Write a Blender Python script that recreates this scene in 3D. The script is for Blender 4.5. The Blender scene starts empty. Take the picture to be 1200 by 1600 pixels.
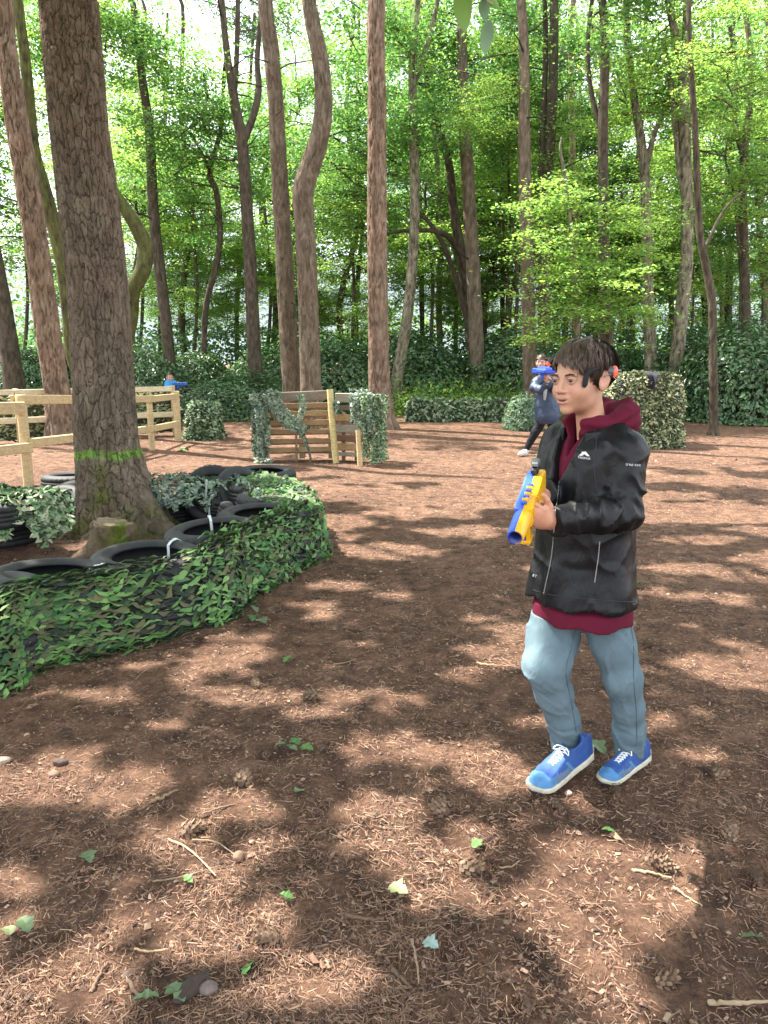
import bpy, math, random
import numpy as np
from mathutils import Vector, Matrix
from mathutils.bvhtree import BVHTree

random.seed(7)
RNG = np.random.default_rng(7)
SC = bpy.context.scene
COL = SC.collection

# ------------------------------------------------------------------ camera
CH = 1.45                      # camera height
PITCH = math.radians(11.5)     # looking slightly down
FPX = 1200.0                   # focal length in photo pixels (1200 x 1600)
cam_d = bpy.data.cameras.new('camera')
cam_d.sensor_fit = 'VERTICAL'; cam_d.sensor_height = 24.0; cam_d.lens = 24.0*FPX/1600.0
cam_d.clip_start = 0.05; cam_d.clip_end = 600
cam = bpy.data.objects.new('camera', cam_d); COL.objects.link(cam)
cam.location = (0, 0, CH); cam.rotation_euler = (math.pi/2 - PITCH, 0, 0)
SC.camera = cam

# ------------------------------------------------------------------ world, sun, exposure
SUN = Vector((-0.50, 0.27, 1.0)).normalized()      # direction towards the sun
world = bpy.data.worlds.new('World'); SC.world = world; world.use_nodes = True
wn = world.node_tree; wn.nodes.clear()
sky = wn.nodes.new('ShaderNodeTexSky'); sky.sky_type = 'NISHITA'; sky.sun_disc = False
sky.sun_elevation = math.asin(SUN.z); sky.sun_rotation = math.atan2(SUN.x, SUN.y) % (2*math.pi)
sky.air_density = 1.0; sky.dust_density = 2.5; sky.ozone_density = 1.0
bg = wn.nodes.new('ShaderNodeBackground'); bg.inputs['Strength'].default_value = 0.11
wo = wn.nodes.new('ShaderNodeOutputWorld')
# thin white cloud over the blue
tc = wn.nodes.new('ShaderNodeTexCoord'); cn = wn.nodes.new('ShaderNodeTexNoise'); cn.inputs['Scale'].default_value = 2.2; cn.inputs['Detail'].default_value = 5
wn.links.new(tc.outputs['Generated'], cn.inputs['Vector'])
cr = wn.nodes.new('ShaderNodeValToRGB'); cr.color_ramp.elements[0].position = .35; cr.color_ramp.elements[1].position = .62
cr.color_ramp.elements[0].color = (.35,)*3+(1,); cr.color_ramp.elements[1].color = (.75,)*3+(1,)
wn.links.new(cn.outputs['Fac'], cr.inputs[0])
cm = wn.nodes.new('ShaderNodeMix'); cm.data_type = 'RGBA'; cm.inputs[7].default_value = (9.0, 9.2, 9.4, 1)
wn.links.new(cr.outputs[0], cm.inputs[0]); wn.links.new(sky.outputs[0], cm.inputs[6])
wn.links.new(cm.outputs[2], bg.inputs[0]); wn.links.new(bg.outputs[0], wo.inputs[0])
sd = bpy.data.lights.new('sun', 'SUN'); sd.energy = 5.0; sd.angle = math.radians(0.53); sd.color = (1.0, 0.93, 0.84)
so = bpy.data.objects.new('sun', sd); COL.objects.link(so)
so.rotation_euler = SUN.to_track_quat('Z', 'Y').to_euler(); so.location = (0, 0, 30)
SC.view_settings.view_transform = 'Standard'; SC.view_settings.look = 'None'
SC.view_settings.exposure = 2.05; SC.view_settings.gamma = 1.0
SC.view_settings.use_curve_mapping = False
SC.render.engine = 'CYCLES'
SC.cycles.use_denoising = True
SC.cycles.max_bounces = 8; SC.cycles.diffuse_bounces = 4; SC.cycles.transmission_bounces = 6
SC.cycles.transparent_max_bounces = 6; SC.cycles.glossy_bounces = 3
SC.cycles.sample_clamp_indirect = 6.0
SC.cycles.use_adaptive_sampling = False

# ------------------------------------------------------------------ projection helpers (photo pixel -> point in the place)
CP, SP = math.cos(PITCH), math.sin(PITCH)
def ray(u, v):
    a = (u-600.0)/FPX; b = (800.0-v)/FPX
    return (a, CP + b*SP, -SP + b*CP)
def Q(u, v, y):
    d = ray(u, v); t = y/d[1]
    return (d[0]*t, y, CH + d[2]*t)
def G(u, v, z=0.0):
    d = ray(u, v); t = (z-CH)/d[2]
    return (d[0]*t, d[1]*t, z)
def pxm(y, z=0.7):
    return FPX/(y*CP + (CH-z)*SP)     # photo pixels per metre

# ------------------------------------------------------------------ noise
def _hash(ix, iy, iz, s=0):
    with np.errstate(over='ignore'):
        h = ix.astype(np.uint32)*np.uint32(374761393) + iy.astype(np.uint32)*np.uint32(668265263) + iz.astype(np.uint32)*np.uint32(2147483647-94) + np.uint32(s*362437+13)
        h = (h ^ (h >> np.uint32(13)))*np.uint32(1274126177)
        h = (h ^ (h >> np.uint32(16)))*np.uint32(2246822519)
        h = h ^ (h >> np.uint32(15))
    return h.astype(np.float32)/np.float32(4294967295.0)
def noise3(x, y, z, s=0):
    x, y, z = np.broadcast_arrays(x, y, z)
    xf, yf, zf = np.floor(x), np.floor(y), np.floor(z)
    ix, iy, iz = xf.astype(np.int64), yf.astype(np.int64), zf.astype(np.int64)
    fx, fy, fz = (x-xf), (y-yf), (z-zf)
    fx = fx*fx*(3-2*fx); fy = fy*fy*(3-2*fy); fz = fz*fz*(3-2*fz)
    r = 0
    for a in (0, 1):
        wx = fx if a else 1-fx
        for b in (0, 1):
            wy = fy if b else 1-fy
            for c in (0, 1):
                wz = fz if c else 1-fz
                r = r + wx*wy*wz*_hash(ix+a, iy+b, iz+c, s)
    return r
def fbm(x, y, z, o=3, s=0):
    r = 0; a = 0.5; t = 0
    for i in range(o):
        r = r + a*noise3(x*2**i, y*2**i, z*2**i, s+i); t += a; a *= 0.5
    return r/t

# ------------------------------------------------------------------ mesh helpers
def mesh_np(name, V, F, smooth=False, col=None, mat=None):
    """V (n,3); F (m,k) array or list of such arrays; col (n,3)"""
    V = np.ascontiguousarray(V, dtype=np.float32)
    Fs = F if isinstance(F, list) else [F]
    Fs = [np.asarray(f, dtype=np.int32) for f in Fs if len(f)]
    me = bpy.data.meshes.new(name)
    me.vertices.add(len(V)); me.vertices.foreach_set('co', V.ravel())
    nl = sum(f.size for f in Fs); npoly = sum(len(f) for f in Fs)
    me.loops.add(nl); me.loops.foreach_set('vertex_index', np.concatenate([f.ravel() for f in Fs]))
    me.polygons.add(npoly)
    tot = np.concatenate([np.full(len(f), f.shape[1], dtype=np.int32) for f in Fs])
    st = np.concatenate([[0], np.cumsum(tot)[:-1]]).astype(np.int32)
    me.polygons.foreach_set('loop_start', st)
    me.polygons.foreach_set('loop_total', tot)
    me.polygons.foreach_set('use_smooth', np.full(npoly, bool(smooth)))
    if col is not None:
        at = me.color_attributes.new('col', 'FLOAT_COLOR', 'POINT')
        c = np.ones((len(V), 4), dtype=np.float32); c[:, :3] = np.asarray(col, dtype=np.float32)
        at.data.foreach_set('color', c.ravel())
    me.update(); me.validate(clean_customdata=False)
    if mat is not None: me.materials.append(mat)
    return me

def link(name, me, parent=None, loc=None, rot=None):
    o = bpy.data.objects.new(name, me); COL.objects.link(o)
    if loc is not None: o.location = loc
    if rot is not None: o.rotation_euler = rot
    if parent is not None:
        o.parent = parent
    return o
def wpart(name, me, parent):
    """part whose mesh is in world coordinates"""
    o = link(name, me, parent)
    m = Matrix.Identity(4); p = parent
    while p is not None:
        m = p.matrix_parent_inverse @ p.matrix_basis @ m if p.parent else p.matrix_basis @ m
        p = p.parent
    o.matrix_parent_inverse = m.inverted()
    return o
def empty(name, loc=(0, 0, 0), rz=0.0):
    o = bpy.data.objects.new(name, None); COL.objects.link(o)
    o.location = loc; o.rotation_euler = (0, 0, rz); o.empty_display_size = 0.1
    return o
def tag(o, label=None, cat=None, group=None, kind=None):
    if label: o['label'] = label
    if cat: o['category'] = cat
    if group: o['group'] = group
    if kind: o['kind'] = kind
    return o
def copy_tree(o, parent=None):
    c = o.copy(); COL.objects.link(c)
    if parent is not None: c.parent = parent
    for ch in list(o.children): copy_tree(ch, c)
    return c

class MB:
    """collects pieces of one mesh"""
    def __init__(s): s.V = []; s.F3 = []; s.F4 = []; s.C = []; s.n = 0
    def add(s, V, F, c=(1, 1, 1)):
        V = np.asarray(V, dtype=np.float32); F = np.asarray(F)
        (s.F3 if F.shape[1] == 3 else s.F4).append(F + s.n)
        s.V.append(V); c = np.asarray(c, dtype=np.float32)
        s.C.append(np.broadcast_to(c, (len(V), 3)) if c.ndim == 1 else c); s.n += len(V)
    def box(s, c, size, M=None, col=(1, 1, 1), jit=0.0, bev=0.0):
        hx, hy, hz = size[0]/2, size[1]/2, size[2]/2
        b = min(bev, hx*.9, hy*.9, hz*.9)
        if b <= 0:
            V = np.array([[x, y, z] for z in (-hz, hz) for x, y in ((-hx, -hy), (hx, -hy), (hx, hy), (-hx, hy))], dtype=np.float32)
            F = np.array([[0, 3, 2, 1], [4, 5, 6, 7], [0, 1, 5, 4], [1, 2, 6, 5], [2, 3, 7, 6], [3, 0, 4, 7]])
        else:
            # chamfered box: rings in z
            def ring(dx, dy, z): return [[-dx+b, -dy, z], [dx-b, -dy, z], [dx, -dy+b, z], [dx, dy-b, z], [dx-b, dy, z], [-dx+b, dy, z], [-dx, dy-b, z], [-dx, -dy+b, z]]
            R = [ring(hx-b, hy-b, -hz), ring(hx, hy, -hz+b), ring(hx, hy, hz-b), ring(hx-b, hy-b, hz)]
            V = np.array(R, dtype=np.float32).reshape(-1, 3)
            F = []
            for r in range(3):
                for i in range(8):
                    j = (i+1) % 8; F.append([r*8+i, r*8+j, r*8+8+j, r*8+8+i])
            F += [[0, 7, 2, 1], [7, 6, 3, 2], [6, 5, 4, 3], [24, 25, 26, 31], [31, 26, 27, 30], [30, 27, 28, 29]]
            F = np.array(F)
        if jit: V = V + RNG.normal(0, jit, V.shape).astype(np.float32)
        if M is not None:
            A = np.array(M.to_3x3(), dtype=np.float32); V = V @ A.T
        s.add(V + np.asarray(c, dtype=np.float32), F, col)
    def tube(s, P, R, n=6, col=(1, 1, 1), cap=True):
        V, F = tube_vf(P, R, n); s.add(V, F, col)
        if cap:
            for e in (0, len(P)-1):
                b = s.n; ring = V[e*n:(e+1)*n]
                s.add(np.vstack([ring, ring.mean(0)]), np.array([[i, (i+1) % n, n] if e else [(i+1) % n, i, n] for i in range(n)]), col)
    def mesh(s, name, mat=None, smooth=False):
        F = []
        if s.F4: F.append(np.concatenate(s.F4))
        if s.F3: F.append(np.concatenate(s.F3))
        return mesh_np(name, np.concatenate(s.V), F, smooth, np.concatenate(s.C), mat)

def frames(P):
    P = np.asarray(P, dtype=np.float64)
    T = np.gradient(P, axis=0); T /= np.linalg.norm(T, axis=1)[:, None] + 1e-12
    up = np.array([0, 0, 1.0]) if abs(T[0][2]) < .9 else np.array([1.0, 0, 0])
    N = np.zeros_like(T); n = up - T[0]*np.dot(up, T[0]); n /= np.linalg.norm(n); N[0] = n
    for i in range(1, len(P)):
        n = n - T[i]*np.dot(n, T[i]); n /= np.linalg.norm(n) + 1e-12; N[i] = n
    return P, T, N, np.cross(T, N)
def tube_vf(P, R, n=6):
    P, T, N, B = frames(P); R = np.broadcast_to(np.asarray(R, dtype=np.float64), (len(P),))
    a = np.arange(n)*2*math.pi/n
    V = P[:, None, :] + R[:, None, None]*(np.cos(a)[None, :, None]*N[:, None, :] + np.sin(a)[None, :, None]*B[:, None, :])
    i, j = np.meshgrid(np.arange(len(P)-1), np.arange(n), indexing='ij'); j2 = (j+1) % n
    F = np.stack([i*n+j, i*n+j2, (i+1)*n+j2, (i+1)*n+j], -1).reshape(-1, 4)
    return V.reshape(-1, 3), F
def spline(P, m):
    """Catmull-Rom resample of the points (n,k) to m points"""
    P = np.asarray(P, dtype=np.float64); n = len(P)
    if n < 3:
        t = np.linspace(0, 1, m)[:, None]; return P[0]*(1-t) + P[-1]*t
    E = np.vstack([2*P[0]-P[1], P, 2*P[-1]-P[-2]])
    L = np.concatenate([[0], np.cumsum(np.linalg.norm(np.diff(P[:, :3], axis=0), axis=1))])
    s = np.linspace(0, L[-1], m); k = np.clip(np.searchsorted(L, s, side='right')-1, 0, n-2)
    t = ((s-L[k])/(L[k+1]-L[k]+1e-9))[:, None]
    p0, p1, p2, p3 = E[k], E[k+1], E[k+2], E[k+3]
    return .5*((2*p1) + (-p0+p2)*t + (2*p0-5*p1+4*p2-p3)*t*t + (-p0+3*p1-3*p2+p3)*t**3)

# ------------------------------------------------------------------ materials
def new_mat(name):
    m = bpy.data.materials.new(name); m.use_nodes = True
    nt = m.node_tree; b = nt.nodes['Principled BSDF']; return m, nt, b
def N(nt, t, **kw):
    n = nt.nodes.new(t)
    for k, v in kw.items():
        if k.startswith('_'): setattr(n, k[1:], v)
        else: n.inputs[k.replace('_', ' ')].default_value = v
    return n
def ramp(nt, fac, stops):
    r = nt.nodes.new('ShaderNodeValToRGB'); e = r.color_ramp.elements
    while len(e) < len(stops): e.new(.5)
    for i, (p, c) in enumerate(stops):
        e[i].position = p; e[i].color = (*c, 1)
    nt.links.new(fac, r.inputs[0]); return r
def mixc(nt, fac, a, b, mode='MIX'):
    m = nt.nodes.new('ShaderNodeMix'); m.data_type = 'RGBA'; m.blend_type = mode
    for k, s in ((0, fac), (6, a), (7, b)):
        if isinstance(s, (int, float)): m.inputs[k].default_value = s
        elif isinstance(s, tuple): m.inputs[k].default_value = (*s, 1)
        else: nt.links.new(s, m.inputs[k])
    return m.outputs[2]
def coords(nt, scale=(1, 1, 1)):
    t = nt.nodes.new('ShaderNodeTexCoord'); mp = nt.nodes.new('ShaderNodeMapping'); mp.inputs['Scale'].default_value = scale
    nt.links.new(t.outputs['Object'], mp.inputs[0]); return mp.outputs[0]
def noise(nt, vec, scale, detail=4, rough=.55, dist=0):
    n = N(nt, 'ShaderNodeTexNoise', Scale=scale, Detail=detail, Roughness=rough, Distortion=dist)
    nt.links.new(vec, n.inputs['Vector']); return n.outputs['Fac']
def bump(nt, b, h, strength=.5, dist=.01):
    n = N(nt, 'ShaderNodeBump', Strength=strength, Distance=dist); nt.links.new(h, n.inputs['Height'])
    nt.links.new(n.outputs[0], b.inputs['Normal']); return n
def vcol(nt, name='col'):
    a = nt.nodes.new('ShaderNodeVertexColor'); a.layer_name = name; return a.outputs[0]

def mat_vc(name, rough=.7, base=(1, 1, 1), nscale=30, namt=.35, bmp=0.0, bdist=.005, spec=.4, sscale=(1, 1, 1), metallic=0, coat=0):
    """vertex colour times base, broken up by noise"""
    m, nt, b = new_mat(name); c = coords(nt, sscale)
    n = noise(nt, c, nscale, 5)
    r = ramp(nt, n, [(.25, (1-namt,)*3), (.75, (1+namt*.5,)*3)])
    k = mixc(nt, 1.0, vcol(nt), base, 'MULTIPLY')
    nt.links.new(mixc(nt, 1.0, k, r.outputs[0], 'MULTIPLY'), b.inputs['Base Color'])
    b.inputs['Roughness'].default_value = rough; b.inputs['Specular IOR Level'].default_value = spec
    b.inputs['Metallic'].default_value = metallic; b.inputs['Coat Weight'].default_value = coat
    if bmp: bump(nt, b, n, bmp, bdist)
    return m
def mat_leaf(name, c, t, trans=.4, rough=.45, spec=.4):
    m, nt, b = new_mat(name)
    v = vcol(nt)
    nt.links.new(mixc(nt, 1.0, v, c, 'MULTIPLY'), b.inputs['Base Color'])
    b.inputs['Roughness'].default_value = rough; b.inputs['Specular IOR Level'].default_value = spec
    tr = nt.nodes.new('ShaderNodeBsdfTranslucent')
    nt.links.new(mixc(nt, 1.0, v, t, 'MULTIPLY'), tr.inputs[0])
    mx = nt.nodes.new('ShaderNodeMixShader'); mx.inputs[0].default_value = trans
    nt.links.new(b.outputs[0], mx.inputs[1]); nt.links.new(tr.outputs[0], mx.inputs[2])
    nt.links.new(mx.outputs[0], nt.nodes['Material Output'].inputs[0])
    return m

# ------------------------------------------------------------------ surface nets
def surf_net(f, lo, hi, h):
    lo = np.array(lo, float); hi = np.array(hi, float)
    n = np.ceil((hi-lo)/h).astype(int)+1
    ax = [(lo[i]+h*np.arange(n[i])).astype(np.float32) for i in range(3)]
    X, Y, Z = ax[0][:, None, None], ax[1][None, :, None], ax[2][None, None, :]
    D = np.broadcast_to(f(X, Y, Z), tuple(n)).astype(np.float32)
    s = D < 0
    c = [s[a:n[0]-1+a, b:n[1]-1+b, d:n[2]-1+d] for a in (0, 1) for b in (0, 1) for d in (0, 1)]
    allc = np.logical_and.reduce(c); anyc = np.logical_or.reduce(c); act = anyc & ~allc
    idx = -np.ones(act.shape, np.int64); I = np.argwhere(act); idx[act] = np.arange(len(I))
    i, j, k = I.T
    acc = np.zeros((len(I), 3)); cnt = np.zeros(len(I))
    for a in range(3):
        for p in (0, 1):
            for q in (0, 1):
                o0 = [0, 0, 0]; oth = [x for x in range(3) if x != a]; o0[oth[0]] = p; o0[oth[1]] = q
                o1 = list(o0); o1[a] = 1
                d0 = D[i+o0[0], j+o0[1], k+o0[2]]; d1 = D[i+o1[0], j+o1[1], k+o1[2]]
                m = (d0 < 0) != (d1 < 0)
                t = np.where(m, d0/(d0-d1+1e-20), 0)
                pos = np.tile(np.array(o0, float), (len(I), 1)); pos[:, a] = t
                acc[m] += pos[m]; cnt += m
    V = lo + (I + acc/np.maximum(cnt, 1)[:, None])*h
    F = []
    for a in range(3):
        sl0 = [slice(None)]*3; sl1 = [slice(None)]*3
        sl0[a] = slice(0, n[a]-1); sl1[a] = slice(1, n[a])
        s0 = s[tuple(sl0)]; s1 = s[tuple(sl1)]; E = np.argwhere(s0 != s1)
        b, d = [x for x in range(3) if x != a]
        E = E[(E[:, b] > 0) & (E[:, d] > 0) & (E[:, b] < n[b]-1) & (E[:, d] < n[d]-1)]
        fl = s0[tuple(E.T)]
        def cell(db, dd):
            e = E.copy(); e[:, b] -= db; e[:, d] -= dd; return idx[tuple(e.T)]
        q = np.stack([cell(1, 1), cell(0, 1), cell(0, 0), cell(1, 0)], 1)
        if a == 1: q = q[:, ::-1]
        q[~fl] = q[~fl][:, ::-1]
        F.append(q)
    F = np.concatenate(F); F = F[(F >= 0).all(1)]
    return V, F
def relax(V, F, it=1, k=.5):
    e = np.concatenate([F[:, [0, 1]], F[:, [1, 2]], F[:, [2, 3]], F[:, [3, 0]]]); e = np.concatenate([e, e[:, ::-1]])
    cnt = np.bincount(e[:, 0], minlength=len(V))[:, None].astype(float)+1e-9
    for _ in range(it):
        S = np.stack([np.bincount(e[:, 0], weights=V[e[:, 1], a], minlength=len(V)) for a in range(3)], 1)
        V = V*(1-k) + k*S/cnt
    return V
def smin(a, b, k):
    h = np.clip(.5+.5*(b-a)/k, 0, 1); return b*(1-h)+a*h - k*h*(1-h)
def smax(a, b, k): return -smin(-a, -b, k)
def rc(X, Y, Z, a, b, ra, rb):
    ax, ay, az = a; bx, by, bz = b; dx, dy, dz = bx-ax, by-ay, bz-az
    t = np.clip(((X-ax)*dx+(Y-ay)*dy+(Z-az)*dz)/(dx*dx+dy*dy+dz*dz+1e-12), 0, 1)
    return np.sqrt((X-ax-t*dx)**2+(Y-ay-t*dy)**2+(Z-az-t*dz)**2) - (ra+(rb-ra)*t)
def ell(X, Y, Z, c, r):
    x, y, z = X-c[0], Y-c[1], Z-c[2]
    k0 = np.sqrt((x/r[0])**2+(y/r[1])**2+(z/r[2])**2); k1 = np.sqrt((x/r[0]**2)**2+(y/r[1]**2)**2+(z/r[2]**2)**2)+1e-9
    return k0*(k0-1)/k1
def sph(X, Y, Z, c, r): return np.sqrt((X-c[0])**2+(Y-c[1])**2+(Z-c[2])**2)-r
# ------------------------------------------------------------------ ground
FEET = [G(832+45, 1215), G(978, 1205)]
def gh(x, y):
    x = np.asarray(x, float); y = np.asarray(y, float)
    r = np.hypot(x, y); near = np.exp(-(r/9.0)**2)
    z = (fbm(x*.7, y*.7, 0*x, 2, 3)-.5)*.05 + (fbm(x*3.1, y*3.1, 0*x, 3, 11)-.5)*.035*(.35+.65*near)
    z = z + (noise3(x*14, y*14, 0*x, 21)-.5)*.016*near + (noise3(x*37, y*37, 0*x, 22)-.5)*.009*near
    for f in FEET:
        z = z*(1-np.exp(-(((x-f[0])**2+(y-f[1])**2)/.16**2)**2))
    return z
def gz(x, y): return float(gh(np.array([x]), np.array([y]))[0])

def mat_ground():
    m, nt, b = new_mat('pine_litter')
    c = coords(nt)
    big = noise(nt, c, 1.1, 4, .6); mid = noise(nt, c, 9, 5, .65, .3); fine = noise(nt, c, 75, 6, .75)
    st = coords(nt, (1, 1, 1)); fib = noise(nt, st, 190, 4, .7, 2.5)
    k1 = ramp(nt, mid, [(.30, (.060, .036, .026)), (.46, (.150, .092, .063)), (.6, (.230, .146, .100)), (.8, (.29, .195, .138))])
    k2 = ramp(nt, big, [(.35, (.72, .68, .66)), (.6, (1.08, 1.04, 1.02))])
    a = mixc(nt, 1.0, k1.outputs[0], k2.outputs[0], 'MULTIPLY')
    k3 = ramp(nt, fine, [(.32, (.42, .40, .39)), (.5, (.95, .93, .92)), (.62, (1.25, 1.18, 1.1)), (.75, (1.8, 1.65, 1.45))])
    a = mixc(nt, .9, a, k3.outputs[0], 'MULTIPLY')
    k4 = ramp(nt, fib, [(.4, (.6, .57, .55)), (.55, (1.05, 1.0, .97)), (.7, (1.6, 1.45, 1.28))])
    a = mixc(nt, .85, a, k4.outputs[0], 'MULTIPLY')
    nt.links.new(a, b.inputs['Base Color'])
    b.inputs['Roughness'].default_value = .9; b.inputs['Specular IOR Level'].default_value = .2
    ad = nt.nodes.new('ShaderNodeMath'); ad.operation = 'ADD'; nt.links.new(fine, ad.inputs[0]); nt.links.new(fib, ad.inputs[1])
    bump(nt, b, ad.outputs[0], .9, .012)
    return m
M_GROUND = mat_ground()
def build_ground():
    n = 340
    t = np.linspace(-1, 1, n); xs = np.sinh(t*3.6)/np.sinh(3.6)*150
    s = np.linspace(0, 1, 420); ys = 1.0 + (np.sinh(s*5.2)/np.sinh(5.2))*250
    ys = np.concatenate([np.linspace(-60, -1, 12), np.linspace(-.5, .98, 18), ys])
    X, Y = np.meshgrid(xs, ys, indexing='ij'); Z = gh(X, Y)
    V = np.stack([X, Y, Z], -1).reshape(-1, 3); m = len(ys)
    i, j = np.meshgrid(np.arange(len(xs)-1), np.arange(m-1), indexing='ij')
    F = np.stack([i*m+j, (i+1)*m+j, (i+1)*m+j+1, i*m+j+1], -1).reshape(-1, 4)
    tag(link('ground', mesh_np('ground', V, F, True, None, M_GROUND)), 'reddish brown forest floor of pine needles and bark litter', kind='structure')
build_ground()

# loose litter lying on the ground: needles, bark chips, crumbs
def build_litter():
    rs = np.random.default_rng(5)
    M = mat_vc('dry_needles', .75, nscale=40, namt=.2)
    def scatter(n, rmin, rmax, p):
        r = rmin + (rmax-rmin)*rs.random(n)**p; a = rs.uniform(-.62, .62, n)
        return r*np.sin(a), r*np.cos(a)
    def ok(x, y):      # not under the shoes
        k = np.ones(len(x), bool)
        for f in FEET: k &= np.hypot(x-f[0], y-f[1]) > .07
        return k
    # needles
    n = 210000; x, y = scatter(n, 1.2, 10.5, 1.45); k = ok(x, y); x, y = x[k], y[k]; n = len(x)
    # needles thin out in the darker hollows
    dens = fbm(x*1.6, y*1.6, 0*x, 3, 40); k = rs.random(n) < np.clip((dens-.25)*3.2, .35, 1); x, y = x[k], y[k]; n = len(x)
    a = rs.random(n)*math.pi*2; L = rs.uniform(.010, .036, n); w = rs.uniform(.0004, .0009, n)*(1+.12*y)
    z = gh(x, y)+.001+rs.random(n)*.006; tilt = rs.normal(0, .14, n)
    dx, dy = np.cos(a), np.sin(a); px, py = -dy*w, dx*w; bend = rs.normal(0, .16, n)*L
    def P(t, s):
        q = t*L; b = bend*(1-4*(t)**2)
        return np.stack([x+dx*q-dy*b+px*s, y+dy*q+dx*b+py*s, z+q*tilt+.001*(s > 0)], -1)
    V = np.stack([P(-.5, -1), P(-.5, 1), P(.5, -.6), P(.5, .6)], 1).reshape(-1, 3)
    b = np.arange(n)[:, None]*4
    F = np.concatenate([b+[0, 2, 3, 1]])
    pal = np.array([[.25, .155, .105], [.30, .19, .125], [.17, .105, .075], [.38, .27, .18], [.10, .065, .048], [.27, .15, .095]])
    c = pal[rs.integers(0, 6, n)]*rs.uniform(.55, 1.0, n)[:, None]*np.array([1.04, .98, .95])
    o = link('needle_litter', mesh_np('needle_litter', V, F, False, np.repeat(c, 4, 0), M)); tag(o, 'loose dry pine needles strewn over the near forest floor', kind='stuff')
    # chips / crumbs: little tilted flakes with thickness from a tetra-like shape
    n = 70000; x, y = scatter(n, 1.2, 15, 1.5); k = ok(x, y); x, y = x[k], y[k]; n = len(x)
    sz = rs.gamma(1.5, .0014, n)+.0016; sz *= 1+.11*y
    a = rs.random(n)*6.28; asp = rs.uniform(.35, .95, n); z = gh(x, y)
    q = []
    for kx, ky, kz in ((-1, -.6, 0), (1, -.8, .1), (.9, .8, .0), (-.8, .9, .15), (0, 0, .8)):
        jx = kx*sz*rs.uniform(.7, 1.1, n); jy = ky*sz*asp*rs.uniform(.7, 1.1, n)
        q.append(np.stack([x+jx*np.cos(a)-jy*np.sin(a), y+jx*np.sin(a)+jy*np.cos(a), z+.001+kz*sz*rs.uniform(.4, 1.1, n)], -1))
    V = np.stack(q, 1).reshape(-1, 3); b = np.arange(n)[:, None]*5
    F = np.concatenate([b+[0, 1, 4], b+[1, 2, 4], b+[2, 3, 4], b+[3, 0, 4]])
    pal = np.array([[.19, .11, .075], [.10, .06, .042], [.30, .185, .12], [.06, .038, .028], [.32, .22, .15], [.22, .12, .08]])
    c = pal[rs.integers(0, 6, n)]*rs.uniform(.6, 1.1, n)[:, None]
    o = link('bark_litter', mesh_np('bark_litter', V, F, False, np.repeat(c, 5, 0), M)); tag(o, 'crumbs of bark and earth scattered over the forest floor', kind='stuff')
build_litter()
# ------------------------------------------------------------------ bark
def voro(x, y, nx, seed=0):
    """jittered cells, periodic in x with period nx; returns F1, F2, id"""
    xi = np.floor(x).astype(np.int64); yi = np.floor(y).astype(np.int64)
    F1 = np.full(x.shape, 9.0); F2 = F1.copy(); ID = np.zeros(x.shape)
    for dx in (-1, 0, 1):
        for dy in (-1, 0, 1):
            cx, cy = xi+dx, yi+dy; w = np.mod(cx, nx)
            jx = _hash(w, cy, 0*w, seed); jy = _hash(w, cy, 0*w+1, seed); h = _hash(w, cy, 0*w+2, seed)
            d = np.hypot(x-(cx+.15+.7*jx), y-(cy+.15+.7*jy))
            m = d < F1; F2 = np.where(m, F1, np.minimum(F2, d)); ID = np.where(m, h, ID); F1 = np.where(m, d, F1)
    return F1, F2, ID

def mat_bark(name, kind):
    m, nt, b = new_mat(name); c = coords(nt, (1, 1, .35))
    co = coords(nt)
    n1 = noise(nt, c, 14, 6, .65, .4); n2 = noise(nt, co, 90, 5, .7); n3 = noise(nt, co, 2.3, 4, .6)
    if kind == 'pine':
        k = ramp(nt, n1, [(.3, (.10, .078, .060)), (.5, (.185, .147, .118)), (.7, (.28, .235, .195))])
    elif kind == 'pine_red':
        k = ramp(nt, n1, [(.3, (.13, .082, .062)), (.5, (.25, .178, .142)), (.7, (.37, .29, .245))])
    elif kind == 'pale':
        k = ramp(nt, n1, [(.36, (.07, .065, .045)), (.50, (.22, .20, .155)), (.72, (.42, .39, .32))])
    elif kind == 'moss':
        k = ramp(nt, n1, [(.32, (.05, .045, .028)), (.48, (.10, .10, .045)), (.7, (.15, .19, .05))])
    else:
        k = ramp(nt, n1, [(.3, (.045, .037, .029)), (.5, (.095, .079, .062)), (.7, (.16, .135, .108))])
    a = mixc(nt, 1.0, k.outputs[0], vcol(nt), 'MULTIPLY')
    r2 = ramp(nt, n2, [(.3, (.72, .70, .68)), (.7, (1.2, 1.18, 1.15))])
    a = mixc(nt, 1.0, a, r2.outputs[0], 'MULTIPLY')
    r3 = ramp(nt, n3, [(.35, (.82, .86, .78)), (.65, (1.1, 1.06, 1.02))])
    a = mixc(nt, .8, a, r3.outputs[0], 'MULTIPLY')
    nt.links.new(a, b.inputs['Base Color']); b.inputs['Roughness'].default_value = .92; b.inputs['Specular IOR Level'].default_value = .2
    ad = nt.nodes.new('ShaderNodeMath'); ad.operation = 'ADD'; nt.links.new(n1, ad.inputs[0]); nt.links.new(n2, ad.inputs[1])
    bump(nt, b, ad.outputs[0], .8, .02)
    return m
BARK = {k: mat_bark('bark_'+k, k) for k in ('pine', 'pine_red', 'pale', 'moss', 'dark')}

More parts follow.
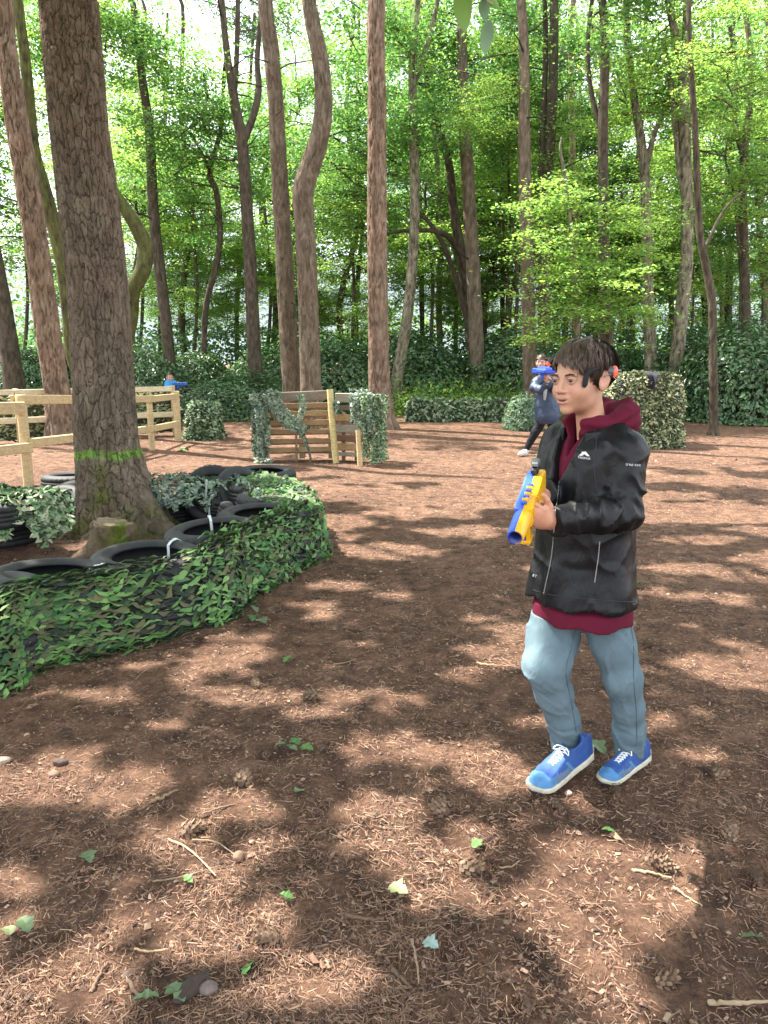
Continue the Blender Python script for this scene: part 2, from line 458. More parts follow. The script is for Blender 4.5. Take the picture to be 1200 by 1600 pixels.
def trunk_mesh(path, rad, nseg, rows, mat, plate=.06, depth=.012, seed=0, flare=None, paint=None, mossbase=False, col=None):
    S = spline(np.column_stack([path, rad]), rows); P, T, Nn, B = frames(S[:, :3]); R = S[:, 3]
    L = np.concatenate([[0], np.cumsum(np.linalg.norm(np.diff(P, axis=0), axis=1))])
    a = np.arange(nseg)*2*math.pi/nseg
    A, LL = np.meshgrid(a, L); 
    npl = max(6, int(2*math.pi*np.median(R)/plate))
    wx = (fbm(np.cos(A)*2+seed, np.sin(A)*2, LL*1.5, 2, seed)-.5)*1.6
    gx = A/(2*math.pi)*npl + wx; gy = LL/(plate*3.0) + (fbm(np.cos(A)*1.5, np.sin(A)*1.5+seed, LL*3, 2, seed+5)-.5)*2.5
    gx = gx + (noise3(gx*2.2, gy*3, 0*gx, seed+3)-.5)*.55; gy = gy + (noise3(gx*2, gy*3, 0*gx+7, seed+4)-.5)*.6
    F1, F2, ID = voro(gx, gy, npl, seed)
    crack = np.clip((F2-F1)/.15, 0, 1); crack = crack*crack*(3-2*crack)
    F1b, F2b, IDb = voro(gx*3, gy*2.4, npl*3, seed+1); flake = np.clip((F2b-F1b)/.35, 0, 1)
    D = depth*(crack*(.75+.5*ID) + .28*flake + .5*IDb*.3 + .5*(fbm(np.cos(A)*3, np.sin(A)*3, LL*6, 3, seed+9)-.5)) - depth
    RR = R[:, None] + D
    if flare is not None: RR = RR + flare(A, P[:, 2][:, None], B, Nn)
    V = P[:, None, :] + RR[..., None]*(np.cos(A)[..., None]*Nn[:, None, :] + np.sin(A)[..., None]*B[:, None, :])
    C = np.ones(A.shape+(3,))*(.60+.40*crack)[..., None]
    C *= (.90+.2*ID)[..., None]*(.9+.1*flake)[..., None]*np.array([1, .99, .97])
    if col is not None: C = C*col(V, crack)
    i, j = np.meshgrid(np.arange(rows-1), np.arange(nseg), indexing='ij'); j2 = (j+1) % nseg
    F = np.stack([i*nseg+j, i*nseg+j2, (i+1)*nseg+j2, (i+1)*nseg+j], -1).reshape(-1, 4)
    return mesh_np('trunk', V.reshape(-1, 3), F, True, C.reshape(-1, 3), mat)

# ------------------------------------------------------------------ leaves
LEAF = {
    'lime':  mat_leaf('leaf_lime',  (.150, .240, .065), (.33, .54, .10), .5, .5),
    'green': mat_leaf('leaf_green', (.105, .195, .055), (.21, .42, .09), .47, .5),
    'deep':  mat_leaf('leaf_deep',  (.065, .130, .048), (.12, .26, .07), .40, .45),
    'holly': mat_leaf('leaf_holly', (.060, .122, .046), (.09, .18, .05), .22, .30, .6),
    'bluish': mat_leaf('leaf_needle', (.07, .12, .065), (.10, .17, .07), .25, .5),
}
def leaf_mesh(P, size, rs, up=.8, var=.28, hue=.10, aspect=.55, name='crown', mat=None, nrm=None):
    n = len(P)
    nn = rs.normal(0, 1, (n, 3)); nn[:, 2] = np.abs(nn[:, 2])+up*1.5
    if nrm is not None: nn = nn*.55 + nrm*1.6
    nn /= np.linalg.norm(nn, axis=1)[:, None]
    d = rs.normal(0, 1, (n, 3)); d -= nn*(d*nn).sum(1)[:, None]; d /= np.linalg.norm(d, axis=1)[:, None]
    s = np.cross(nn, d); L = (size*rs.uniform(.6, 1.25, n))[:, None]; W = L*aspect*.5
    fold = nn*L*rs.uniform(.0, .22, n)[:, None]
    V = np.stack([P-d*L*.5, P-d*L*.05+s*W+fold, P+d*L*.5, P-d*L*.05-s*W+fold], 1).reshape(-1, 3)
    b = np.arange(n)[:, None]*4; F = np.concatenate([b+[0, 1, 2], b+[0, 2, 3]])
    v = np.exp(rs.normal(0, var, n)); h = rs.normal(0, hue, n)
    c = np.stack([v*(1+h*1.6), v*(1+h*.3), v*(1-h)], 1).clip(.15, 3)
    return mesh_np(name, V, F, False, np.repeat(c, 4, 0), mat)

def crown_points(rs, nb, R, H, nleaf, flat=.12, spread=.38, droop=0.0):
    """leafy sprays along limbs reaching out from an axis; returns leaf points, limb list"""
    pts = []; limbs = []; per = nleaf//nb
    for i in range(nb):
        h = rs.uniform(-H/2, H/2); a = rs.uniform(0, 6.283); L = R*rs.uniform(.55, 1.1)*(1-.35*abs(h)/(H/2))
        el = rs.uniform(-.15, .5)
        d = np.array([math.cos(a)*math.cos(el), math.sin(a)*math.cos(el), math.sin(el)])
        t = np.linspace(0, 1, 6)[:, None]; w = np.cumsum(rs.normal(0, .07*L, (6, 3)), 0)*t
        path = np.array([0, 0, h]) + d*L*t + w + np.array([0, 0, -1])*(t**2)*L*(.15+droop)
        limbs.append((path, .02*L/2+.006))
        nc = 9; tc = rs.uniform(.25, 1.05, nc)
        cc = np.array([0, 0, h]) + d*L*tc[:, None] + np.interp(tc, t[:, 0], np.arange(6))[:, None]*0 + np.stack([np.interp(tc, t[:, 0], (path-(np.array([0, 0, h])+d*L*t))[:, k]) for k in range(3)], 1)
        cc += rs.normal(0, 1, (nc, 3))*np.array([.32, .32, .14])*L*.42
        w8 = rs.dirichlet(np.ones(nc)*2.0); m = (w8*per).astype(int)
        for c, k in zip(cc, m):
            if k < 1: continue
            q = rs.normal(0, 1, (k, 3))*np.array([spread, spread, flat])*(R/3.0)**.5*rs.uniform(.6, 1.2)
            q[:, 2] += .25*flat*rs.normal(0, 1)*1.0 + q[:, 0]*rs.normal(0, .12) + q[:, 1]*rs.normal(0, .12)
            pts.append(c+q)
    return np.concatenate(pts), limbs
def limb_mesh(limbs, mat, n=4):
    mb = MB()
    for p, r in limbs: mb.tube(p, np.linspace(r, r*.25, len(p)), n, (1, 1, 1), False)
    return mb.mesh('limbs', mat)
CROWNS = {}
def crown_variant(key):
    if key in CROWNS: return CROWNS[key]
    kind, k = key; rs = np.random.default_rng(100+k+{'lime': 0, 'green': 20, 'deep': 40, 'bluish': 60}[kind])
    if kind == 'bluish': P, L = crown_points(rs, 16, 2.2, 4.0, 9000, .16, .26); m = leaf_mesh(P, .10, rs, .3, .3, .06, .22, 'crown', LEAF[kind])
    elif kind == 'lime': P, L = crown_points(rs, 15, 2.4, 3.4, 6300, .07, .40, .1); m = leaf_mesh(P, .10, rs, 1.3, .26, .12, .6, 'crown', LEAF[kind])
    elif kind == 'green': P, L = crown_points(rs, 15, 2.8, 4.2, 6800, .16, .36); m = leaf_mesh(P, .12, rs, .8, .3, .12, .6, 'crown', LEAF[kind])
    else: P, L = crown_points(rs, 15, 2.6, 3.8, 6500, .2, .36); m = leaf_mesh(P, .12, rs, .7, .3, .10, .6, 'crown', LEAF[kind])
    CROWNS[key] = (m, limb_mesh(L, BARK['dark'])); return CROWNS[key]

def at_trunk(S, z):
    i = int(np.argmin(np.abs(S[:, 2]-z))); return S[i, :3]
def add_crown(root, pos, kind, k, s=1.0, rot=None, sz=1.0):
    me, lm = crown_variant((kind, k))
    for nm, m in (('crown', me), ('limbs', lm)):
        o = link(nm, m, root); o['kind'] = 'stuff'; o.location = Vector(pos)-root.location
        o.rotation_euler = (0, 0, rot or 0); o.scale = (s, s, s*sz)
        rot = o.rotation_euler.z

def make_tree(label, d, pts, mat='dark', top=13, res=1, crowns=(), plate=.06, depth=.012, forks=(), cat='tree', name='tree', group=None, flare=True, snags=0, seed=None, **kw):
    """pts: (u, v, width in photo pixels) from the foot up, at distance d"""
    seed = seed if seed is not None else int(abs(pts[0][0]))+7
    rs = np.random.default_rng(seed)
    P = []; R = []
    for (u, v, w) in pts:
        p = Q(u, v, d); P.append(p); R.append(w*(.88 if res == 2 else 1)/2/pxm(d, p[2]))
    P = np.array(P); R = np.array(R)
    foot = P[0].copy()
    if foot[2] > .15:                # the foot is hidden in the photo: carry the stem down to the ground
        t = (P[0]-P[1]); t = t/abs(t[2]) if abs(t[2]) > .05 else np.array([0, 0, -1.0])
        t = np.clip(t, -.35, .35); t[2] = -1
        P = np.vstack([P[0]+t*(foot[2]+.12), P]); R = np.concatenate([[R[0]*1.12], R])
    else:
        P[0, 2] = -.12
    if P[-1, 2] < top:
        t = P[-1]-P[-2]; t /= np.linalg.norm(t); t = t*.6+np.array([0, 0, .4]); t /= np.linalg.norm(t)
        g = top-P[-1, 2]; P = np.vstack([P, P[-1]+t*g*.5+np.array([rs.normal(0, .15), rs.normal(0, .15), 0]), P[-1]+t*g]); R = np.concatenate([R, [R[-1]*.75, R[-1]*.4]])
    root = empty(name, (P[0][0], P[0][1], 0)); tag(root, label, cat, group)
    S = spline(np.column_stack([P, R]), 120)
    nseg = {0: 8, 1: 24, 2: 88, 3: 128}[res]; rows = {0: 30, 1: 120, 2: 300, 3: 420}[res]
    if res == 2: plate *= 1.5; depth *= 1.25
    r0 = R[0]; ph = rs.random(4)*6.28
    def fl(A, z, B, Nn):
        return r0*np.exp(-np.clip(z, 0, 9)/(r0*1.3))*(.30+.22*np.sin(3*A+ph[0])+.14*np.sin(5*A+ph[1])) if flare else 0
    me = trunk_mesh(P, R, nseg, rows, BARK[mat], plate, depth, seed, fl, **kw)
    tr = wpart('trunk', me, root)
    for f in forks:                  # (points) limbs seen against the sky
        fp = np.array([Q(u, v, d+dd) for (u, v, w, dd) in f]); fr = np.array([w/2/pxm(d, 3) for (u, v, w, dd) in f])
        S2 = spline(np.column_stack([fp, fr]), max(12, 6*len(fp)))
        mb = MB(); mb.tube(S2[:, :3], S2[:, 3], 8, (.9, .9, .9)); wpart('limb', mb.mesh('limb', BARK[mat], True), root)
    if snags:
        for _ in range(snags):
            mb = MB()
            z = rs.uniform(2.0, 9); c = at_trunk(S, z); a = rs.uniform(0, 6.28); L = rs.uniform(.3, 1.6)
            dd = np.array([math.cos(a), math.sin(a), rs.uniform(-.2, .5)])
            p = c + dd*np.linspace(0, L, 5)[:, None] + np.cumsum(rs.normal(0, .04, (5, 3)), 0)
            mb.tube(p, np.linspace(.018, .005, 5)*(d/15), 4, (.6, .6, .6), False)
            wpart('branch', mb.mesh('branch', BARK['dark']), root)
    for c in crowns:                 # (kind, variant, height, dx, dy, scale)
        kind, k, z, dx, dy, s = c; b = at_trunk(S, z)
        add_crown(root, (b[0]+dx, b[1]+dy, z), kind, k, s, rs.uniform(0, 6.28))
    return root

# ------------------------------------------------------------------ the big pine by the tyre ring
def big_pine():
    d = 6.35
    pts = [(192, 850, 128), (186, 800, 124), (175, 740, 110), (167, 690, 101), (162, 600, 97), (153, 450, 95), (136, 300, 94), (122, 180, 92), (107, 0, 92)]
    P = np.array([Q(u, v, d) for u, v, w in pts]); R = np.array([w*.94/2/pxm(d, p[2]) for (u, v, w), p in zip(pts, P)])
    P[0, 2] = -.06
    t = (P[-1]-P[-2]); t /= np.linalg.norm(t)
    root = empty('pine_tree', (P[0][0], P[0][1], 0)); tag(root, 'big furrowed pine with a green paint band and mossy foot inside the tyre ring', 'tree')
    roots = [(-2.35, .10, .5), (-.45, .34, .30), (.55, .18, .45), (2.5, .13, .45), (3.9, .14, .5), (1.5, .1, .5)]   # (angle in the xy plane, size, width)
    def fl(A, z, B, Nn):
        # world direction of every column
        o = 0
        D = np.cos(A)[..., None]*Nn[:, None, :] + np.sin(A)[..., None]*B[:, None, :]
        wa = np.arctan2(D[..., 1], D[..., 0])
        for (ra, s, w) in roots:
            df = np.angle(np.exp(1j*(wa-ra))); o = o + s*np.exp(-(df/w)**2)*np.exp(-np.clip(z, 0, 9)/.17)
        return o
    def col(V, crack):
        z = V[..., 2]; x = V[..., 0]
        n = fbm(x*9, V[..., 1]*9, z*9, 3, 77)
        zb = Q(167, 706, d)[2]
        band = np.exp(-((z-zb+.012*np.sin(x*14)+(n-.5)*.05)/.034)**4)*np.clip((n-.18)*9, 0, 1)
        moss = np.clip((n-.42)*5, 0, 1)*np.clip((.34-z)/.22, 0, 1)*np.clip(1.2-.3*crack, 0, 1)
        m2 = np.clip((n-.36)*6, 0, 1)*np.exp(-((x-Q(180, 780, d)[0])/.07)**2)*np.clip((.75-z)/.3, 0, 1)
        moss = np.clip(moss+m2, 0, 1)[..., None]*.85
        red = np.clip((z-3.0)/4, 0, .15)[..., None]
        C = np.ones(V.shape)*1.0*(1-red) + np.array([1.15, .9, .8])*red
        C = C*(1-moss) + np.array([.55, .85, .20])*moss
        b = np.clip(band, 0, 1)[..., None]*.92*(.6+.4*crack[..., None])
        return C*(1-b) + np.array([.95, 2.3, .55])*b
    me = trunk_mesh(P, R, 320, 460, BARK['pine'], .040, .015, 3, fl, col=col)
    wpart('trunk', me, root)
    up = P[-1]+t*np.linspace(-.02, 1, 8)[:, None]*9
    mb = MB(); mb.tube(up, np.linspace(R[-1], .10, 8), 24, (.8, .7, .62)); wpart('upper_trunk', mb.mesh('upper_trunk', BARK['pine'], True), root)
    return root, up
BIGPINE, BP_UP = big_pine()

# ------------------------------------------------------------------ the other trees, nearest first
make_tree('leaning sunlit pine with flaking pinkish bark behind the wooden fence', 13.0,
    [(101, 700, 52), (98, 680, 45), (88, 600, 41), (72, 500, 41), (60, 400, 39), (44, 300, 38), (28, 200, 38), (13, 100, 34), (5, 0, 31)], 'pine_red', 14, 2, [('bluish', 0, 14.5, -1.5, 4.5, .8)], .05, .022, name='pine_tree', seed=3)
make_tree('dark leaning trunk at the far left edge of the clearing', 18,
    [(28, 640, 34), (20, 580, 30), (8, 500, 27), (-4, 430, 25), (-30, 300, 22)], 'dark', 13, 1, [('deep', 0, 5.0, -2, 3, .8), ('green', 1, 9, -2, 4, 1)], seed=5)
make_tree('mossy green oak with forking crooked stems behind the big pine', 14.5,
    [(160, 660, 40), (150, 620, 34), (118, 560, 26), (108, 480, 24), (96, 400, 23), (70, 300, 21), (52, 230, 19), (40, 100, 16)], 'moss', 12, 1,
    [('lime', 0, 7.5, -3.2, 4.5, 1), ('green', 0, 9, -1, 5.5, 1)], forks=[[(158, 640, 34, 0), (185, 570, 28, 0), (203, 500, 25, 0), (207, 455, 25, -.1), (224, 420, 25, -.1), (226, 385, 24, 0), (211, 350, 22, 0), (190, 318, 18, 0), (160, 270, 15, 0), (140, 200, 12, .3), (128, 110, 9, .6), (135, 10, 6, .8), (120, -60, 2, 1)]], seed=9)
make_tree('straight grey brown pine behind the left end of the pallet barricade', 15.5,
    [(457, 668, 35), (455, 600, 32), (448, 480, 31), (443, 380, 30), (436, 260, 28), (430, 150, 27), (421, 60, 26), (414, 0, 25)], 'pine', 15, 2, [('bluish', 1, 15, -1, 4.5, .8)], .055, .014, name='pine_tree', snags=8, seed=12)
make_tree('pine with a pronounced double bend behind the pallet barricade', 15.0,
    [(488, 665, 38), (486, 610, 36), (483, 520, 35), (480, 430, 35), (476, 350, 35), (474, 300, 37), (484, 262, 36), (499, 215, 33), (506, 160, 30), (500, 90, 28), (488, 30, 26), (480, -40, 24)], 'pine', 15, 2, [('bluish', 2, 15, 0, 5, .8)], .055, .014, name='pine_tree', seed=14)
make_tree('straight reddish pine rising beside the right end of the pallet barricade', 15.6,
    [(597, 672, 46), (594, 640, 40), (592, 560, 36), (590, 450, 35), (589, 300, 33), (589, 150, 31), (588, 0, 30)], 'pine_red', 15, 2, [('bluish', 3, 15, 1, 5, .8)], .05, .018, name='pine_tree', seed=17)
make_tree('slender curved grey tree just right of the reddish pine', 20,
    [(618, 625, 20), (622, 580, 18), (633, 520, 17), (642, 440, 16), (648, 330, 15), (646, 200, 14), (645, 110, 12), (652, 0, 10)], 'pale', 12, 1,
    [('green', 2, 8, 0, .5, .9), ('green', 3, 6.3, -1.4, 1, .7)], forks=[[(646, 130, 11, 0), (664, 80, 9, .2), (680, 20, 7, .3), (690, -40, 6, .3)]], seed=21)
make_tree('tall brown pine left of the two boys, rising from low ferns', 21,
    [(750, 612, 26), (746, 560, 23), (742, 480, 22), (737, 380, 21), (730, 260, 20), (724, 160, 17), (722, 40, 15)], 'pine', 14, 1, [('bluish', 0, 11.5, 0, 0, 1), ('green', 1, 8.5, .8, 2, .8)], snags=6, name='pine_tree', seed=23)
make_tree('dark oak with low limbs spreading left beside the tall brown pine', 22,
    [(741, 600, 18), (735, 500, 17), (722, 410, 16), (708, 320, 14), (700, 250, 12), (672, 150, 9)], 'dark', 11, 1,
    [('green', 3, 7.6, -2, 0, 1), ('lime', 1, 5.5, -2.3, -.5, .7), ('green', 0, 9.5, 1, 0, 1)],
    forks=[[(734, 440, 12, 0), (716, 390, 10, -.3), (690, 364, 8, -.6), (640, 360, 6, -.8), (600, 365, 4, -.8)], [(735, 520, 8, 0), (700, 400, 8, -.4), (668, 345, 6, -.8), (640, 330, 4, -1)]], seed=25)
make_tree('dark straight pine rising behind the boy in the navy coat', 18,
    [(829, 600, 22), (827, 560, 21), (825, 450, 20), (821, 330, 20), (819, 200, 18), (818, 60, 15)], 'pine', 13, 1, [('bluish', 1, 11, 0, 0, 1), ('lime', 2, 7.5, -.8, 1, .7)], snags=6, name='pine_tree', seed=28)
make_tree('dark leaning trunk with two upper stems above the lime green sprays', 21,
    [(852, 560, 20), (850, 450, 19), (850, 330, 18), (858, 240, 17), (864, 130, 15), (866, 0, 13)], 'dark', 12, 1, [('green', 0, 8.5, 0, 1, .9), ('lime', 0, 6.2, .4, .4, .8)], forks=[[(845, 300, 10, 0), (848, 200, 9, .1), (853, 80, 8, .2), (850, -20, 7, .2)]], seed=31)
make_tree('thin pinkish pine stem between the two dark trunks behind the sprays', 24,
    [(900, 600, 13), (899, 450, 12), (895, 300, 11), (893, 150, 10), (893, 40, 9)], 'pine_red', 13, 1, [('bluish', 2, 11, 0, 0, .8)], seed=33, name='pine_tree')
make_tree('thick brown trunk whose foot shows behind the dark haired boy', 17.5,
    [(947, 600, 26), (946, 540, 24), (944, 450, 18), (943, 330, 16), (942, 200, 15), (945, 60, 13)], 'dark', 12, 1, [('lime', 1, 7.8, .8, 1, .8), ('green', 1, 10, 0, 0, 1)], forks=[[(942, 210, 9, 0), (925, 150, 8, .2), (918, 80, 7, .3), (926, -10, 6, .4)]], seed=35)
make_tree('pale barked tree with moss standing left behind the net hide', 19,
    [(1018, 610, 22), (1017, 560, 19), (1013, 470, 17), (1011, 380, 16), (1008, 280, 15), (1000, 210, 13), (988, 130, 11), (978, 0, 9)], 'pale', 12, 1,
    [('lime', 2, 8.2, .5, 0, .8)], forks=[[(1008, 270, 9, 0), (1022, 210, 8, .2), (1038, 170, 6, .3), (1044, 90, 5, .4)]], seed=38)
make_tree('pale forked tree leaning right directly behind the net hide', 18.5,
    [(1050, 610, 24), (1057, 560, 21), (1066, 480, 20), (1073, 400, 19), (1073, 300, 17), (1070, 200, 16), (1066, 110, 15), (1052, 40, 12), (1038, -40, 10)], 'pale', 12, 1,
    [('green', 2, 8.6, .6, .5, .9), ('lime', 0, 6.5, 1.2, 0, .6)], forks=[[(1068, 140, 11, 0), (1070, 80, 10, .1), (1072, 0, 9, .1)], [(1074, 330, 12, 0), (1062, 260, 11, .1), (1052, 160, 10, .2), (1036, 60, 8, .2)]], seed=41)
make_tree('thin dark crooked tree alone on the bare ground at the right', 14.2,
    [(1117, 672, 15), (1115, 640, 13), (1114, 560, 12.5), (1113, 480, 12), (1104, 420, 12), (1094, 370, 11), (1090, 300, 10), (1086, 200, 9), (1078, 90, 8)], 'dark', 9, 1, [('lime', 1, 6.6, 1, .5, .6)], forks=[[(1098, 395, 6, 0), (1130, 330, 4, .2), (1160, 300, 3, .3)]], seed=43)
make_tree('forked tree with a high U shaped fork near the right edge', 20,
    [(1166, 610, 16), (1165, 500, 15), (1163, 400, 14), (1160, 320, 13), (1164, 230, 12), (1172, 160, 10), (1172, 80, 8)], 'dark', 11, 1,
    [('green', 3, 8.0, 1.3, 0, .9), ('deep', 1, 5.2, 1, 1, .8)], forks=[[(1160, 240, 9, 0), (1148, 190, 8, 0), (1152, 120, 7, 0), (1140, 40, 6, 0)]], seed=46)
make_tree('orange barked pine with forked top left of the double bend pine', 19,
    [(398, 560, 22), (393, 460, 20), (389, 380, 19), (384, 300, 18), (378, 220, 17), (372, 190, 16), (360, 120, 12), (352, 60, 10), (346, -20, 9)], 'dark', 12, 1,
    [('bluish', 3, 10.5, 0, 1, 1), ('green', 1, 6.5, -1, 1.5, .8)], forks=[[(379, 225, 12, 0), (396, 180, 11, 0), (404, 140, 10, .1), (402, 90, 8, .2), (408, 20, 7, .2)], [(366, 150, 9, 0), (370, 80, 8, .2), (372, -10, 7, .2)]], snags=10, seed=49)
make_tree('slim knotty tree right of the crooked mossy limb', 20,
    [(268, 610, 20), (262, 530, 18), (252, 440, 17), (240, 330, 16), (234, 210, 14), (222, 120, 12), (210, 20, 10)], 'dark', 12, 1, [('green', 2, 7.6, .6, 0, .9), ('lime', 1, 9.2, -.6, -.5, .8)], snags=6, seed=52)
make_tree('thin crooked sapling tree left of the orange barked pine', 21,
    [(318, 560, 9), (322, 480, 9), (336, 420, 9), (344, 370, 9), (338, 300, 9), (328, 270, 8), (345, 200, 7), (350, 120, 6)], 'dark', 9, 1, [('green', 0, 6.2, .6, .5, .8)], forks=[[(330, 272, 6, 0), (318, 245, 5, 0), (300, 210, 4, .1)]], seed=55)
# slender trees further back in the wood, each on its own foot
BACK = [(292, 26, 11, 'left of the thin crooked sapling'), (545, 27, 10, 'between the double bend pine and the reddish pine'), (562, 31, 8, 'just left of the reddish pine'),
        (690, 26, 10, 'right of the slender curved grey tree'), (662, 30, 8, 'behind the low green wall'), (765, 27, 9, 'right of the tall brown pine'), (790, 30, 8, 'left of the boy in navy'),
        (877, 28, 10, 'above the dark haired boy, left of the thin pinkish pine'), (985, 26, 11, 'left of the mossy pale barked tree'), (1092, 27, 10, 'right of the pale forked tree'),
        (1140, 25, 12, 'left of the high U shaped fork'), (1190, 24, 13, 'at the right edge of the picture'), (212, 27, 10, 'just right of the big pine'), (420, 28, 10, 'left of the straight grey pine'), (735, 30, 8, 'behind the dark oak'), (930, 30, 9, 'right of the thin pinkish pine'),
        (480, 30, 8, 'behind the double bend pine foot'), (600, 33, 8, 'behind the reddish pine'), (710, 33, 7, 'left behind the tall brown pine'), (812, 27, 8, 'just left of the dark straight pine'), (862, 33, 8, 'behind the dark leaning trunk'), (915, 33, 7, 'right behind the thin pinkish pine'), (962, 31, 9, 'behind the thick brown trunk'), (1035, 29, 9, 'between the two pale barked trees'), (1108, 32, 8, 'right behind the forked pale tree'), (1128, 30, 7, 'right behind the lone thin tree'), (372, 31, 8, 'left behind the orange barked pine'), (150, 30, 9, 'hidden low behind the big pine'), (250, 32, 8, 'left behind the slim knotty tree')]
for i, (u, d, w, where) in enumerate(BACK):
    rs = np.random.default_rng(300+i); j = lambda s: float(rs.normal(0, s))
    lean = j(14); bw = j(9)
    make_tree('slender background tree ' + where, d, [(u, 600, w), (u+bw, 480, w*.95), (u+lean*.5-bw, 330, w*.85), (u+lean+bw*.6, 180, w*.7), (u+lean*1.5, 20, w*.55)], ['dark', 'dark', 'dark', 'pine'][i % 4], 13, 0,
        [(['green', 'lime', 'lime', 'green'][i % 4], i % 4, 5.2+j(.8), j(1), 1+j(1), .9), (['lime', 'green', 'green', 'deep'][i % 4], (i+1) % 4, 9+j(1), j(1), j(1), 1.0), (['lime', 'green', 'green', 'lime'][i % 4], (i+2) % 4, 6.8+j(.9), j(1.5), 1.5+j(1), .95), (['green', 'lime', 'green', 'green'][i % 4], (i+3) % 4, 3.9+j(.6), j(1.5), j(1), .6)],
        group='slender trees at the back of the wood', seed=400+i, snags=5)

# low bright sprays of the young beech on the right
def beech():
    d = 16.0
    root = make_tree('young beech with bright lime sprays above the dark haired boy', d, [(905, 610, 9), (903, 520, 8), (898, 430, 7), (890, 340, 6), (880, 260, 5)], 'pale', 5.6, 0, (), seed=61, name='beech_tree')
    rs = np.random.default_rng(9); pts = []; limbs = []
    specs = [(880, 330, 0, 120, 14), (930, 300, .3, 110, 12), (850, 380, -.2, 90, 12), (900, 400, .2, 120, 16), (960, 350, .1, 100, 12), (870, 440, 0, 90, 14), (935, 440, -.3, 110, 15), (980, 420, .3, 90, 12), (900, 480, -.2, 110, 16), (960, 490, .1, 100, 13), (1010, 470, .5, 70, 8), (850, 500, .2, 70, 10), (1020, 390, .4, 80, 8), (840, 325, .5, 60, 7), (1000, 330, .8, 70, 8)]
    ax = np.array([Q(900, v, d) for v in (520, 430, 340, 260)])
    for (u, v, dd, wpx, ns) in specs:
        c = np.array(Q(u, v, d+dd)); s0 = ax[np.argmin(np.abs(ax[:, 2]-(c[2]-.5)))]
        tt = np.linspace(0, 1, 6)[:, None]; limbs.append((s0*(1-tt)+c*tt+np.array([0, 0, .25])*np.sin(tt*3.1), .014))
        for _ in range(ns):
            cc = c+rs.normal(0, 1, 3)*np.array([wpx/75*.33, .55, .26]); k = int(rs.integers(40, 130))
            sp = rs.uniform(.16, .34); q = rs.normal(0, 1, (k, 3))*np.array([sp, sp, .035]); q[:, 2] += q[:, 0]*rs.normal(0, .15)-.25*(q[:, 0]**2+q[:, 1]**2)
            pts.append(cc+q)
    P = np.concatenate(pts)
    wpart('crown', leaf_mesh(P, .085, rs, 1.6, .24, .12, .62, 'crown', LEAF['lime']), root)
    wpart('limbs', limb_mesh(limbs, BARK['pale']), root)['kind'] = 'stuff'
beech()
for i, (u, d, z, k, s, where) in enumerate(((1075, 22, 5.4, 0, .9, 'between the forked pale tree and the lone thin one'), (1150, 20, 6.0, 2, .85, 'near the right edge behind the lone thin tree'), (800, 23, 8.0, 3, .9, 'above the boy in navy'), (1185, 23, 8.6, 3, 1.0, 'high at the right edge'), (545, 23.5, 5.0, 1, .95, 'in the gap left of the reddish pine'), (668, 24.5, 5.4, 2, 1.0, 'left of the tall brown pine'), (785, 24.5, 5.0, 0, .95, 'behind the boy in navy'), (975, 25, 5.6, 3, 1.0, 'behind the dark haired boy'), (300, 24, 5.2, 0, 1.0, 'behind the thin crooked sapling'), (415, 25, 5.0, 2, .95, 'left of the straight grey pine'), (215, 24, 5.6, 1, .9, 'right of the big pine'), (35, 23, 5.2, 3, 1.1, 'at the far left edge'))):
    make_tree('slight young tree with lime leaves ' + where, d, [(u, 600, 6), (u+8, 450, 5), (u-4, 300, 4)], 'dark', z+1, 0, [('lime', k, z, 0, 0, s), ('lime', (k+1) % 4, z-1.9, .8, .4, s*.75)], group='slight young trees in the wood', seed=500+i, name='young_tree')

# ------------------------------------------------------------------ shrubs and distant wood
def bush_mesh(k, n, size, mat, R=(1.5, 1.1, 1.3), name='foliage'):
    rs = np.random.default_rng(700+k)
    d = rs.normal(0, 1, (n, 3)); d /= np.linalg.norm(d, axis=1)[:, None]; d[:, 2] = np.abs(d[:, 2])*1.0-.12
    lump = .78+.42*fbm(d[:, 0]*2.2+k, d[:, 1]*2.2, d[:, 2]*2.2, 3, k)
    r = lump*np.clip(1-np.abs(rs.normal(0, .13, n)), .2, 1.1)
    P = d*r[:, None]*np.array(R); P[:, 2] = np.maximum(P[:, 2]+.05, .03)
    return leaf_mesh(P, size, rs, .5, .32, .08, .5, name, mat, nrm=d)
BUSH = [bush_mesh(0, 9000, .095, LEAF['holly']), bush_mesh(1, 9000, .10, LEAF['holly'], (1.7, 1.2, 1.5)), bush_mesh(2, 8000, .095, LEAF['deep'], (1.4, 1.1, 1.2)), bush_mesh(3, 7000, .10, LEAF['deep'], (1.3, 1.2, 1.7))]
bs_stem = MB()
for i in range(9):
    a = i*2.4; bs_stem.tube([(0.1*math.cos(a), .1*math.sin(a), -.05), (.4*math.cos(a), .35*math.sin(a), .5), (.9*math.cos(a), .7*math.sin(a), .95)], [.035, .025, .01], 5, (.5, .5, .5), False)
BS = bs_stem.mesh('stem', BARK['dark'])
def bush(label, u, d, k, s=1.0, sz=1.0, rz=0.0, group='evergreen shrubs round the clearing'):
    x = Q(u, 600, d)[0]; r = empty('shrub', (x, d, 0), rz); tag(r, label, 'shrub', group)
    f = link('foliage', BUSH[k], r); f.scale = (s, s, s*sz); t = link('stem', BS, r); t.scale = (s, s, s*sz); return r
bush('pale glossy leaved shrub left behind the pallet barricade', 372, 18.5, 1, .95, .80, .3)
bush('dark evergreen shrub behind the boy in light blue', 300, 21, 0, 1.3, 1.05, 1.3)
bush('dark shrub at the far left edge behind the fence', 20, 21, 0, 1.3, 1.1, 2.3)
bush('dark shrub behind the leaning sunlit pine', 110, 21, 2, 1.3, 1.2, .9)
bush('dark shrub just right of the big pine trunk', 228, 20, 1, 1.05, 1.1, 2.0)
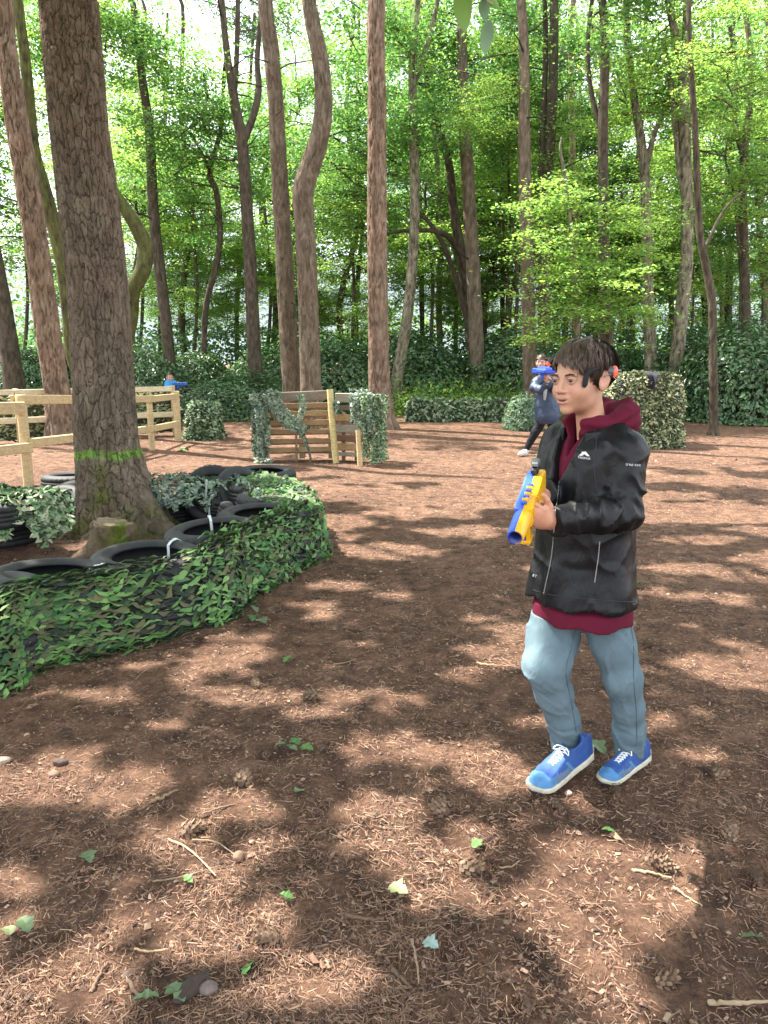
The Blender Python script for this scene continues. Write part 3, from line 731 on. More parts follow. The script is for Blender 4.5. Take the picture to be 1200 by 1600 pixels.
bush('tall dark shrub filling the gap behind the double bend pine', 520, 20.5, 0, 1.4, 1.15, .5)
bush('dark shrub behind the straight grey pine', 430, 22, 2, 1.4, 1.2, 4.0)
bush('shrub right of the reddish pine above the low green wall', 650, 22, 1, 1.3, 1.15, 1.7)
bush('broad shrub above the bright ferns in the middle', 705, 22.5, 0, 1.3, 1.1, 2.9)
bush('shrub between the tall brown pine and the boy in navy', 790, 21.5, 1, 1.25, 1.2, 5.0)
bush('dark shrub immediately behind the dark haired boy', 905, 20.5, 0, 1.3, 1.2, 3.3)
bush('dark shrub left behind the net hide', 985, 21, 2, 1.3, 1.2, .2)
bush('dark evergreen shrub behind the right side of the net hide', 1085, 19.5, 1, 1.25, 1.2, 1.1)
bush('pale green shrub at the right edge of the clearing', 1175, 17.5, 1, 1.2, 1.3, 2.4)
bush('shrub between the lone thin tree and the right edge', 1135, 21.5, 3, 1.3, 1.2, 4.4)

def haze_hills():  # added backdrop in place of the low hazy sky, haze in its colour
    n = 120; a = np.linspace(-1.25, 1.25, n); rows = [(150, -.2), (175, 9), (200, 18), (230, 24), (280, 27)]
    V = []
    for r, h in rows:
        hh = h*(.8+.45*fbm(a*5, 0*a+r*.01, 0*a, 3, 2)) if h > 0 else 0*a-.2; V.append(np.stack([r*np.sin(a), r*np.cos(a), hh], 1))
    V = np.concatenate(V); i, j = np.meshgrid(np.arange(len(rows)-1), np.arange(n-1), indexing='ij'); F = np.stack([i*n+j, (i+1)*n+j, (i+1)*n+j+1, i*n+j+1], -1).reshape(-1, 4)
    m, nt, b = new_mat('hill_haze_paint'); k = ramp(nt, noise(nt, coords(nt), .12, 4), [(.35, (.085, .115, .125)), (.65, (.12, .155, .165))]); nt.links.new(k.outputs[0], b.inputs['Base Color']); b.inputs['Roughness'].default_value = 1
    tag(link('haze_hills', mesh_np('haze_hills', V, F, True, None, m)), 'added hillside beyond the wood, painted haze blue to fill the low sky gaps', kind='structure')
haze_hills()
def distant_wood():
    rs = np.random.default_rng(77)
    # undergrowth mass behind the shrubs
    n = 50000; x = rs.uniform(-26, 26, n); y = rs.uniform(22.5, 28, n)
    top = 1.5+1.5*fbm(x*.35, y*.3, 0*x, 3, 8); z = top*rs.random(n)**.8
    P = np.stack([x, y, z], 1)
    o = link('undergrowth', leaf_mesh(P, .16, rs, .4, .32, .08, .55, 'undergrowth', LEAF['deep'])); tag(o, 'dark green undergrowth massed behind the clearing', kind='stuff')
    # wood further off: clumps
    nc = 560; cx = rs.uniform(-38, 38, nc); cy = rs.uniform(29, 44, nc); cz = 1.0+rs.random(nc)**1.4*16
    q = []
    for a, b, c in zip(cx, cy, cz):
        k = int(rs.integers(60, 190)); q.append(np.array([a, b, c])+rs.normal(0, 1, (k, 3))*np.array([1.1, 1.0, .45]))
    P = np.concatenate(q); P = P[P[:, 2] > .2]
    o = link('distant_wood', leaf_mesh(P, .26, rs, .5, .34, .12, .6, 'distant_wood', LEAF['green'])); tag(o, 'far leafy wood closing the view behind the trees', kind='stuff')
    # ferns and grass: low bright growth in front of the shrubs
    n = 9000; u = rs.uniform(0, 1, n); x = -.2+u*4.6+rs.normal(0, .4, n); y = 18.6+rs.normal(0, .7, n)+1.2; z = np.abs(rs.normal(0, .34, n))
    o = link('fern_patch', leaf_mesh(np.stack([x, y, z], 1), .13, rs, .3, .3, .12, .25, 'fern_patch', LEAF['lime'])); tag(o, 'bright low ferns growing behind the low green wall', kind='stuff')
    # loose ground cover under the shrubs
    n = 16000; x = rs.uniform(-14, 14, n); y = rs.uniform(18.5, 23, n); k = fbm(x*.6, y*.6, 0*x, 2, 5) > .48; x, y = x[k], y[k]
    o = link('ground_cover', leaf_mesh(np.stack([x, y, np.abs(rs.normal(0, .08, len(x)))], 1), .10, rs, .6, .3, .1, .4, 'ground_cover', LEAF['deep'])); tag(o, 'small green plants covering the ground under the shrubs', kind='stuff')
distant_wood()

# ------------------------------------------------------------------ unseen leaf layer over the clearing, shaped to cast its shade (gaps leave sun patches)
SUNP = [  # photo pixel centre and half sizes of the sunlit patches on the litter
    (60, 1215, 120, 34), (180, 1235, 70, 28), (250, 1215, 60, 16), (350, 1255, 80, 30), (290, 1300, 70, 45), (330, 1370, 50, 45), (400, 1320, 40, 25), (20, 1375, 55, 28), (15, 1450, 40, 40),
    (270, 1420, 80, 30), (180, 1435, 50, 20), (80, 1530, 120, 60), (20, 1580, 90, 30), (330, 1460, 90, 40), (430, 1430, 40, 40), (500, 1520, 70, 40), (400, 1560, 40, 25),
    (600, 1170, 70, 26), (700, 1185, 100, 22), (780, 1215, 60, 22), (600, 1290, 75, 35), (650, 1340, 80, 50), (700, 1390, 70, 30), (745, 1310, 40, 30), (880, 1225, 120, 16), (960, 1250, 60, 14),
    (940, 1330, 110, 30), (900, 1390, 110, 40), (980, 1420, 90, 35), (1040, 1390, 60, 30), (1090, 1340, 70, 28), (1150, 1365, 50, 20), (900, 1480, 80, 50), (960, 1540, 60, 60), (820, 1560, 50, 30), (870, 1470, 70, 30),
    (500, 1120, 50, 14), (450, 1090, 70, 10), (150, 1090, 60, 12), (20, 1090, 50, 14), (310, 1080, 60, 10), (250, 1130, 40, 8), (330, 970, 50, 10), (530, 915, 40, 9), (595, 865, 45, 9), (640, 860, 30, 8), (520, 815, 60, 12),
    (640, 800, 60, 9), (720, 830, 60, 9), (560, 770, 90, 10), (700, 770, 70, 6), (760, 965, 40, 10), (700, 905, 30, 8), (800, 990, 30, 8), (1060, 890, 70, 10), (1120, 935, 60, 9), (1010, 935, 40, 8), (1160, 905, 40, 8), (1050, 960, 30, 6),
    (1100, 845, 70, 6), (1050, 800, 60, 9), (1130, 790, 60, 7), (1180, 830, 40, 6), (560, 1000, 40, 8), (1150, 1010, 50, 8), (830, 1130, 50, 12), (1080, 1180, 40, 10),
    (620, 930, 30, 7), (1030, 1130, 30, 9)]
def light_mask(x, y):
    m = np.zeros(len(x))
    wob = (fbm(x*6, y*6, 0*x, 3, 31)-.5)*1.5
    for (u, v, ru, rv) in SUNP:
        c = G(u, v); rx = abs(G(u+ru, v)[0]-c[0]); ry = abs(G(u, v-rv)[1]-G(u, v+rv)[1])/2
        d = np.hypot((x-c[0])/rx, (y-c[1])/ry)
        m = np.maximum(m, np.clip((1.36-d+wob)*1.6, 0, 1))
    small = np.clip((fbm(x*2.6, y*2.6, 0*x, 3, 55)-.555)*9, 0, 1)*np.clip((y-2.6)/1.2, 0, .8)
    m = np.maximum(m, small)
    far = np.clip((y-5.8)/2.0, 0, 1)*np.clip((fbm(x*.8, y*1.3, 0*x, 3, 14)-.36)*7, 0, 1)
    return np.clip(np.maximum(m, far), 0, 1)
def shade_canopy():
    rs = np.random.default_rng(21)
    n = 280000; gx = rs.uniform(-7, 8.5, n); gy = rs.uniform(-1.5, 17, n)
    m = light_mask(gx, gy)
    keep = rs.random(n) < np.clip((.42-m)*4, 0, 1)*np.clip(1.1-(gy-7.5)*.14, .08, 1)*np.clip(1.15-.5*(fbm(gx*3, gy*3, 0*gx, 3, 91) > .60), 0, 1)
    gx, gy = gx[keep], gy[keep]; n = len(gx)
    z = 4.9 + .42*np.clip(gy, 0, 20) + .8*fbm(gx*.5, gy*.5, 0*gx, 2, 6) + rs.normal(0, .25, n)
    P = np.stack([gx+SUN.x/SUN.z*z, gy+SUN.y/SUN.z*z, z], 1)
    me = leaf_mesh(P, .13, rs, 1.2, .25, .1, .75, 'crown', LEAF['green'])
    wpart('crown', me, BIGPINE)  # unseen leaves added to shade the ground, hung on this pine
    for i in range(7):
        mb = MB()
        a = rs.uniform(0, 6.28); c = BP_UP[rs.integers(3, 8)]; L = rs.uniform(3, 8); d = np.array([math.cos(a), math.sin(a), .12])
        p = c+d*np.linspace(0, L, 7)[:, None]+np.cumsum(rs.normal(0, .12, (7, 3)), 0); mb.tube(p, np.linspace(.045, .012, 7), 5, (.6, .5, .42), False)
        wpart('branch', mb.mesh('branch', BARK['pine']), BIGPINE)
shade_canopy()
# ------------------------------------------------------------------ tyres
def mat_rubber():
    m, nt, b = new_mat('rubber'); c = coords(nt)
    n = noise(nt, c, 14, 5, .6); n2 = noise(nt, c, 120, 3)
    r = ramp(nt, n, [(.35, (.008, .009, .011)), (.6, (.016, .018, .019)), (.78, (.045, .038, .030))])
    nt.links.new(r.outputs[0], b.inputs['Base Color']); b.inputs['Roughness'].default_value = .68
    bump(nt, b, n2, .15, .002); return m
M_RUB = mat_rubber()
M_STRAP = mat_vc('strap_plastic', .4, nscale=60, namt=.15)
def tyre_mesh(R=.315, W=.185, n=72):
    hw = W/2; r0 = R*.62
    prof = [(r0, -hw*.72), (r0+.012, -hw*.86), (R*.74, -hw*1.0), (R*.80, -hw*1.03), (R*.815, -hw*1.015), (R*.88, -hw*.98), (R*.94, -hw*.88), (R*.975, -hw*.80), (R, -hw*.70),
            (R+.003, -hw*.40), (R-.009, -hw*.38), (R-.009, -hw*.32), (R+.004, -hw*.30), (R+.005, -hw*.05), (R-.009, -hw*.03), (R-.009, hw*.03), (R+.005, hw*.05), (R+.004, hw*.30), (R-.009, hw*.32), (R-.009, hw*.38), (R+.003, hw*.40),
            (R, hw*.70), (R*.975, hw*.80), (R*.94, hw*.88), (R*.88, hw*.98), (R*.815, hw*1.015), (R*.80, hw*1.03), (R*.74, hw*1.0), (r0+.012, hw*.86), (r0, hw*.72),
            (r0+.018, hw*.70), (R*.78, hw*.86), (R*.93, hw*.72), (R*.955, 0), (R*.93, -hw*.72), (R*.78, -hw*.86), (r0+.018, -hw*.70)]
    P = np.array(prof); m = len(P); N_ = n*2
    a = np.arange(N_)*2*math.pi/N_; rr = np.tile(P[:, 0], (N_, 1)); zz = np.tile(P[:, 1], (N_, 1))
    blk = np.zeros(m); blk[7:23] = 1
    sh = (np.arange(N_) % 4 == 0)
    rr = rr - .007*blk*sh[:, None]*(np.abs(P[:, 1]) > hw*.33)
    V = np.stack([rr*np.cos(a)[:, None], rr*np.sin(a)[:, None], zz], -1).reshape(-1, 3)
    i, j = np.meshgrid(np.arange(N_), np.arange(m), indexing='ij'); i2 = (i+1) % N_; j2 = (j+1) % m
    F = np.stack([i*m+j, i2*m+j, i2*m+j2, i*m+j2], -1).reshape(-1, 4)
    return mesh_np('tyre', V, F, True, None, M_RUB)
TYRE = tyre_mesh()
def strap_mesh(z0=-.1, col=(.62, .66, .66), w=.0085, R=.315, H=.095):
    # narrow band over the tread and the two side walls of a tyre (or of a stack of two)
    P = [(R*.60, z0), (R*.60, H-.012), (R*.70, H+.003), (R*.80, H+.005), (R*.90, H), (R*.985, H-.012), (R+.010, H-.045), (R+.010, z0)]
    mb = MB()
    V = []
    for x, z in P: V += [(x, -w, z), (x, w, z), (x+.0015, w, z+.0025), (x+.0015, -w, z+.0025)]
    F = []
    for k in range(len(P)-1):
        for e in range(4): F.append([k*4+e, k*4+(e+1) % 4, k*4+4+(e+1) % 4, k*4+4+e])
    mb.add(V, F, col); mb.box((R*.83, 0, H+.008), (.03, w*2.6, .007), None, col, 0, .001)
    return mb.mesh('strap', M_STRAP)
STRAP1 = strap_mesh(-.08)
def tyre(label, loc, tilt=0.0, tdir=0.0, spin=0.0, strap=None, group='car tyres stacked round the big pine', s=1.0):
    """tilt about the horizontal axis that lies along tdir"""
    o = link('tyre', TYRE, None, loc); o.rotation_mode = 'QUATERNION'
    o.rotation_quaternion = Matrix.Rotation(tilt, 3, Vector((math.cos(tdir), math.sin(tdir), 0))).to_quaternion() @ Matrix.Rotation(spin, 3, 'Z').to_quaternion()
    o.scale = (s, s, s); tag(o, label, 'tyre', group)
    if strap is not None:
        t = link('strap', STRAP1, o); t.rotation_euler = (0, 0, strap-spin)
    return o
TZ = .0925
def ringpos(u, v, z): g = G(u, v, z); return g[0], g[1]
RING = [(-150, 962), (-40, 920), (77, 893), (232, 866), (336, 825), (410, 800), (432, 775), (414, 758), (370, 748), (310, 745), (252, 750)]
RC = [ringpos(u, v, .36) for u, v in RING]
HID = 'black tyre buried under the green camouflage netting of the ring wall'
for i, (x, y) in enumerate(RC):
    lab = {2: 'flat black tyre at the left front of the ring, white tie across its rim', 3: 'flat black tyre before the mossy stump with a white tie over its rim', 4: 'flat tyre right of the big pine foot, white tie crossing its side wall'}.get(i, HID)
    g = 'car tyres stacked round the big pine'
    tyre(HID if i not in (2, 3, 4) else 'black tyre lying beneath the one ' + {2: 'with the left white tie', 3: 'that lies before the mossy stump', 4: 'right of the big pine foot'}[i], (x+.015, y-.01, TZ), .02, i, i*.3)
    if i in (8, 9, 10):
        continue
    st = {2: -1.0+1.35, 3: .95+.3, 4: 1.9}.get(i)
    tyre(lab, (x, y, TZ*3+.004), [.03, -.04, .05, -.03, .06, .02, .03, .05, 0, 0, 0][i], i*1.3, i*.7, st)
g = G(352, 762, .33); tyre('slanting black tyre topping the pile at the back of the ring, grey strap round it', (g[0], g[1]+.12, .28), .38, .2, 0, -1.9)
g = G(318, 800, .16); tyre('upright black tyre inside the ring beside the pine, treads facing out', (g[0]+.02, g[1]+.28, .26), 1.15, .05, .4, None, s=.82)
g = G(362, 792, .2); tyre('tyre leaning on the upright one at the back of the ring', (g[0]+.05, g[1]+.25, .25), 1.0, .9, .4, None, s=.85)
g = G(362, 806, .2); tyre('tyre wedged low under the right net of the ring, strap end beside it', (g[0]+.12, g[1]+.22, .12), .35, 2.0, .4, None, s=.9)
g = G(240, 740, .36); tyre('tyre end showing above the grey green net at the back of the ring', (g[0]+1.0, g[1]+.22, TZ*3), .03, 0, 0)
# the left arm of the ring
g = G(98, 776, .1); tyre('black tyre lying flat left of the big pine, diamond treads in view', (g[0], g[1]+.32, TZ+.09), -.05, 0, .2)
g = G(112, 796, .1); tyre('worn tyre half sunk in litter against the left side of the big pine', (g[0]+.02, g[1]+.18, .11), .45, .3, .5)
g = G(64, 800, .18); tyre('black tyre leaning outward under the left net, pale tie hanging down', (g[0]+.0, g[1]+.24, .16), .42, -.35, .3, None, s=.9)
g = G(2, 832, .18); tyre('black tyre at the left picture edge below the pale green net', (g[0]-.12, g[1]+.25, TZ+.06), .03, 0, .6)
g = G(2, 800, .36); tyre('upper tyre hidden under the pale green net at the left picture edge', (g[0]-.12, g[1]+.2, TZ*3+.06), .03, 0, .9)

# ------------------------------------------------------------------ camouflage netting
M_NET = mat_leaf('net_cloth', (1, 1, 1), (.9, .9, .9), .12, .62, .35)
PAL_RING = np.array([[.075, .175, .050], [.060, .150, .045], [.11, .23, .065], [.040, .105, .035], [.085, .15, .045], [.10, .10, .045], [.018, .028, .018], [.16, .29, .09], [.085, .21, .05]])*1.0
PAL_GREY = np.array([[.23, .33, .22], [.31, .40, .27], [.15, .21, .15], [.18, .25, .19], [.05, .07, .06], [.33, .40, .31]])
PAL_DRY = np.array([[.31, .33, .17], [.42, .42, .24], [.22, .26, .12], [.09, .12, .05], [.035, .05, .025], [.52, .51, .33], [.06, .09, .04]])
PAL_MIX = np.array([[.12, .22, .10], [.20, .28, .15], [.09, .15, .07], [.28, .33, .22], [.04, .06, .03]])
def net_patches(fn, nu, nv, size, pal, rs, curl=1.0, keep=None, width=1.0, jit=.35, patchy=1.3, out=.0):
    """rows of crescent flaps hanging on a surface; fn(s, t) -> point, outward normal, tangent along s (unit), down vector"""
    i, j = np.meshgrid(np.arange(nu), np.arange(nv), indexing='ij'); i, j = i.ravel(), j.ravel()
    s = (i + .5*(j % 2) + rs.normal(0, jit*.5, len(i)))/nu; t = (j+.5+rs.normal(0, jit*.5, len(i)))/nv
    s = np.clip(s, 0, 1); t = np.clip(t, 0, 1)
    if keep is not None: k = keep(s, t, rs); s, t = s[k], t[k]
    P, Nn, T, D = fn(s, t); n = len(s)
    # colour comes in patches like a printed camouflage
    pv = (fbm(P[:, 0]*5.5, P[:, 1]*5.5, P[:, 2]*7, 3, int(size*1000))-.5)*patchy*len(pal)*1.1 + rs.normal(0, 1.4, n)
    c = pal[np.mod(np.round(pv+len(pal)/2).astype(int), len(pal))]*np.exp(rs.normal(0, .13, n))[:, None]
    a = rs.normal(0, .55, n)*jit*1.5; ca, sa = np.cos(a)[:, None], np.sin(a)[:, None]
    T2 = T*ca + D*sa; D2 = D*ca - T*sa
    L = (size*np.exp(rs.normal(-.02, .34, n)).clip(.4, 2.0)*width)[:, None]; H = (size*np.exp(rs.normal(-.35, .32, n)).clip(.3, 1.4))[:, None]
    o = (size*rs.uniform(.05, .48, n)*curl)[:, None]; tw = rs.normal(0, .35, n)[:, None]*size
    ph = rs.uniform(0, 6.28, n)[:, None]; us = np.array([-1, -.55, 0, .55, 1]); V = []
    for k, u in enumerate(us):
        arch = 1-abs(u)**1.6
        top = P + T2*L*.62*u + D2*H*(-.38*arch+.10) + Nn*(out + .10*o + tw*u*.3)
        wv = np.sin(u*3.0+ph)*L*.10; top = top + D2*wv; hh = H*(.10+.62*arch*rs.uniform(.7, 1.3, n)[:, None])
        bot = top + D2*hh + Nn*(o*arch*(1.0+.5*u*np.sign(tw)))
        V += [top, bot]
    V = np.stack(V, 1).reshape(-1, 3); b = np.arange(n)[:, None]*10
    F = np.concatenate([b+[0, 1, 3, 2], b+[2, 3, 5, 4], b+[4, 5, 7, 6], b+[6, 7, 9, 8]])
    cc = np.repeat(c, 10, 0); cc[1::2] *= 1.06
    return V, F, cc
def unit(a): return a/(np.linalg.norm(a, axis=1)[:, None]+1e-9)
def surf_from_grid(Gd, closed=False):
    """grid of points (a,b,3) -> fn(s,t) with bilinear sampling; outward = d/ds x d/dt sign chosen by caller"""
    A, B = Gd.shape[:2]
    def samp(s, t):
        x = np.clip(s, 0, 1)*(A-1); y = np.clip(t, 0, 1)*(B-1); i = np.minimum(x.astype(int), A-2); j = np.minimum(y.astype(int), B-2)
        fx = (x-i)[:, None]; fy = (y-j)[:, None]
        return Gd[i, j]*(1-fx)*(1-fy)+Gd[i+1, j]*fx*(1-fy)+Gd[i, j+1]*(1-fx)*fy+Gd[i+1, j+1]*fx*fy
    def fn(s, t):
        e = 1/(A*1.5); f = 1/(B*1.5); P = samp(s, t)
        T = unit(samp(s+e, t)-samp(s-e, t)); D = unit(samp(s, t+f)-samp(s, t-f)); Nn = unit(np.cross(D, T))
        return P, Nn, T, D
    return fn
def grid_mesh(name, Gd, mat, col):
    A, B = Gd.shape[:2]; i, j = np.meshgrid(np.arange(A-1), np.arange(B-1), indexing='ij')
    F = np.stack([i*B+j, i*B+j+1, (i+1)*B+j+1, (i+1)*B+j], -1).reshape(-1, 4)
    return mesh_np(name, Gd.reshape(-1, 3), F, True, np.broadcast_to(np.array(col), (A*B, 3)), mat)
def net_object(name, label, layers, group=None, cat='camouflage net', parent=None):
    V = []; F = []; C = []; n = 0
    for v, f, c in layers: V.append(v); F.append(f+n); C.append(c); n += len(v)
    me = mesh_np(name, np.concatenate(V), np.concatenate(F), False, np.concatenate(C), M_NET)
    if parent is not None: return wpart(name, me, parent)
    o = link(name, me); tag(o, label, cat, group); return o

# the wall of the ring: profile swept round the outside of the tyres
def ring_net():
    rs = np.random.default_rng(31)
    C = np.array(RC[0:9]); n = 240
    S = spline(C, n); T = np.gradient(S, axis=0); T /= np.linalg.norm(T, axis=1)[:, None]
    Nn = np.stack([T[:, 1], -T[:, 0]], 1)         # outwards: to the viewer on the front arm
    # smooth a little
    for _ in range(10): Nn[1:-1] = (Nn[:-2]+Nn[1:-1]*2+Nn[2:])/4
    Nn /= np.linalg.norm(Nn, axis=1)[:, None]
    s = np.linspace(0, 1, n); al = np.concatenate([[0], np.cumsum(np.linalg.norm(np.diff(S, axis=0), axis=1))])
    # profile: (offset outward, height), from ground outside up and over to the inside
    wide = np.clip((al-2.85)/.35, 0, 1)          # from here on the net covers the whole width
    prof0 = np.array([(.43, -.005), (.375, .02), (.355, .09), (.345, .18), (.34, .28), (.325, .350), (.27, .385), (.20, .39), (.13, .38), (.07, .37)])
    prof1 = np.array([(.44, -.005), (.385, .03), (.365, .12), (.355, .21), (.33, .30), (.25, .37), (.12, .41), (-.02, .415), (-.18, .39), (-.28, .33)])
    Gd = np.zeros((n, 10, 3))
    for k in range(10):
        off = prof0[k, 0]*(1-wide)+prof1[k, 0]*wide; z = prof0[k, 1]*(1-wide)+prof1[k, 1]*wide
        off = off + .022*np.sin(al*9.2+.5)*(k < 6) + (fbm(al*3, 0*al+k*.5, 0*al, 2, 3)-.5)*.06; z = z + (fbm(al*4, 0*al+k*.7, 0*al, 2, 5)-.5)*.05*(k > 1)
        Gd[:, k, :2] = S + Nn*off[:, None]; Gd[:, k, 2] = z
    # resample rows evenly
    G2 = np.stack([spline(Gd[i], 26) for i in range(n)]); G2 = G2[:, ::-1]     # from the top inner edge down to the ground
    fn = surf_from_grid(G2)
    ln = al[-1]
    def keep(s, t, r):
        edge = .10+.16*(fbm(s*9, 0*s, 0*s, 2, 4)-.3)
        return (t > edge*(s < .55)) & ((s < .95) | (r.random(len(s)) < .6))
    nu = int(ln/.052)
    L = [net_patches(fn, nu, 34, .036, PAL_RING, rs, 1.1, keep, 1.75, .36), net_patches(fn, int(nu*.9), 30, .036, PAL_RING*.75, rs, .8, keep, 1.6, .6, out=-.018),
         net_patches(fn, int(nu*.7), 22, .042, PAL_RING*1.1, rs, 1.6, lambda s, t, r: (r.random(len(s)) < .6) & (s > .40), 1.2, 1.0, out=.014)]
    # trailing edge on the ground
    o = net_object('camouflage_net', 'green and brown camouflage net draped over the front wall of tyres', L)
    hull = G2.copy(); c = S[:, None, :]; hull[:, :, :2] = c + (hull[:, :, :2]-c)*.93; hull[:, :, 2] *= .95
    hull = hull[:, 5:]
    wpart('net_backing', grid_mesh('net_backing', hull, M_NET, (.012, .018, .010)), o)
ring_net()

def sheet(P0, P1, h0, h1, sag=0.0, out=(0, -1), rows=14, cols=40, bulge=.04, seed=0, drop=None):
    """hanging sheet between two ground points, from height h0 down to h1"""
    s = np.linspace(0, 1, cols)[:, None]; t = np.linspace(0, 1, rows)[None, :]
    x = P0[0]*(1-s)+P1[0]*s + 0*t; y = P0[1]*(1-s)+P1[1]*s + 0*t
    b = (fbm(s*6+seed, t*3, 0*s*t, 2, seed)-.4)*bulge*2
    z = h0*(1-t)+h1*t + (noise3(s*5+seed, 0*s, 0*s, seed)-.5)*.06*t - sag*4*s*(1-s)*(1-t)
    return np.stack([x+out[0]*b, y+out[1]*b, z+0*x], -1)
def net_sheet(Gd, size, pal, rs, dens=1.0, curl=1.2, rag=.25, jit=.8, wd=1.0):
    fn = surf_from_grid(Gd); W = np.linalg.norm(np.diff(Gd, axis=0), axis=2).sum(0).max(); H = np.linalg.norm(np.diff(Gd[0], axis=0), axis=1).sum()
    def keep(s, t, r): return t < 1-rag*noise3(s*14, 0*s, 0*s, 9)
    return net_patches(fn, max(3, int(W/size*dens)), max(3, int(H/size*1.5*dens)), size, pal, rs, curl, keep, wd, jit)

# back of the ring: grey green net hanging on the inner side
def back_net():
    rs = np.random.default_rng(32)
    a = G(226, 752, .40); b = G(372, 742, .43); L = []
    top = sheet((a[0]-.15, a[1]+.25), (b[0], b[1]+.25), .42, .40, 0, (0, -1), 5, 60, .05, 3)
    top[:, :, 1] -= np.linspace(0, .45, 5)[None, :]; L.append(net_sheet(top, .040, PAL_GREY, rs, 1.2, 1.3, 0))
    g = sheet((a[0]-.15, a[1]-.22), (b[0]-.05, b[1]-.2), .41, .13, 0, (0, -1), 14, 60, .06, 5); L.append(net_sheet(g, .040, PAL_GREY, rs, 1.3, 1.4, .5))
    net_object('camouflage_net', 'grey green camouflage net hanging over the back of the tyre ring', L)
    L = []; a = G(380, 745, .42); b = G(405, 765, .42)
    L.append(net_sheet(sheet((a[0]-.1, a[1]+.1), (b[0]+.1, b[1]-.2), .44, .2, 0, (-.5, -1), 12, 20, .07, 8), .042, PAL_GREY, rs, 1.3, 1.4, .3))
    net_object('camouflage_net', 'small bluish net rag at the back right corner of the tyre ring', L)
    # left arm
    L = []; c = G(8, 775, .42)
    s = np.linspace(0, 1, 26)[:, None]; t = np.linspace(0, 1, 16)[None, :]
    ang = (s-.5)*3.0; r = .47+.03*np.sin(s*19)
    rad = r*np.clip(t*2.2, .1, 1); z = np.where(t < .45, .47+.0*t, .47-.40*(t-.45)/.55)*1.0
    X = c[0]-.12+1.25*rad*np.sin(ang); Y = c[1]+.10-rad*np.cos(ang)
    Gd = np.stack([X, Y, z+0*X+(noise3(s*7, t*4, 0*s*t, 4)-.5)*.05], -1)
    L.append(net_sheet(Gd, .048, PAL_MIX*1.25, rs, 1.25, 1.4, .35)); L.append(net_sheet(Gd*np.array([1, 1, .98]), .045, PAL_DRY*.8, rs, .9, 1.2, .35))
    net_object('camouflage_net', 'pale green net draped over the tyres at the left picture edge', L)
back_net()
# loose pale tie hanging beside the leaning tyre, and the strap at the back
def loose_strap(label, pts, w=.008, col=(.55, .58, .55)):
    P = spline(np.array(pts), 14); mb = MB(); mb.tube(P, w*.5, 6, col); o = link('strap', mb.mesh('strap', M_STRAP, True)); tag(o, label, 'strap')
loose_strap('grey strap tied round the pile of tyres at the back of the ring', [(G(328, 750, .42)[0], G(328, 750, .42)[1]-.12, .44), (G(326, 770, .3)[0], G(326, 770, .3)[1]-.1, .28), (G(322, 808, .05)[0], G(322, 808, .05)[1], .04)], .014)
loose_strap('pale tie hanging from the net onto the leaning tyre at the left', [Q(62, 772, 6.35), Q(60, 785, 6.28), Q(55, 805, 6.22), Q(53, 822, 6.2)], .014, (.5, .5, .42))

# ------------------------------------------------------------------ stump
def stump():
    g = G(172, 886); cx, cy = g[0], g[1]+.0
    def f(X, Y, Z):
        x, y = X-cx, Y-cy-.12
        r = np.hypot(x, y*1.05); a = np.arctan2(y, x)
        d = r - (.125+.012*np.sin(3*a+1)+.01*np.sin(7*a)) - .035*np.exp(-np.clip(Z, 0, 9)/.07)
        d = np.maximum(d, Z-.300+.015*x/.12)
        d2 = np.maximum(r-(.150+.012*np.sin(2*a)), Z-.225-.03*np.sin(a*2+.5))
        d = smin(d, d2, .02)
        d = smin(d, rc(X, Y, Z, (cx-.10, cy+.05, .12), (cx-.30, cy-.10, .0), .07, .035), .06)
        d = smin(d, rc(X, Y, Z, (cx+.08, cy+.05, .08), (cx+.20, cy-.02, -.02), .06, .03), .05)
        d = smin(d, rc(X, Y, Z, (cx-.02, cy+.02, .08), (cx-.06, cy-.14, -.02), .06, .03), .05)
        return d + (fbm(a*3.0*np.ones_like(Z), Z*6, 0*Z*x, 3, 4)-.5)*.028 + (fbm(X*40, Y*40, Z*25, 2, 2)-.5)*.012
    V, F = surf_net(f, (cx-.4, cy-.25, -.03), (cx+.3, cy+.34, .36), .008)
    z = V[:, 2]; n = fbm(V[:, 0]*14, V[:, 1]*14, V[:, 2]*14, 3, 5)
    moss = (np.clip((n-.38)*7, 0, 1)*np.clip((z-.10)/.08, 0, 1)*np.clip(1.25-(z > .288)*.7, 0, 1)*np.clip(.55+(V[:, 0]-cx)*6, .1, 1))[:, None]
    C = np.where((z > .284)[:, None], np.array([1.3, 1.25, 1.15]), np.array([.80, .74, .66]))*(1-moss)+np.array([.50, .85, .13])*moss
    o = link('tree_stump', mesh_np('tree_stump', V, F, True, C, BARK['pine'])); tag(o, 'low mossy tree stump with a spreading root before the big pine', 'stump')
stump()

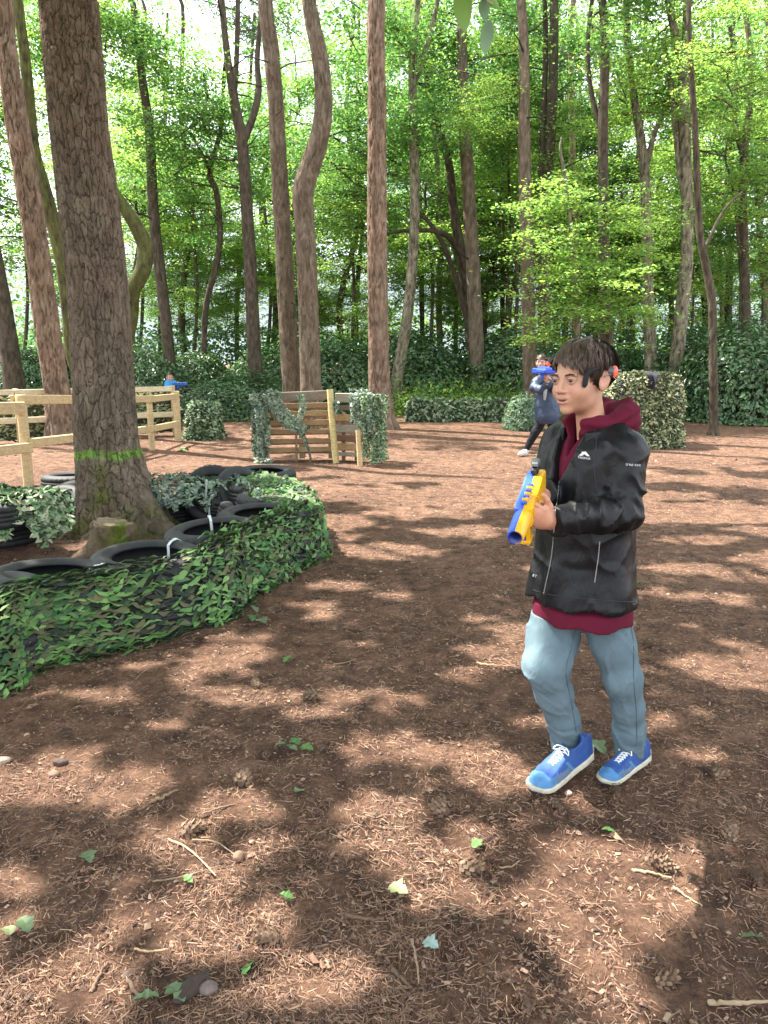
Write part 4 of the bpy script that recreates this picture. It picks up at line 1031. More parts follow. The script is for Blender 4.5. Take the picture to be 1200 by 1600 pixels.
# ------------------------------------------------------------------ timber
def mat_wood(name, light=1.0):
    m, nt, b = new_mat(name); c = coords(nt, (2, 2, 2)); n1 = noise(nt, coords(nt, (6, 6, 22)), 3, 5, .6, .6); n2 = noise(nt, c, 40, 4)
    k = mixc(nt, 1.0, ramp(nt, n1, [(.3, (.7, .66, .6)), (.6, (1.08, 1.05, 1.0))]).outputs[0], vcol(nt), 'MULTIPLY')
    k = mixc(nt, 1.0, k, ramp(nt, n2, [(.3, (.8, .78, .75)), (.7, (1.12, 1.1, 1.08))]).outputs[0], 'MULTIPLY')
    nt.links.new(k, b.inputs['Base Color']); b.inputs['Roughness'].default_value = .75; bump(nt, b, n1, .4, .004); return m
M_WOOD = mat_wood('timber')
def rail_mesh(p0, p1, h=.10, t=.038, col=(.55, .42, .22), name='rail'):
    """board between two points, standing on edge; vertices in world space"""
    p0 = np.array(p0); p1 = np.array(p1); d = p1-p0; L = np.linalg.norm(d); d /= L
    s = np.cross(d, (0, 0, 1)); s /= np.linalg.norm(s); u = np.cross(s, d)
    mb = MB(); M = Matrix([[d[0], s[0], u[0]], [d[1], s[1], u[1]], [d[2], s[2], u[2]]])
    mb.box((p0+p1)/2, (L, t, h), M, col, .0015, .006); return mb.mesh(name, M_WOOD)
def post_mesh(x, y, h, r=.05, col=(.56, .44, .22), lean=(0, 0), name='post', square=False):
    mb = MB(); k = 12; z = np.array([-.2, h*.5, h-.012, h, h+.003]); rr = np.array([r, r*.98, r*.97, r*.90, 0.002])
    P = np.stack([x+lean[0]*z, y+lean[1]*z, z], 1); V, F = tube_vf(P, rr, k); mb.add(V, F, col); return mb.mesh(name, M_WOOD, not square)
def fence():
    c = (.50, .40, .235)
    a = G(45, 757); p1 = (a[0], a[1]); p2 = Q(235, 655, 12.0)[:2]; p3 = Q(277, 655, 13.2)[:2]; H1 = 1.01
    b = empty('wooden_fence', (p1[0], p1[1], 0)); tag(b, 'pale round post and rail fence running back behind the big pine', 'fence')
    wpart('post', post_mesh(*p1, 1.02, .058, c), b)
    mid = Q(140, 655, 10.4)[:2]; wpart('post', post_mesh(*mid, 1.0, .05, c), b)
    wpart('post', post_mesh(*p2, Q(233, 618, 12.0)[2], .048, c), b); wpart('post', post_mesh(*p3, Q(277, 611, 13.2)[2], .06, c), b)
    def fr(pa, pb, za, zb, o=-.07, h=.10, col=c):
        wpart('rail', rail_mesh((pa[0]-.0, pa[1]+o, za), (pb[0], pb[1]+o, zb), h, .04, col), b)
    zt1, zt2, zt3 = Q(30, 622, p1[1])[2], Q(233, 623, 12.0)[2], Q(280, 619, 13.2)[2]
    wpart('rail', rail_mesh((p1[0]-.10, p1[1]-.02, .965), (p2[0]+.05, p2[1]-.07, zt2), .105, .04, c), b)
    wpart('rail', rail_mesh((p2[0]+.06, p2[1]-.07, zt2), (p3[0]+.05, p3[1]-.09, zt3), .10, .04, c), b)
    l1, l2, l3 = Q(45, 692, p1[1])[2], Q(233, 669, 12.0)[2], Q(280, 661, 13.2)[2]
    wpart('rail', rail_mesh((p1[0]+.06, p1[1]-.02, l1), (p2[0]+.05, p2[1]-.07, l2), .10, .04, c), b)
    wpart('rail', rail_mesh((p2[0]+.06, p2[1]-.07, l2), (p3[0]+.06, p3[1]-.09, l3), .10, .04, c), b)
    # section towards the viewer's left
    q = (p1[0]-2.0, p1[1]-.9)
    wpart('post', post_mesh(*q, 1.0, .05, c), b)
    wpart('rail', rail_mesh((q[0], q[1]-.07, .90), (p1[0]+.08, p1[1]-.08, .88), .13, .045, c), b)
    wpart('rail', rail_mesh((q[0], q[1]-.07, .28), (p1[0]+.12, p1[1]-.08, .44), .11, .045, c), b)
    # far side fence with paler rails
    f = empty('wooden_fence', (Q(60, 650, 12.6)[0], 12.6, 0)); tag(f, 'paler back fence parallel to the front one with netting behind', 'fence')
    cc = (.62, .55, .40); A = Q(-120, 650, 12.2)[:2]; M_ = Q(28, 650, 12.8)[:2]; B = Q(272, 650, 14.2)[:2]
    for p in (A, M_, Q(150, 650, 13.5)[:2], B): wpart('post', post_mesh(*p, .92, .045, c), f)
    for za, h in ((.86, .09), (.40, .10)):
        wpart('rail', rail_mesh((A[0], A[1]-.06, za), (M_[0], M_[1]-.06, za), h, .035, cc), f)
        wpart('rail', rail_mesh((M_[0]+.01, M_[1]-.06, za), (B[0], B[1]-.06, za), h, .035, cc), f)
    rs = np.random.default_rng(50)
    g = sheet((A[0], A[1]+.12), (B[0]+.1, B[1]+.12), .84, .06, .04, (0, -1), 16, 110, .05, 12)
    fn = surf_from_grid(g)
    L = [net_patches(fn, 120, 16, .058, PAL_DRY*.85, rs, 1.2, lambda s, t, r: r.random(len(s)) < .82, 1.3, .5)]
    o = net_object('camouflage_net', 'yellowish net with open meshes hanging on the pale back fence', L)
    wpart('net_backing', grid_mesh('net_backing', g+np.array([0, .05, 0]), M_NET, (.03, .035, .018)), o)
fence()

# ------------------------------------------------------------------ pallet barricade
def barricade():
    d = 10.7; rs = np.random.default_rng(60)
    X = lambda u: Q(u, 660, d)[0]
    Zt = lambda v: Q(500, v, d)[2]
    b = empty('pallet_barricade', (X(480), d, 0)); tag(b, 'barricade of wooden pallets propped on posts in the middle of the clearing', 'barricade')
    w = (.38, .265, .15); dk = (.20, .17, .14); gy = (.36, .34, .30)
    x0, x1 = X(405), X(520)
    wpart('plank', rail_mesh((X(404), d+.02, Zt(622)), (X(517), d+.02, Zt(617)), .125, .04, dk), b)
    tops = [629, 643, 656.5, 670, 685, 700]
    for i, v in enumerate(tops):
        z = Zt(v+5); j = rs.normal(0, .008, 2)
        cc = np.array(w)*rs.uniform(.82, 1.12)
        wpart('plank', rail_mesh((x0+rs.normal(0, .01), d+.05, z-.01+j[0]), (x1-.01, d+.05, z+.012+j[1]), .072, .02, tuple(cc)), b)
        wpart('plank', rail_mesh((x0+rs.normal(0, .01), d+.19, z-.035+j[1]), (x1-.01, d+.19, z-.01), .075, .02, tuple(cc*.8)), b)
    for u, hh in ((408, .86), (470, .87), (516, .9)):
        wpart('plank', (lambda mb: (mb.box((X(u), d+.12, hh/2+.03), (.075, .105, hh), None, (.30, .22, .14), .002, .006), mb.mesh('plank', M_WOOD))[1])(MB()), b)
    for u, vb in ((462, 706),): wpart('plank', (lambda mb: (mb.box((X(u), d+.02, .24), (.03, .03, .5), None, (.24, .18, .12), .001, .003), mb.mesh('plank', M_WOOD))[1])(MB()), b)
    # posts
    P = np.array([(X(516.5), d-.05, .93+.07), (X(520.5), d-.10, .45), (X(526), d-.14, -.05)]); mb = MB(); mb.tube(P[::-1], [.046, .045, .043], 12, (.60, .52, .26)); wpart('post', mb.mesh('post', M_WOOD, True), b)
    P = np.array([(X(561), d-.38, .47), (X(564), d-.42, -.05)]); mb = MB(); mb.tube(P[::-1], .036, 12, (.52, .42, .24)); wpart('post', mb.mesh('post', M_WOOD, True), b)
    # right hand pallet, turned back
    a0 = (X(524), d+.05); a1 = (X(578), d-.16)
    for z, h, cc in ((Zt(620), .125, gy), (Zt(636), .07, dk), (Zt(651), .09, tuple(np.array(w)*1.3)), (Zt(668), .10, gy), (Zt(683), .09, (.20, .12, .08)), (Zt(697), .10, tuple(np.array(w)*1.2)), (Zt(708), .06, gy)):
        wpart('plank', rail_mesh((a0[0], a0[1]-.0, z-.015), (a1[0], a1[1], z-.01), h, .022, cc), b)
    for u, o in ((536, .08), (557, .0)):
        wpart('plank', (lambda mb: (mb.box((X(u), d+o, .34), (.05, .08, .66), None, (.22, .15, .10), .002, .005), mb.mesh('plank', M_WOOD))[1])(MB()), b)
    # netting
    L = [net_sheet(sheet((X(398), d-.08), (X(424), d-.10), Zt(614), .02, 0, (-.3, -1), 30, 12, .10, 3), .034, PAL_GREY, rs, 1.5, 1.7, .08),
         net_sheet(sheet((X(399), d+.1), (X(398), d-.10), Zt(616), .06, 0, (-1, 0), 30, 8, .06, 7), .036, PAL_GREY, rs, 1.4, 1.5, .1),
         net_sheet(sheet((X(400), d-.18), (X(428), d-.2), .06, .0, 0, (0, -1), 4, 12, .1, 4), .045, PAL_GREY, rs, 1.4, 1.3, 0)]
    net_object('camouflage_net', 'grey green net hanging to the ground on the left pallet edge', L)
    s = np.linspace(0, 1, 30)[:, None]; t = np.linspace(0, 1, 10)[None, :]
    # swag from upper left to the middle and up again to a loop, with a tail
    def swag(pts, w0, w1):
        P = spline(np.array([Q(u, v, d-.08) for u, v in pts]), 30); T = np.gradient(P, axis=0); T /= np.linalg.norm(T, axis=1)[:, None]
        W = np.cross(T, (0, 1, 0)); W /= np.linalg.norm(W, axis=1)[:, None]; ww = (w0+(w1-w0)*s)
        a = (t-.5)*2.6
        return P[:, None, :] + W[:, None, :]*(np.sin(a)*ww/2)[..., None] + np.array([0, -1, 0])*(np.cos(a)*.07)[..., None]
    L = [net_sheet(swag([(415, 615), (428, 628), (440, 645), (455, 660), (468, 667), (474, 662)], .22, .22), .036, PAL_GREY, rs, 1.6, 1.6, 0),
         net_sheet(swag([(470, 618), (474, 635), (470, 650), (468, 665), (474, 680), (482, 700), (486, 718)], .13, .03), .034, PAL_GREY, rs, 1.6, 1.6, 0),
         net_sheet(swag([(420, 616), (436, 615), (438, 622)], .12, .06), .034, PAL_GREY, rs, 1.5, 1.6, 0)]
    net_object('camouflage_net', 'twisted grey green net swag looped across the pallet planks', L)
    L = [net_sheet(sheet((X(550), d-.22), (X(582), d-.34), Zt(612), Zt(672), 0, (-.2, -1), 20, 16, .13, 13), .036, PAL_GREY, rs, 1.5, 1.7, .3),
         net_sheet(sheet((X(566), d-.36), (X(596), d-.16), Zt(613), .03, 0, (.4, -1), 34, 14, .12, 17), .038, PAL_MIX*1.05, rs, 1.5, 1.7, .1),
         net_sheet(sheet((X(586), d-.32), (X(598), d+.12), Zt(616), .0, 0, (1, 0), 34, 14, .10, 19), .038, PAL_MIX*1.05, rs, 1.5, 1.6, .05),
         net_sheet(sheet((X(548), d-.2), (X(580), d+.10), Zt(609), Zt(609)+.0, 0, (0, 0), 4, 14, .05, 23), .036, PAL_GREY, rs, 1.5, 1.6, 0)]
    net_object('camouflage_net', 'thick green grey net bunched over the right end of the pallets', L)
    L = [net_sheet(sheet((X(523), d-.10), (X(531), d-.12), Zt(625), Zt(648), 0, (0, -1), 8, 5, .05, 29), .034, PAL_GREY, rs, 1.5, 1.5, .3)]
    net_object('camouflage_net', 'small rag of net caught beside the central pale post', L)
barricade()

# ------------------------------------------------------------------ net covered hides
def hide(label, nlabel, u0, u1, vt, d, depth, pal, size, rot=0.0, dens=1.25, seed=0, flare=.09, rnd=.20, name='netted_hide'):
    """box shaped hide: board sides inside, netting over everything"""
    rs = np.random.default_rng(80+seed)
    x0, x1 = Q(u0, 640, d)[0], Q(u1, 640, d)[0]; h = Q((u0+u1)/2, vt, d)[2]; cx, cy = (x0+x1)/2, d+depth/2; hw = (x1-x0)/2
    root = empty(name, (cx, cy, 0)); tag(root, label, 'hide')
    n = 90; a = np.linspace(0, 1, 2000)*2*math.pi+math.pi/2; ex = .28
    px = hw*np.sign(np.cos(a))*np.abs(np.cos(a))**ex; py = depth/2*np.sign(np.sin(a))*np.abs(np.sin(a))**ex
    al_ = np.concatenate([[0], np.cumsum(np.hypot(np.diff(px), np.diff(py)))]); un = np.linspace(0, al_[-1], n)
    px, py = np.interp(un, al_, px), np.interp(un, al_, py); a = np.unwrap(np.arctan2(py/(depth/2), px/hw))
    # core boards
    for (bx, by, sx, sy) in ((0, -depth/2+.08, hw*2-.16, .03), (0, depth/2-.08, hw*2-.16, .03), (-hw+.08, 0, .03, depth-.22), (hw-.08, 0, .03, depth-.22)):
        k = max(2, int(h/.14))
        for i in range(k):
            mb = MB(); mb.box((bx, by, (i+.5)*(h-.06)/k), (sx, sy, (h-.06)/k-.02), None, (.07, .06, .04), .001, .003); link('plank', mb.mesh('plank', M_WOOD), root)
    t = np.linspace(0, 1, 26); prof_r = 1+np.clip(t-.15, 0, 1)*flare*2/(hw*2); prof_z = h*(1-t)
    P = np.zeros((n, 32, 3))
    for k in range(32):
        q = k/31.0
        if q < .2: rr = (.04+.90*q/.2); z = h+.015-.02*q
        else: tt = (q-.2)/.8; rr = 1.0+flare*tt/hw*.9-.04*(1-tt)**6; z = (h-.0)*(1-tt)**1.02
        wob = (fbm(np.cos(a)*3+seed, np.sin(a)*3, 0*a+q*4, 2, seed)-.5)*rnd*(.2 if q < .2 else 1)
        P[:, k, 0] = cx+px*rr+np.cos(a)*wob; P[:, k, 1] = cy+py*rr+np.sin(a)*wob; P[:, k, 2] = np.maximum(z+(fbm(np.cos(a)*2+seed, np.sin(a)*2, 0*a, 2, seed+1)-.5)*.10*(1-q), .005)
    fn = surf_from_grid(P); per = 2*(hw*2+depth)
    L = [net_patches(fn, int(per/size*dens), int((h+depth*.4)/size*1.5*dens), size, pal, rs, 1.4, lambda s, t, r: r.random(len(s)) < .93, 1.0, .8),
         net_patches(fn, int(per/size*dens*.7), int((h+depth*.4)/size*1.1*dens), size*1.1, pal, rs, 1.9, None, .9, 1.1, out=.01)]
    o = net_object('camouflage_net', nlabel, L)
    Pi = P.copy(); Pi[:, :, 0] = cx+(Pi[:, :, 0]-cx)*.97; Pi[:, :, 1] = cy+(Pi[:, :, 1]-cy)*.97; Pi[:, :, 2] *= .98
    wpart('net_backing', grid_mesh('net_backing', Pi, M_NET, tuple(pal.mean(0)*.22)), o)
    return root, h
R_, HH = hide('square waist high hide right of the dark haired boy', 'pale olive camouflage net over the square hide right of the boys', 962, 1072, 588, 12.35, 1.0, PAL_DRY, .045, seed=1)
hide('low netted block beyond the end of the wooden fence', 'dull green net over the low block past the wooden fence', 292, 332, 634, 13.4, .6, PAL_MIX, .05, seed=2, dens=1.1)
hide('dark netted block before the boy in light blue', 'dark green net over the block before the boy in light blue', 272, 312, 607, 18.2, .8, PAL_MIX*.55, .07, seed=3, dens=1.1)
for k, (u0, u1) in enumerate(((638, 672), (676, 712), (716, 756), (760, 800))):
    w = ['leftmost section', 'second section from the left', 'third section from the left', 'rightmost section'][k]
    hide('low green wall below the ferns, '+w, 'green net over the '+w+' of the low wall', u0, u1, 628, 17.2, .5, PAL_MIX, .075, seed=10+k, dens=1.0, flare=.03, rnd=.06, name='low_wall')
# grey netted heap and grassy tuft next to the boy in navy
def heap():
    rs = np.random.default_rng(95); n = 5000; c = Q(818, 640, 15.5)
    d = rs.normal(0, 1, (n, 3)); d /= np.linalg.norm(d, axis=1)[:, None]; d[:, 2] = np.abs(d[:, 2])
    P = np.array([c[0], 15.5, 0])+d*np.array([.36, .34, .62])*np.clip(rs.normal(.92, .12, n), .3, 1.2)[:, None]
    o = link('shrub', leaf_mesh(P, .10, rs, -.2, .25, .08, .22, 'shrub', M_HEAP, nrm=d)); tag(o, 'small pale feathery shrub left of the boy in the navy coat', 'shrub')
M_HEAP = mat_leaf('leaf_pale', (.20, .29, .20), (.22, .33, .17), .3)
heap()
# dark cloth hung over the top edge of the hide
def cloth():
    d = 12.35; a = Q(1008, 592, d-.06); b = Q(1028, 592, d-.06)
    s = np.linspace(0, 1, 12)[:, None]; t = np.linspace(0, 1, 12)[None, :]
    x = a[0]*(1-s)+b[0]*s; z = HH+.07-t*.27*(1-.35*np.abs(2*s-1)**2); x = x + (0.5-s)*.10*t
    y = d-.10-.03*np.sin(s*7+t*2)+.12*(1-np.clip(t*5, 0, 1))
    Gd = np.stack([x+0*t, y, z+0*x], -1); A, B = Gd.shape[:2]
    o = link('dark_cloth', grid_mesh('dark_cloth', Gd, mat_vc('cloth_dark', .9), (.022, .022, .035))); tag(o, 'small dark cloth hung over the front edge of the square hide', 'cloth')
    m = o.modifiers.new('thick', 'SOLIDIFY'); m.thickness = .006
cloth()

# ------------------------------------------------------------------ small things on the litter
def lobed_leaf(L, rs, col, fold=.12):
    """oak-like leaf outline with lobes, slightly cupped, with thickness"""
    n = 9; t = np.linspace(0, 1, n); w = np.sin(t**.8*math.pi)*.34*(1+.35*np.sin(t*math.pi*5.5))+.015
    V = []
    for i in range(n):
        z = .10*math.sin(t[i]*3)*L*rs.uniform(.5, 1.5); V += [(t[i]*L, -w[i]*L, z+fold*w[i]*L*2), (t[i]*L, 0, z), (t[i]*L, w[i]*L, z+fold*w[i]*L*2)]
    V = np.array(V); V[:, 2] += rs.normal(0, .008*L, len(V)); F = []
    for i in range(n-1):
        a = i*3; F += [[a, a+1, a+4, a+3], [a+1, a+2, a+5, a+4]]
    m = V.copy(); m[:, 2] -= .0012; k = len(V)
    F2 = [[f[0]+k, f[3]+k, f[2]+k, f[1]+k] for f in F]
    return np.vstack([V, m]), np.array(F+F2), np.tile(col, (2*k, 1))
M_FL = mat_leaf('fallen_leaf', (1, 1, 1), (.8, .9, .5), .25, .5)
def fallen(label, u, v, sizes, cols, seed, cat='leaf', name='fallen_leaf'):
    rs = np.random.default_rng(seed); g = G(u, v); 
    r = None
    for i, (s, c) in enumerate(zip(sizes, cols)):
        V, F, C = lobed_leaf(s, rs, c); me = mesh_np('leaf', V, F, False, C, M_FL)
        if len(sizes) == 1:
            o = link(name, me); r = o; x, y = g[0], g[1]
        else:
            if r is None: r = empty(name, (g[0], g[1], gz(g[0], g[1])))
            o = link('leaf', me, r); x, y = rs.normal(0, sizes[0]*.45), rs.normal(0, sizes[0]*.45)
        zz = (gz(x, y) if len(sizes) == 1 else 0)+.014+.004*i
        o.location = (x, y, zz); o.rotation_euler = (rs.normal(0, .22), rs.normal(0, .22), rs.uniform(0, 6.28))
    tag(r, label, cat); return r
GR = np.array([.10, .22, .06]); GP = np.array([.17, .24, .12]); GO = np.array([.33, .36, .18])
fallen('cluster of pale green leaves on the litter beside the net wall', 412, 963, (.09, .08, .07), (GP*.7, GR*.6, GP*.7), 1, 'leaf sprig', 'leaf_sprig')
fallen('sprig of three bright green leaves in the middle foreground', 443, 1178, (.075, .06, .05, .045), (GP*.8, GR*.9, GR*.8, GP*.8), 2, 'leaf sprig', 'leaf_sprig')
fallen('single bright green lobed leaf near the bottom of the picture', 384, 1524, (.055,), (GR*1.3,), 3)
fallen('green leaf on the litter right behind the black jacket hem', 1003, 924, (.11,), (GR*1.4,), 4)
fallen('small green leaf below the middle of the net wall', 444, 1036, (.06,), (GR*1.1,), 5)
fallen('olive leaf lying left of the sunlit patch centre', 608, 1388, (.065,), (GO,), 6)
fallen('pale grey green leaf tuft near the dark log piece', 258, 1553, (.07, .06), (GP*.8, GP), 7, 'leaf sprig', 'leaf_sprig')
fallen('small silvery leaf in the shade at lower centre', 663, 1474, (.05,), (np.array([.3, .42, .38]),), 8)
fallen('yellow green leaf at the far lower left', 42, 1465, (.06, .05), (GP, GO), 9, 'leaf sprig', 'leaf_sprig')
fallen('grey green leaf in the left shadow', 136, 1331, (.06,), (GP*.8,), 10)
fallen('tiny green leaf next to the curved twig', 288, 1372, (.035,), (GR*1.2,), 11)
fallen('green leaf on the lit litter left of the boy shadow', 739, 1328, (.045,), (GR*1.2,), 12)
fallen('small green leaf below the right shoe', 960, 1304, (.04,), (GR,), 13)
fallen('green leaf behind the rear heel of the boy', 921, 1162, (.09,), (GP,), 14)
fallen('tiny green leaf right of the curved twig', 458, 1408, (.04,), (GR,), 15)
fallen('pale leaf at the right edge of the foreground shade', 1157, 1468, (.06,), (GP*.7,), 16)
fallen('bright yellow green seedling on the path beyond the big pine', 294, 706, (.16, .14), (GR*1.6, GR*1.5), 17, 'seedling', 'seedling')
fallen('pale leaf on the litter right of the net wall stone', 462, 1241, (.05,), (GP,), 18)
M_TWIG = mat_vc('twig_wood', .85, nscale=60, namt=.35, bmp=.4)
def twig(label, pts, r, col, name='twig', lift=.006, bark=False):
    P = []
    for (u, v) in pts: g = G(u, v); P.append((g[0], g[1], gz(g[0], g[1])+r*.8+lift))
    S = spline(np.array(P), max(8, 5*len(P))); rs = np.random.default_rng(int(pts[0][0]+pts[0][1])); S += rs.normal(0, r*.25, S.shape)
    mb = MB(); mb.tube(S, r*np.linspace(1, .55, len(S))*(1+rs.normal(0, .1, len(S))), 6, col); o = link(name, mb.mesh(name, M_TWIG, True)); tag(o, label, name.replace('_', ' ')); return o
TC = (.40, .27, .17); TD = (.14, .09, .06)
twig('curved pale twig bent like a hook in the lower left sun patch', [(262, 1310), (292, 1322), (312, 1340), (325, 1355), (337, 1368)], .0040, TC)
twig('thin twig arching right of the hooked pale twig', [(300, 1310), (335, 1312), (368, 1332)], .0028, (.3, .22, .14))
twig('long thin twig crossing below the hooked pale twig', [(238, 1374), (290, 1370), (345, 1350)], .0028, (.24, .17, .11))
twig('straight brown stick at the edge of the left sun patch', [(236, 1253), (256, 1244), (278, 1233)], .0068, (.26, .17, .10), 'stick')
twig('dark straight stick in the sun patch left of centre', [(316, 1272), (342, 1263), (370, 1254)], .0042, (.22, .14, .09), 'stick')
twig('pale bent stick in the sunlit litter below the shoes', [(986, 1357), (1012, 1360), (1048, 1370)], .0050, (.45, .34, .2), 'stick')
twig('thick pale stick at the lower right edge', [(1106, 1566), (1150, 1572), (1200, 1568)], .0068, (.34, .25, .16), 'stick')
twig('upright looking stick on the shaded litter at lower centre', [(644, 1470), (650, 1500), (655, 1536)], .0040, (.28, .2, .13), 'stick')
twig('short dark stick beside the pale leaning one at lower centre', [(612, 1518), (628, 1530), (642, 1544)], .0060, TD, 'stick')
twig('pale piece of straw like stick in the lower left centre', [(210, 1479), (235, 1482), (260, 1482)], .0035, (.42, .28, .16), 'stick')
twig('dark forked stick in front of the log piece', [(142, 1545), (152, 1522), (168, 1500)], .0055, TD, 'stick')
twig('brown stick between the middle leaves and the right shade', [(540, 1430), (570, 1437), (598, 1438)], .0055, TD, 'stick')
twig('orange brown stick right of the shaded middle', [(745, 1040), (765, 1045), (800, 1045)], .0060, (.40, .23, .13), 'stick')
twig('thin dry twig near the net wall foot', [(212, 1066), (225, 1052), (246, 1040)], .0032, (.20, .14, .1))
twig('fine dry twig right of the net wall foot', [(520, 1038), (540, 1035), (556, 1030)], .0028, (.32, .22, .14))
twig('yellowish twig right of the sunlit stick below the shoes', [(1052, 1384), (1075, 1398), (1098, 1412)], .0030, (.45, .36, .2))
twig('short bark strip in the shade at lower left', [(200, 1528), (212, 1548), (226, 1556)], .006, TD, 'stick')
twig('thin branch in the shade at the right of the shoes', [(780, 1355), (800, 1352), (812, 1345)], .003, (.33, .2, .12))
def lump(name, label, cat, u, v, r, col, seed, mat=None, n3=6, amp=.35):
    g = G(u, v); rs = np.random.default_rng(seed)
    th = np.linspace(0, math.pi, 12)[:, None]; ph = np.linspace(0, 2*math.pi, 16, endpoint=False)[None, :]
    D = np.stack([np.sin(th)*np.cos(ph), np.sin(th)*np.sin(ph), np.cos(th)*np.ones_like(ph)], -1)
    k = 1+amp*(fbm(D[..., 0]*1.6+seed, D[..., 1]*1.6, D[..., 2]*1.6, 3, seed)-.5)*2
    V = (D*k[..., None]*np.array(r)).reshape(-1, 3); i, j = np.meshgrid(np.arange(11), np.arange(16), indexing='ij'); j2 = (j+1) % 16
    F = np.stack([i*16+j, (i+1)*16+j, (i+1)*16+j2, i*16+j2], -1).reshape(-1, 4)
    o = link(name, mesh_np(name, V, F, True, np.tile(col, (len(V), 1)), mat or M_STONE), None, (g[0], g[1], gz(g[0], g[1])+r[2]*.45), (0, 0, rs.uniform(-.4, .4))); tag(o, label, cat); return o
M_STONE = mat_vc('stone', .85, nscale=35, namt=.4, bmp=.5, bdist=.01)
lump('stone', 'dark flat stone at the foot of the net wall corner', 'stone', 486, 873, (.075, .055, .035), (.07, .07, .07), 1)
lump('stone', 'grey angular stone lying against the dark log piece', 'stone', 326, 1540, (.022, .02, .016), (.16, .12, .11), 2)
lump('log_piece', 'dark rotten log piece near the bottom left', 'log', 300, 1538, (.055, .022, .02), (.05, .035, .028), 3, amp=.5).rotation_euler = (0, 0, .9)
lump('stone', 'pale pinkish pebble just right of the front shoe toe', 'stone', 888, 1240, (.014, .012, .01), (.45, .32, .26), 4)
lump('stone', 'pale stone at the far left of the sun patch', 'stone', 6, 1190, (.025, .02, .014), (.30, .22, .17), 5)
lump('clod', 'dark clod of earth at the left sun patch upper edge', 'earth clod', 94, 1193, (.028, .018, .014), (.07, .045, .035), 6)
lump('clod', 'brown clod just below the dark one in the left sun patch', 'earth clod', 84, 1209, (.02, .015, .013), (.20, .12, .09), 7)
lump('clod', 'round brown clod at the end of the arching twig', 'earth clod', 372, 1336, (.018, .018, .016), (.20, .12, .08), 8)
# pine cones
def cone_mesh():
    mb = MB(); mb.tube([(0, -.022, 0), (0, -.01, 0), (0, .01, 0), (0, .024, 0)], [.008, .013, .011, .003], 10, (.12, .075, .05))
    for k in range(46):
        t = k/46; a = k*2.4; y = -.022+.044*t; r = .013*math.sin(min(1, .25+t*1.0)*math.pi*.9)+.004
        d = np.array([math.cos(a), 0, math.sin(a)]); s = np.cross(d, (0, 1, 0)); c = d*r+np.array([0, y, 0]); f = np.array([0, .006, 0])
        V = np.array([c-s*.004-f*.4, c+s*.004-f*.4, c+d*.006+f+s*.0035, c+d*.006+f-s*.0035, c+d*.0075+f*1.2]); mb.add(V, np.array([[0, 1, 2], [0, 2, 3], [3, 2, 4]]), (.17, .11, .07) if k % 3 else (.24, .16, .10))
    return mb.mesh('pine_cone', M_TWIG)
CONE = cone_mesh()
CN = [(400, 1075, 'in the shade below the net wall'), (688, 1271, 'in the shaded gap left of the boy shadow'), (735, 1358, 'on the bright litter left of centre'), (1041, 1352, 'in a group right of the pale bent stick, upper one'), (1027, 1346, 'in a group right of the pale bent stick, left one'),
      (416, 1178, 'left of the three leaf sprig'), (380, 1220, 'above the dark straight stick'), (418, 1470, 'on the litter right of the lower left sticks'), (485, 1095, 'in the shade above the three leaf sprig'), (965, 1241, 'below the toe of the rear shoe'), (1010, 1015, 'right behind the knee of the boy'),
      (1125, 1215, 'in the shade right of the shoes'), (1140, 1305, 'at the right end of the shade'), (300, 1295, 'in the sun just above the hooked twig'), (1185, 1600-230, 'at the far right edge'), (990, 985, 'right of the maroon hem'), (870, 1262, 'in the shadow right below the front shoe'), (1043, 1530, 'in the lower right shade'), (818, 1565, 'at the bottom edge right of centre')]
for i, (u, v, w) in enumerate(CN):
    g = G(u, v); o = link('pine_cone', CONE, None, (g[0], g[1], gz(g[0], g[1])+.012), (RNG.normal(0, .2), RNG.normal(0, .2), RNG.uniform(0, 6.3))); o.scale = (1.0+.5*RNG.random(),)*3; tag(o, 'small brown pine cone '+w, 'pine cone', 'pine cones on the litter')
# leaves hanging into the top of the picture, close to the camera
def hanging():
    d = 1.15; r = empty('hanging_twig', Q(735, -20, d)); tag(r, 'twig with four large green leaves hanging in at the top edge', 'leafy twig')
    rs = np.random.default_rng(3)
    P = np.array([Q(690, -60, d+.1), Q(725, -25, d+.02), Q(755, -5, d), Q(770, 8, d)]); mb = MB(); mb.tube(spline(P, 12), .0016, 6, (.2, .2, .1)); wpart('stem', mb.mesh('stem', M_TWIG, True), r)
    for (u0, v0, u1, v1, c, w) in ((722, -30, 727, 52, (.15, .27, .05), .42), (757, -4, 758, 34, (.20, .32, .20), .5), (765, 30, 757, 86, (.20, .32, .20), .42), (752, -22, 782, 14, (.15, .27, .05), .35)):
        a = np.array(Q(u0, v0, d)); b = np.array(Q(u1, v1, d+.02)); ax = b-a; L = np.linalg.norm(ax); ax /= L; s = np.cross(ax, (0, 1, 0)); s /= np.linalg.norm(s); nn = np.cross(s, ax)
        n = 9; V = []
        for i in range(n):
            t = i/(n-1); ww = w*L*.5*math.sin(math.pi*min(1, t**.85))**.8+.0005
            p = a+ax*L*t+nn*L*.08*math.sin(t*3); V += [p-s*ww+nn*ww*.3, p, p+s*ww+nn*ww*.3]
        F = []
        for i in range(n-1):
            k = i*3; F += [[k, k+1, k+4, k+3], [k+1, k+2, k+5, k+4]]
        o = wpart('leaf', mesh_np('leaf', np.array(V), np.array(F), True, np.tile(c, (len(V), 1)), M_FL), r)
hanging()
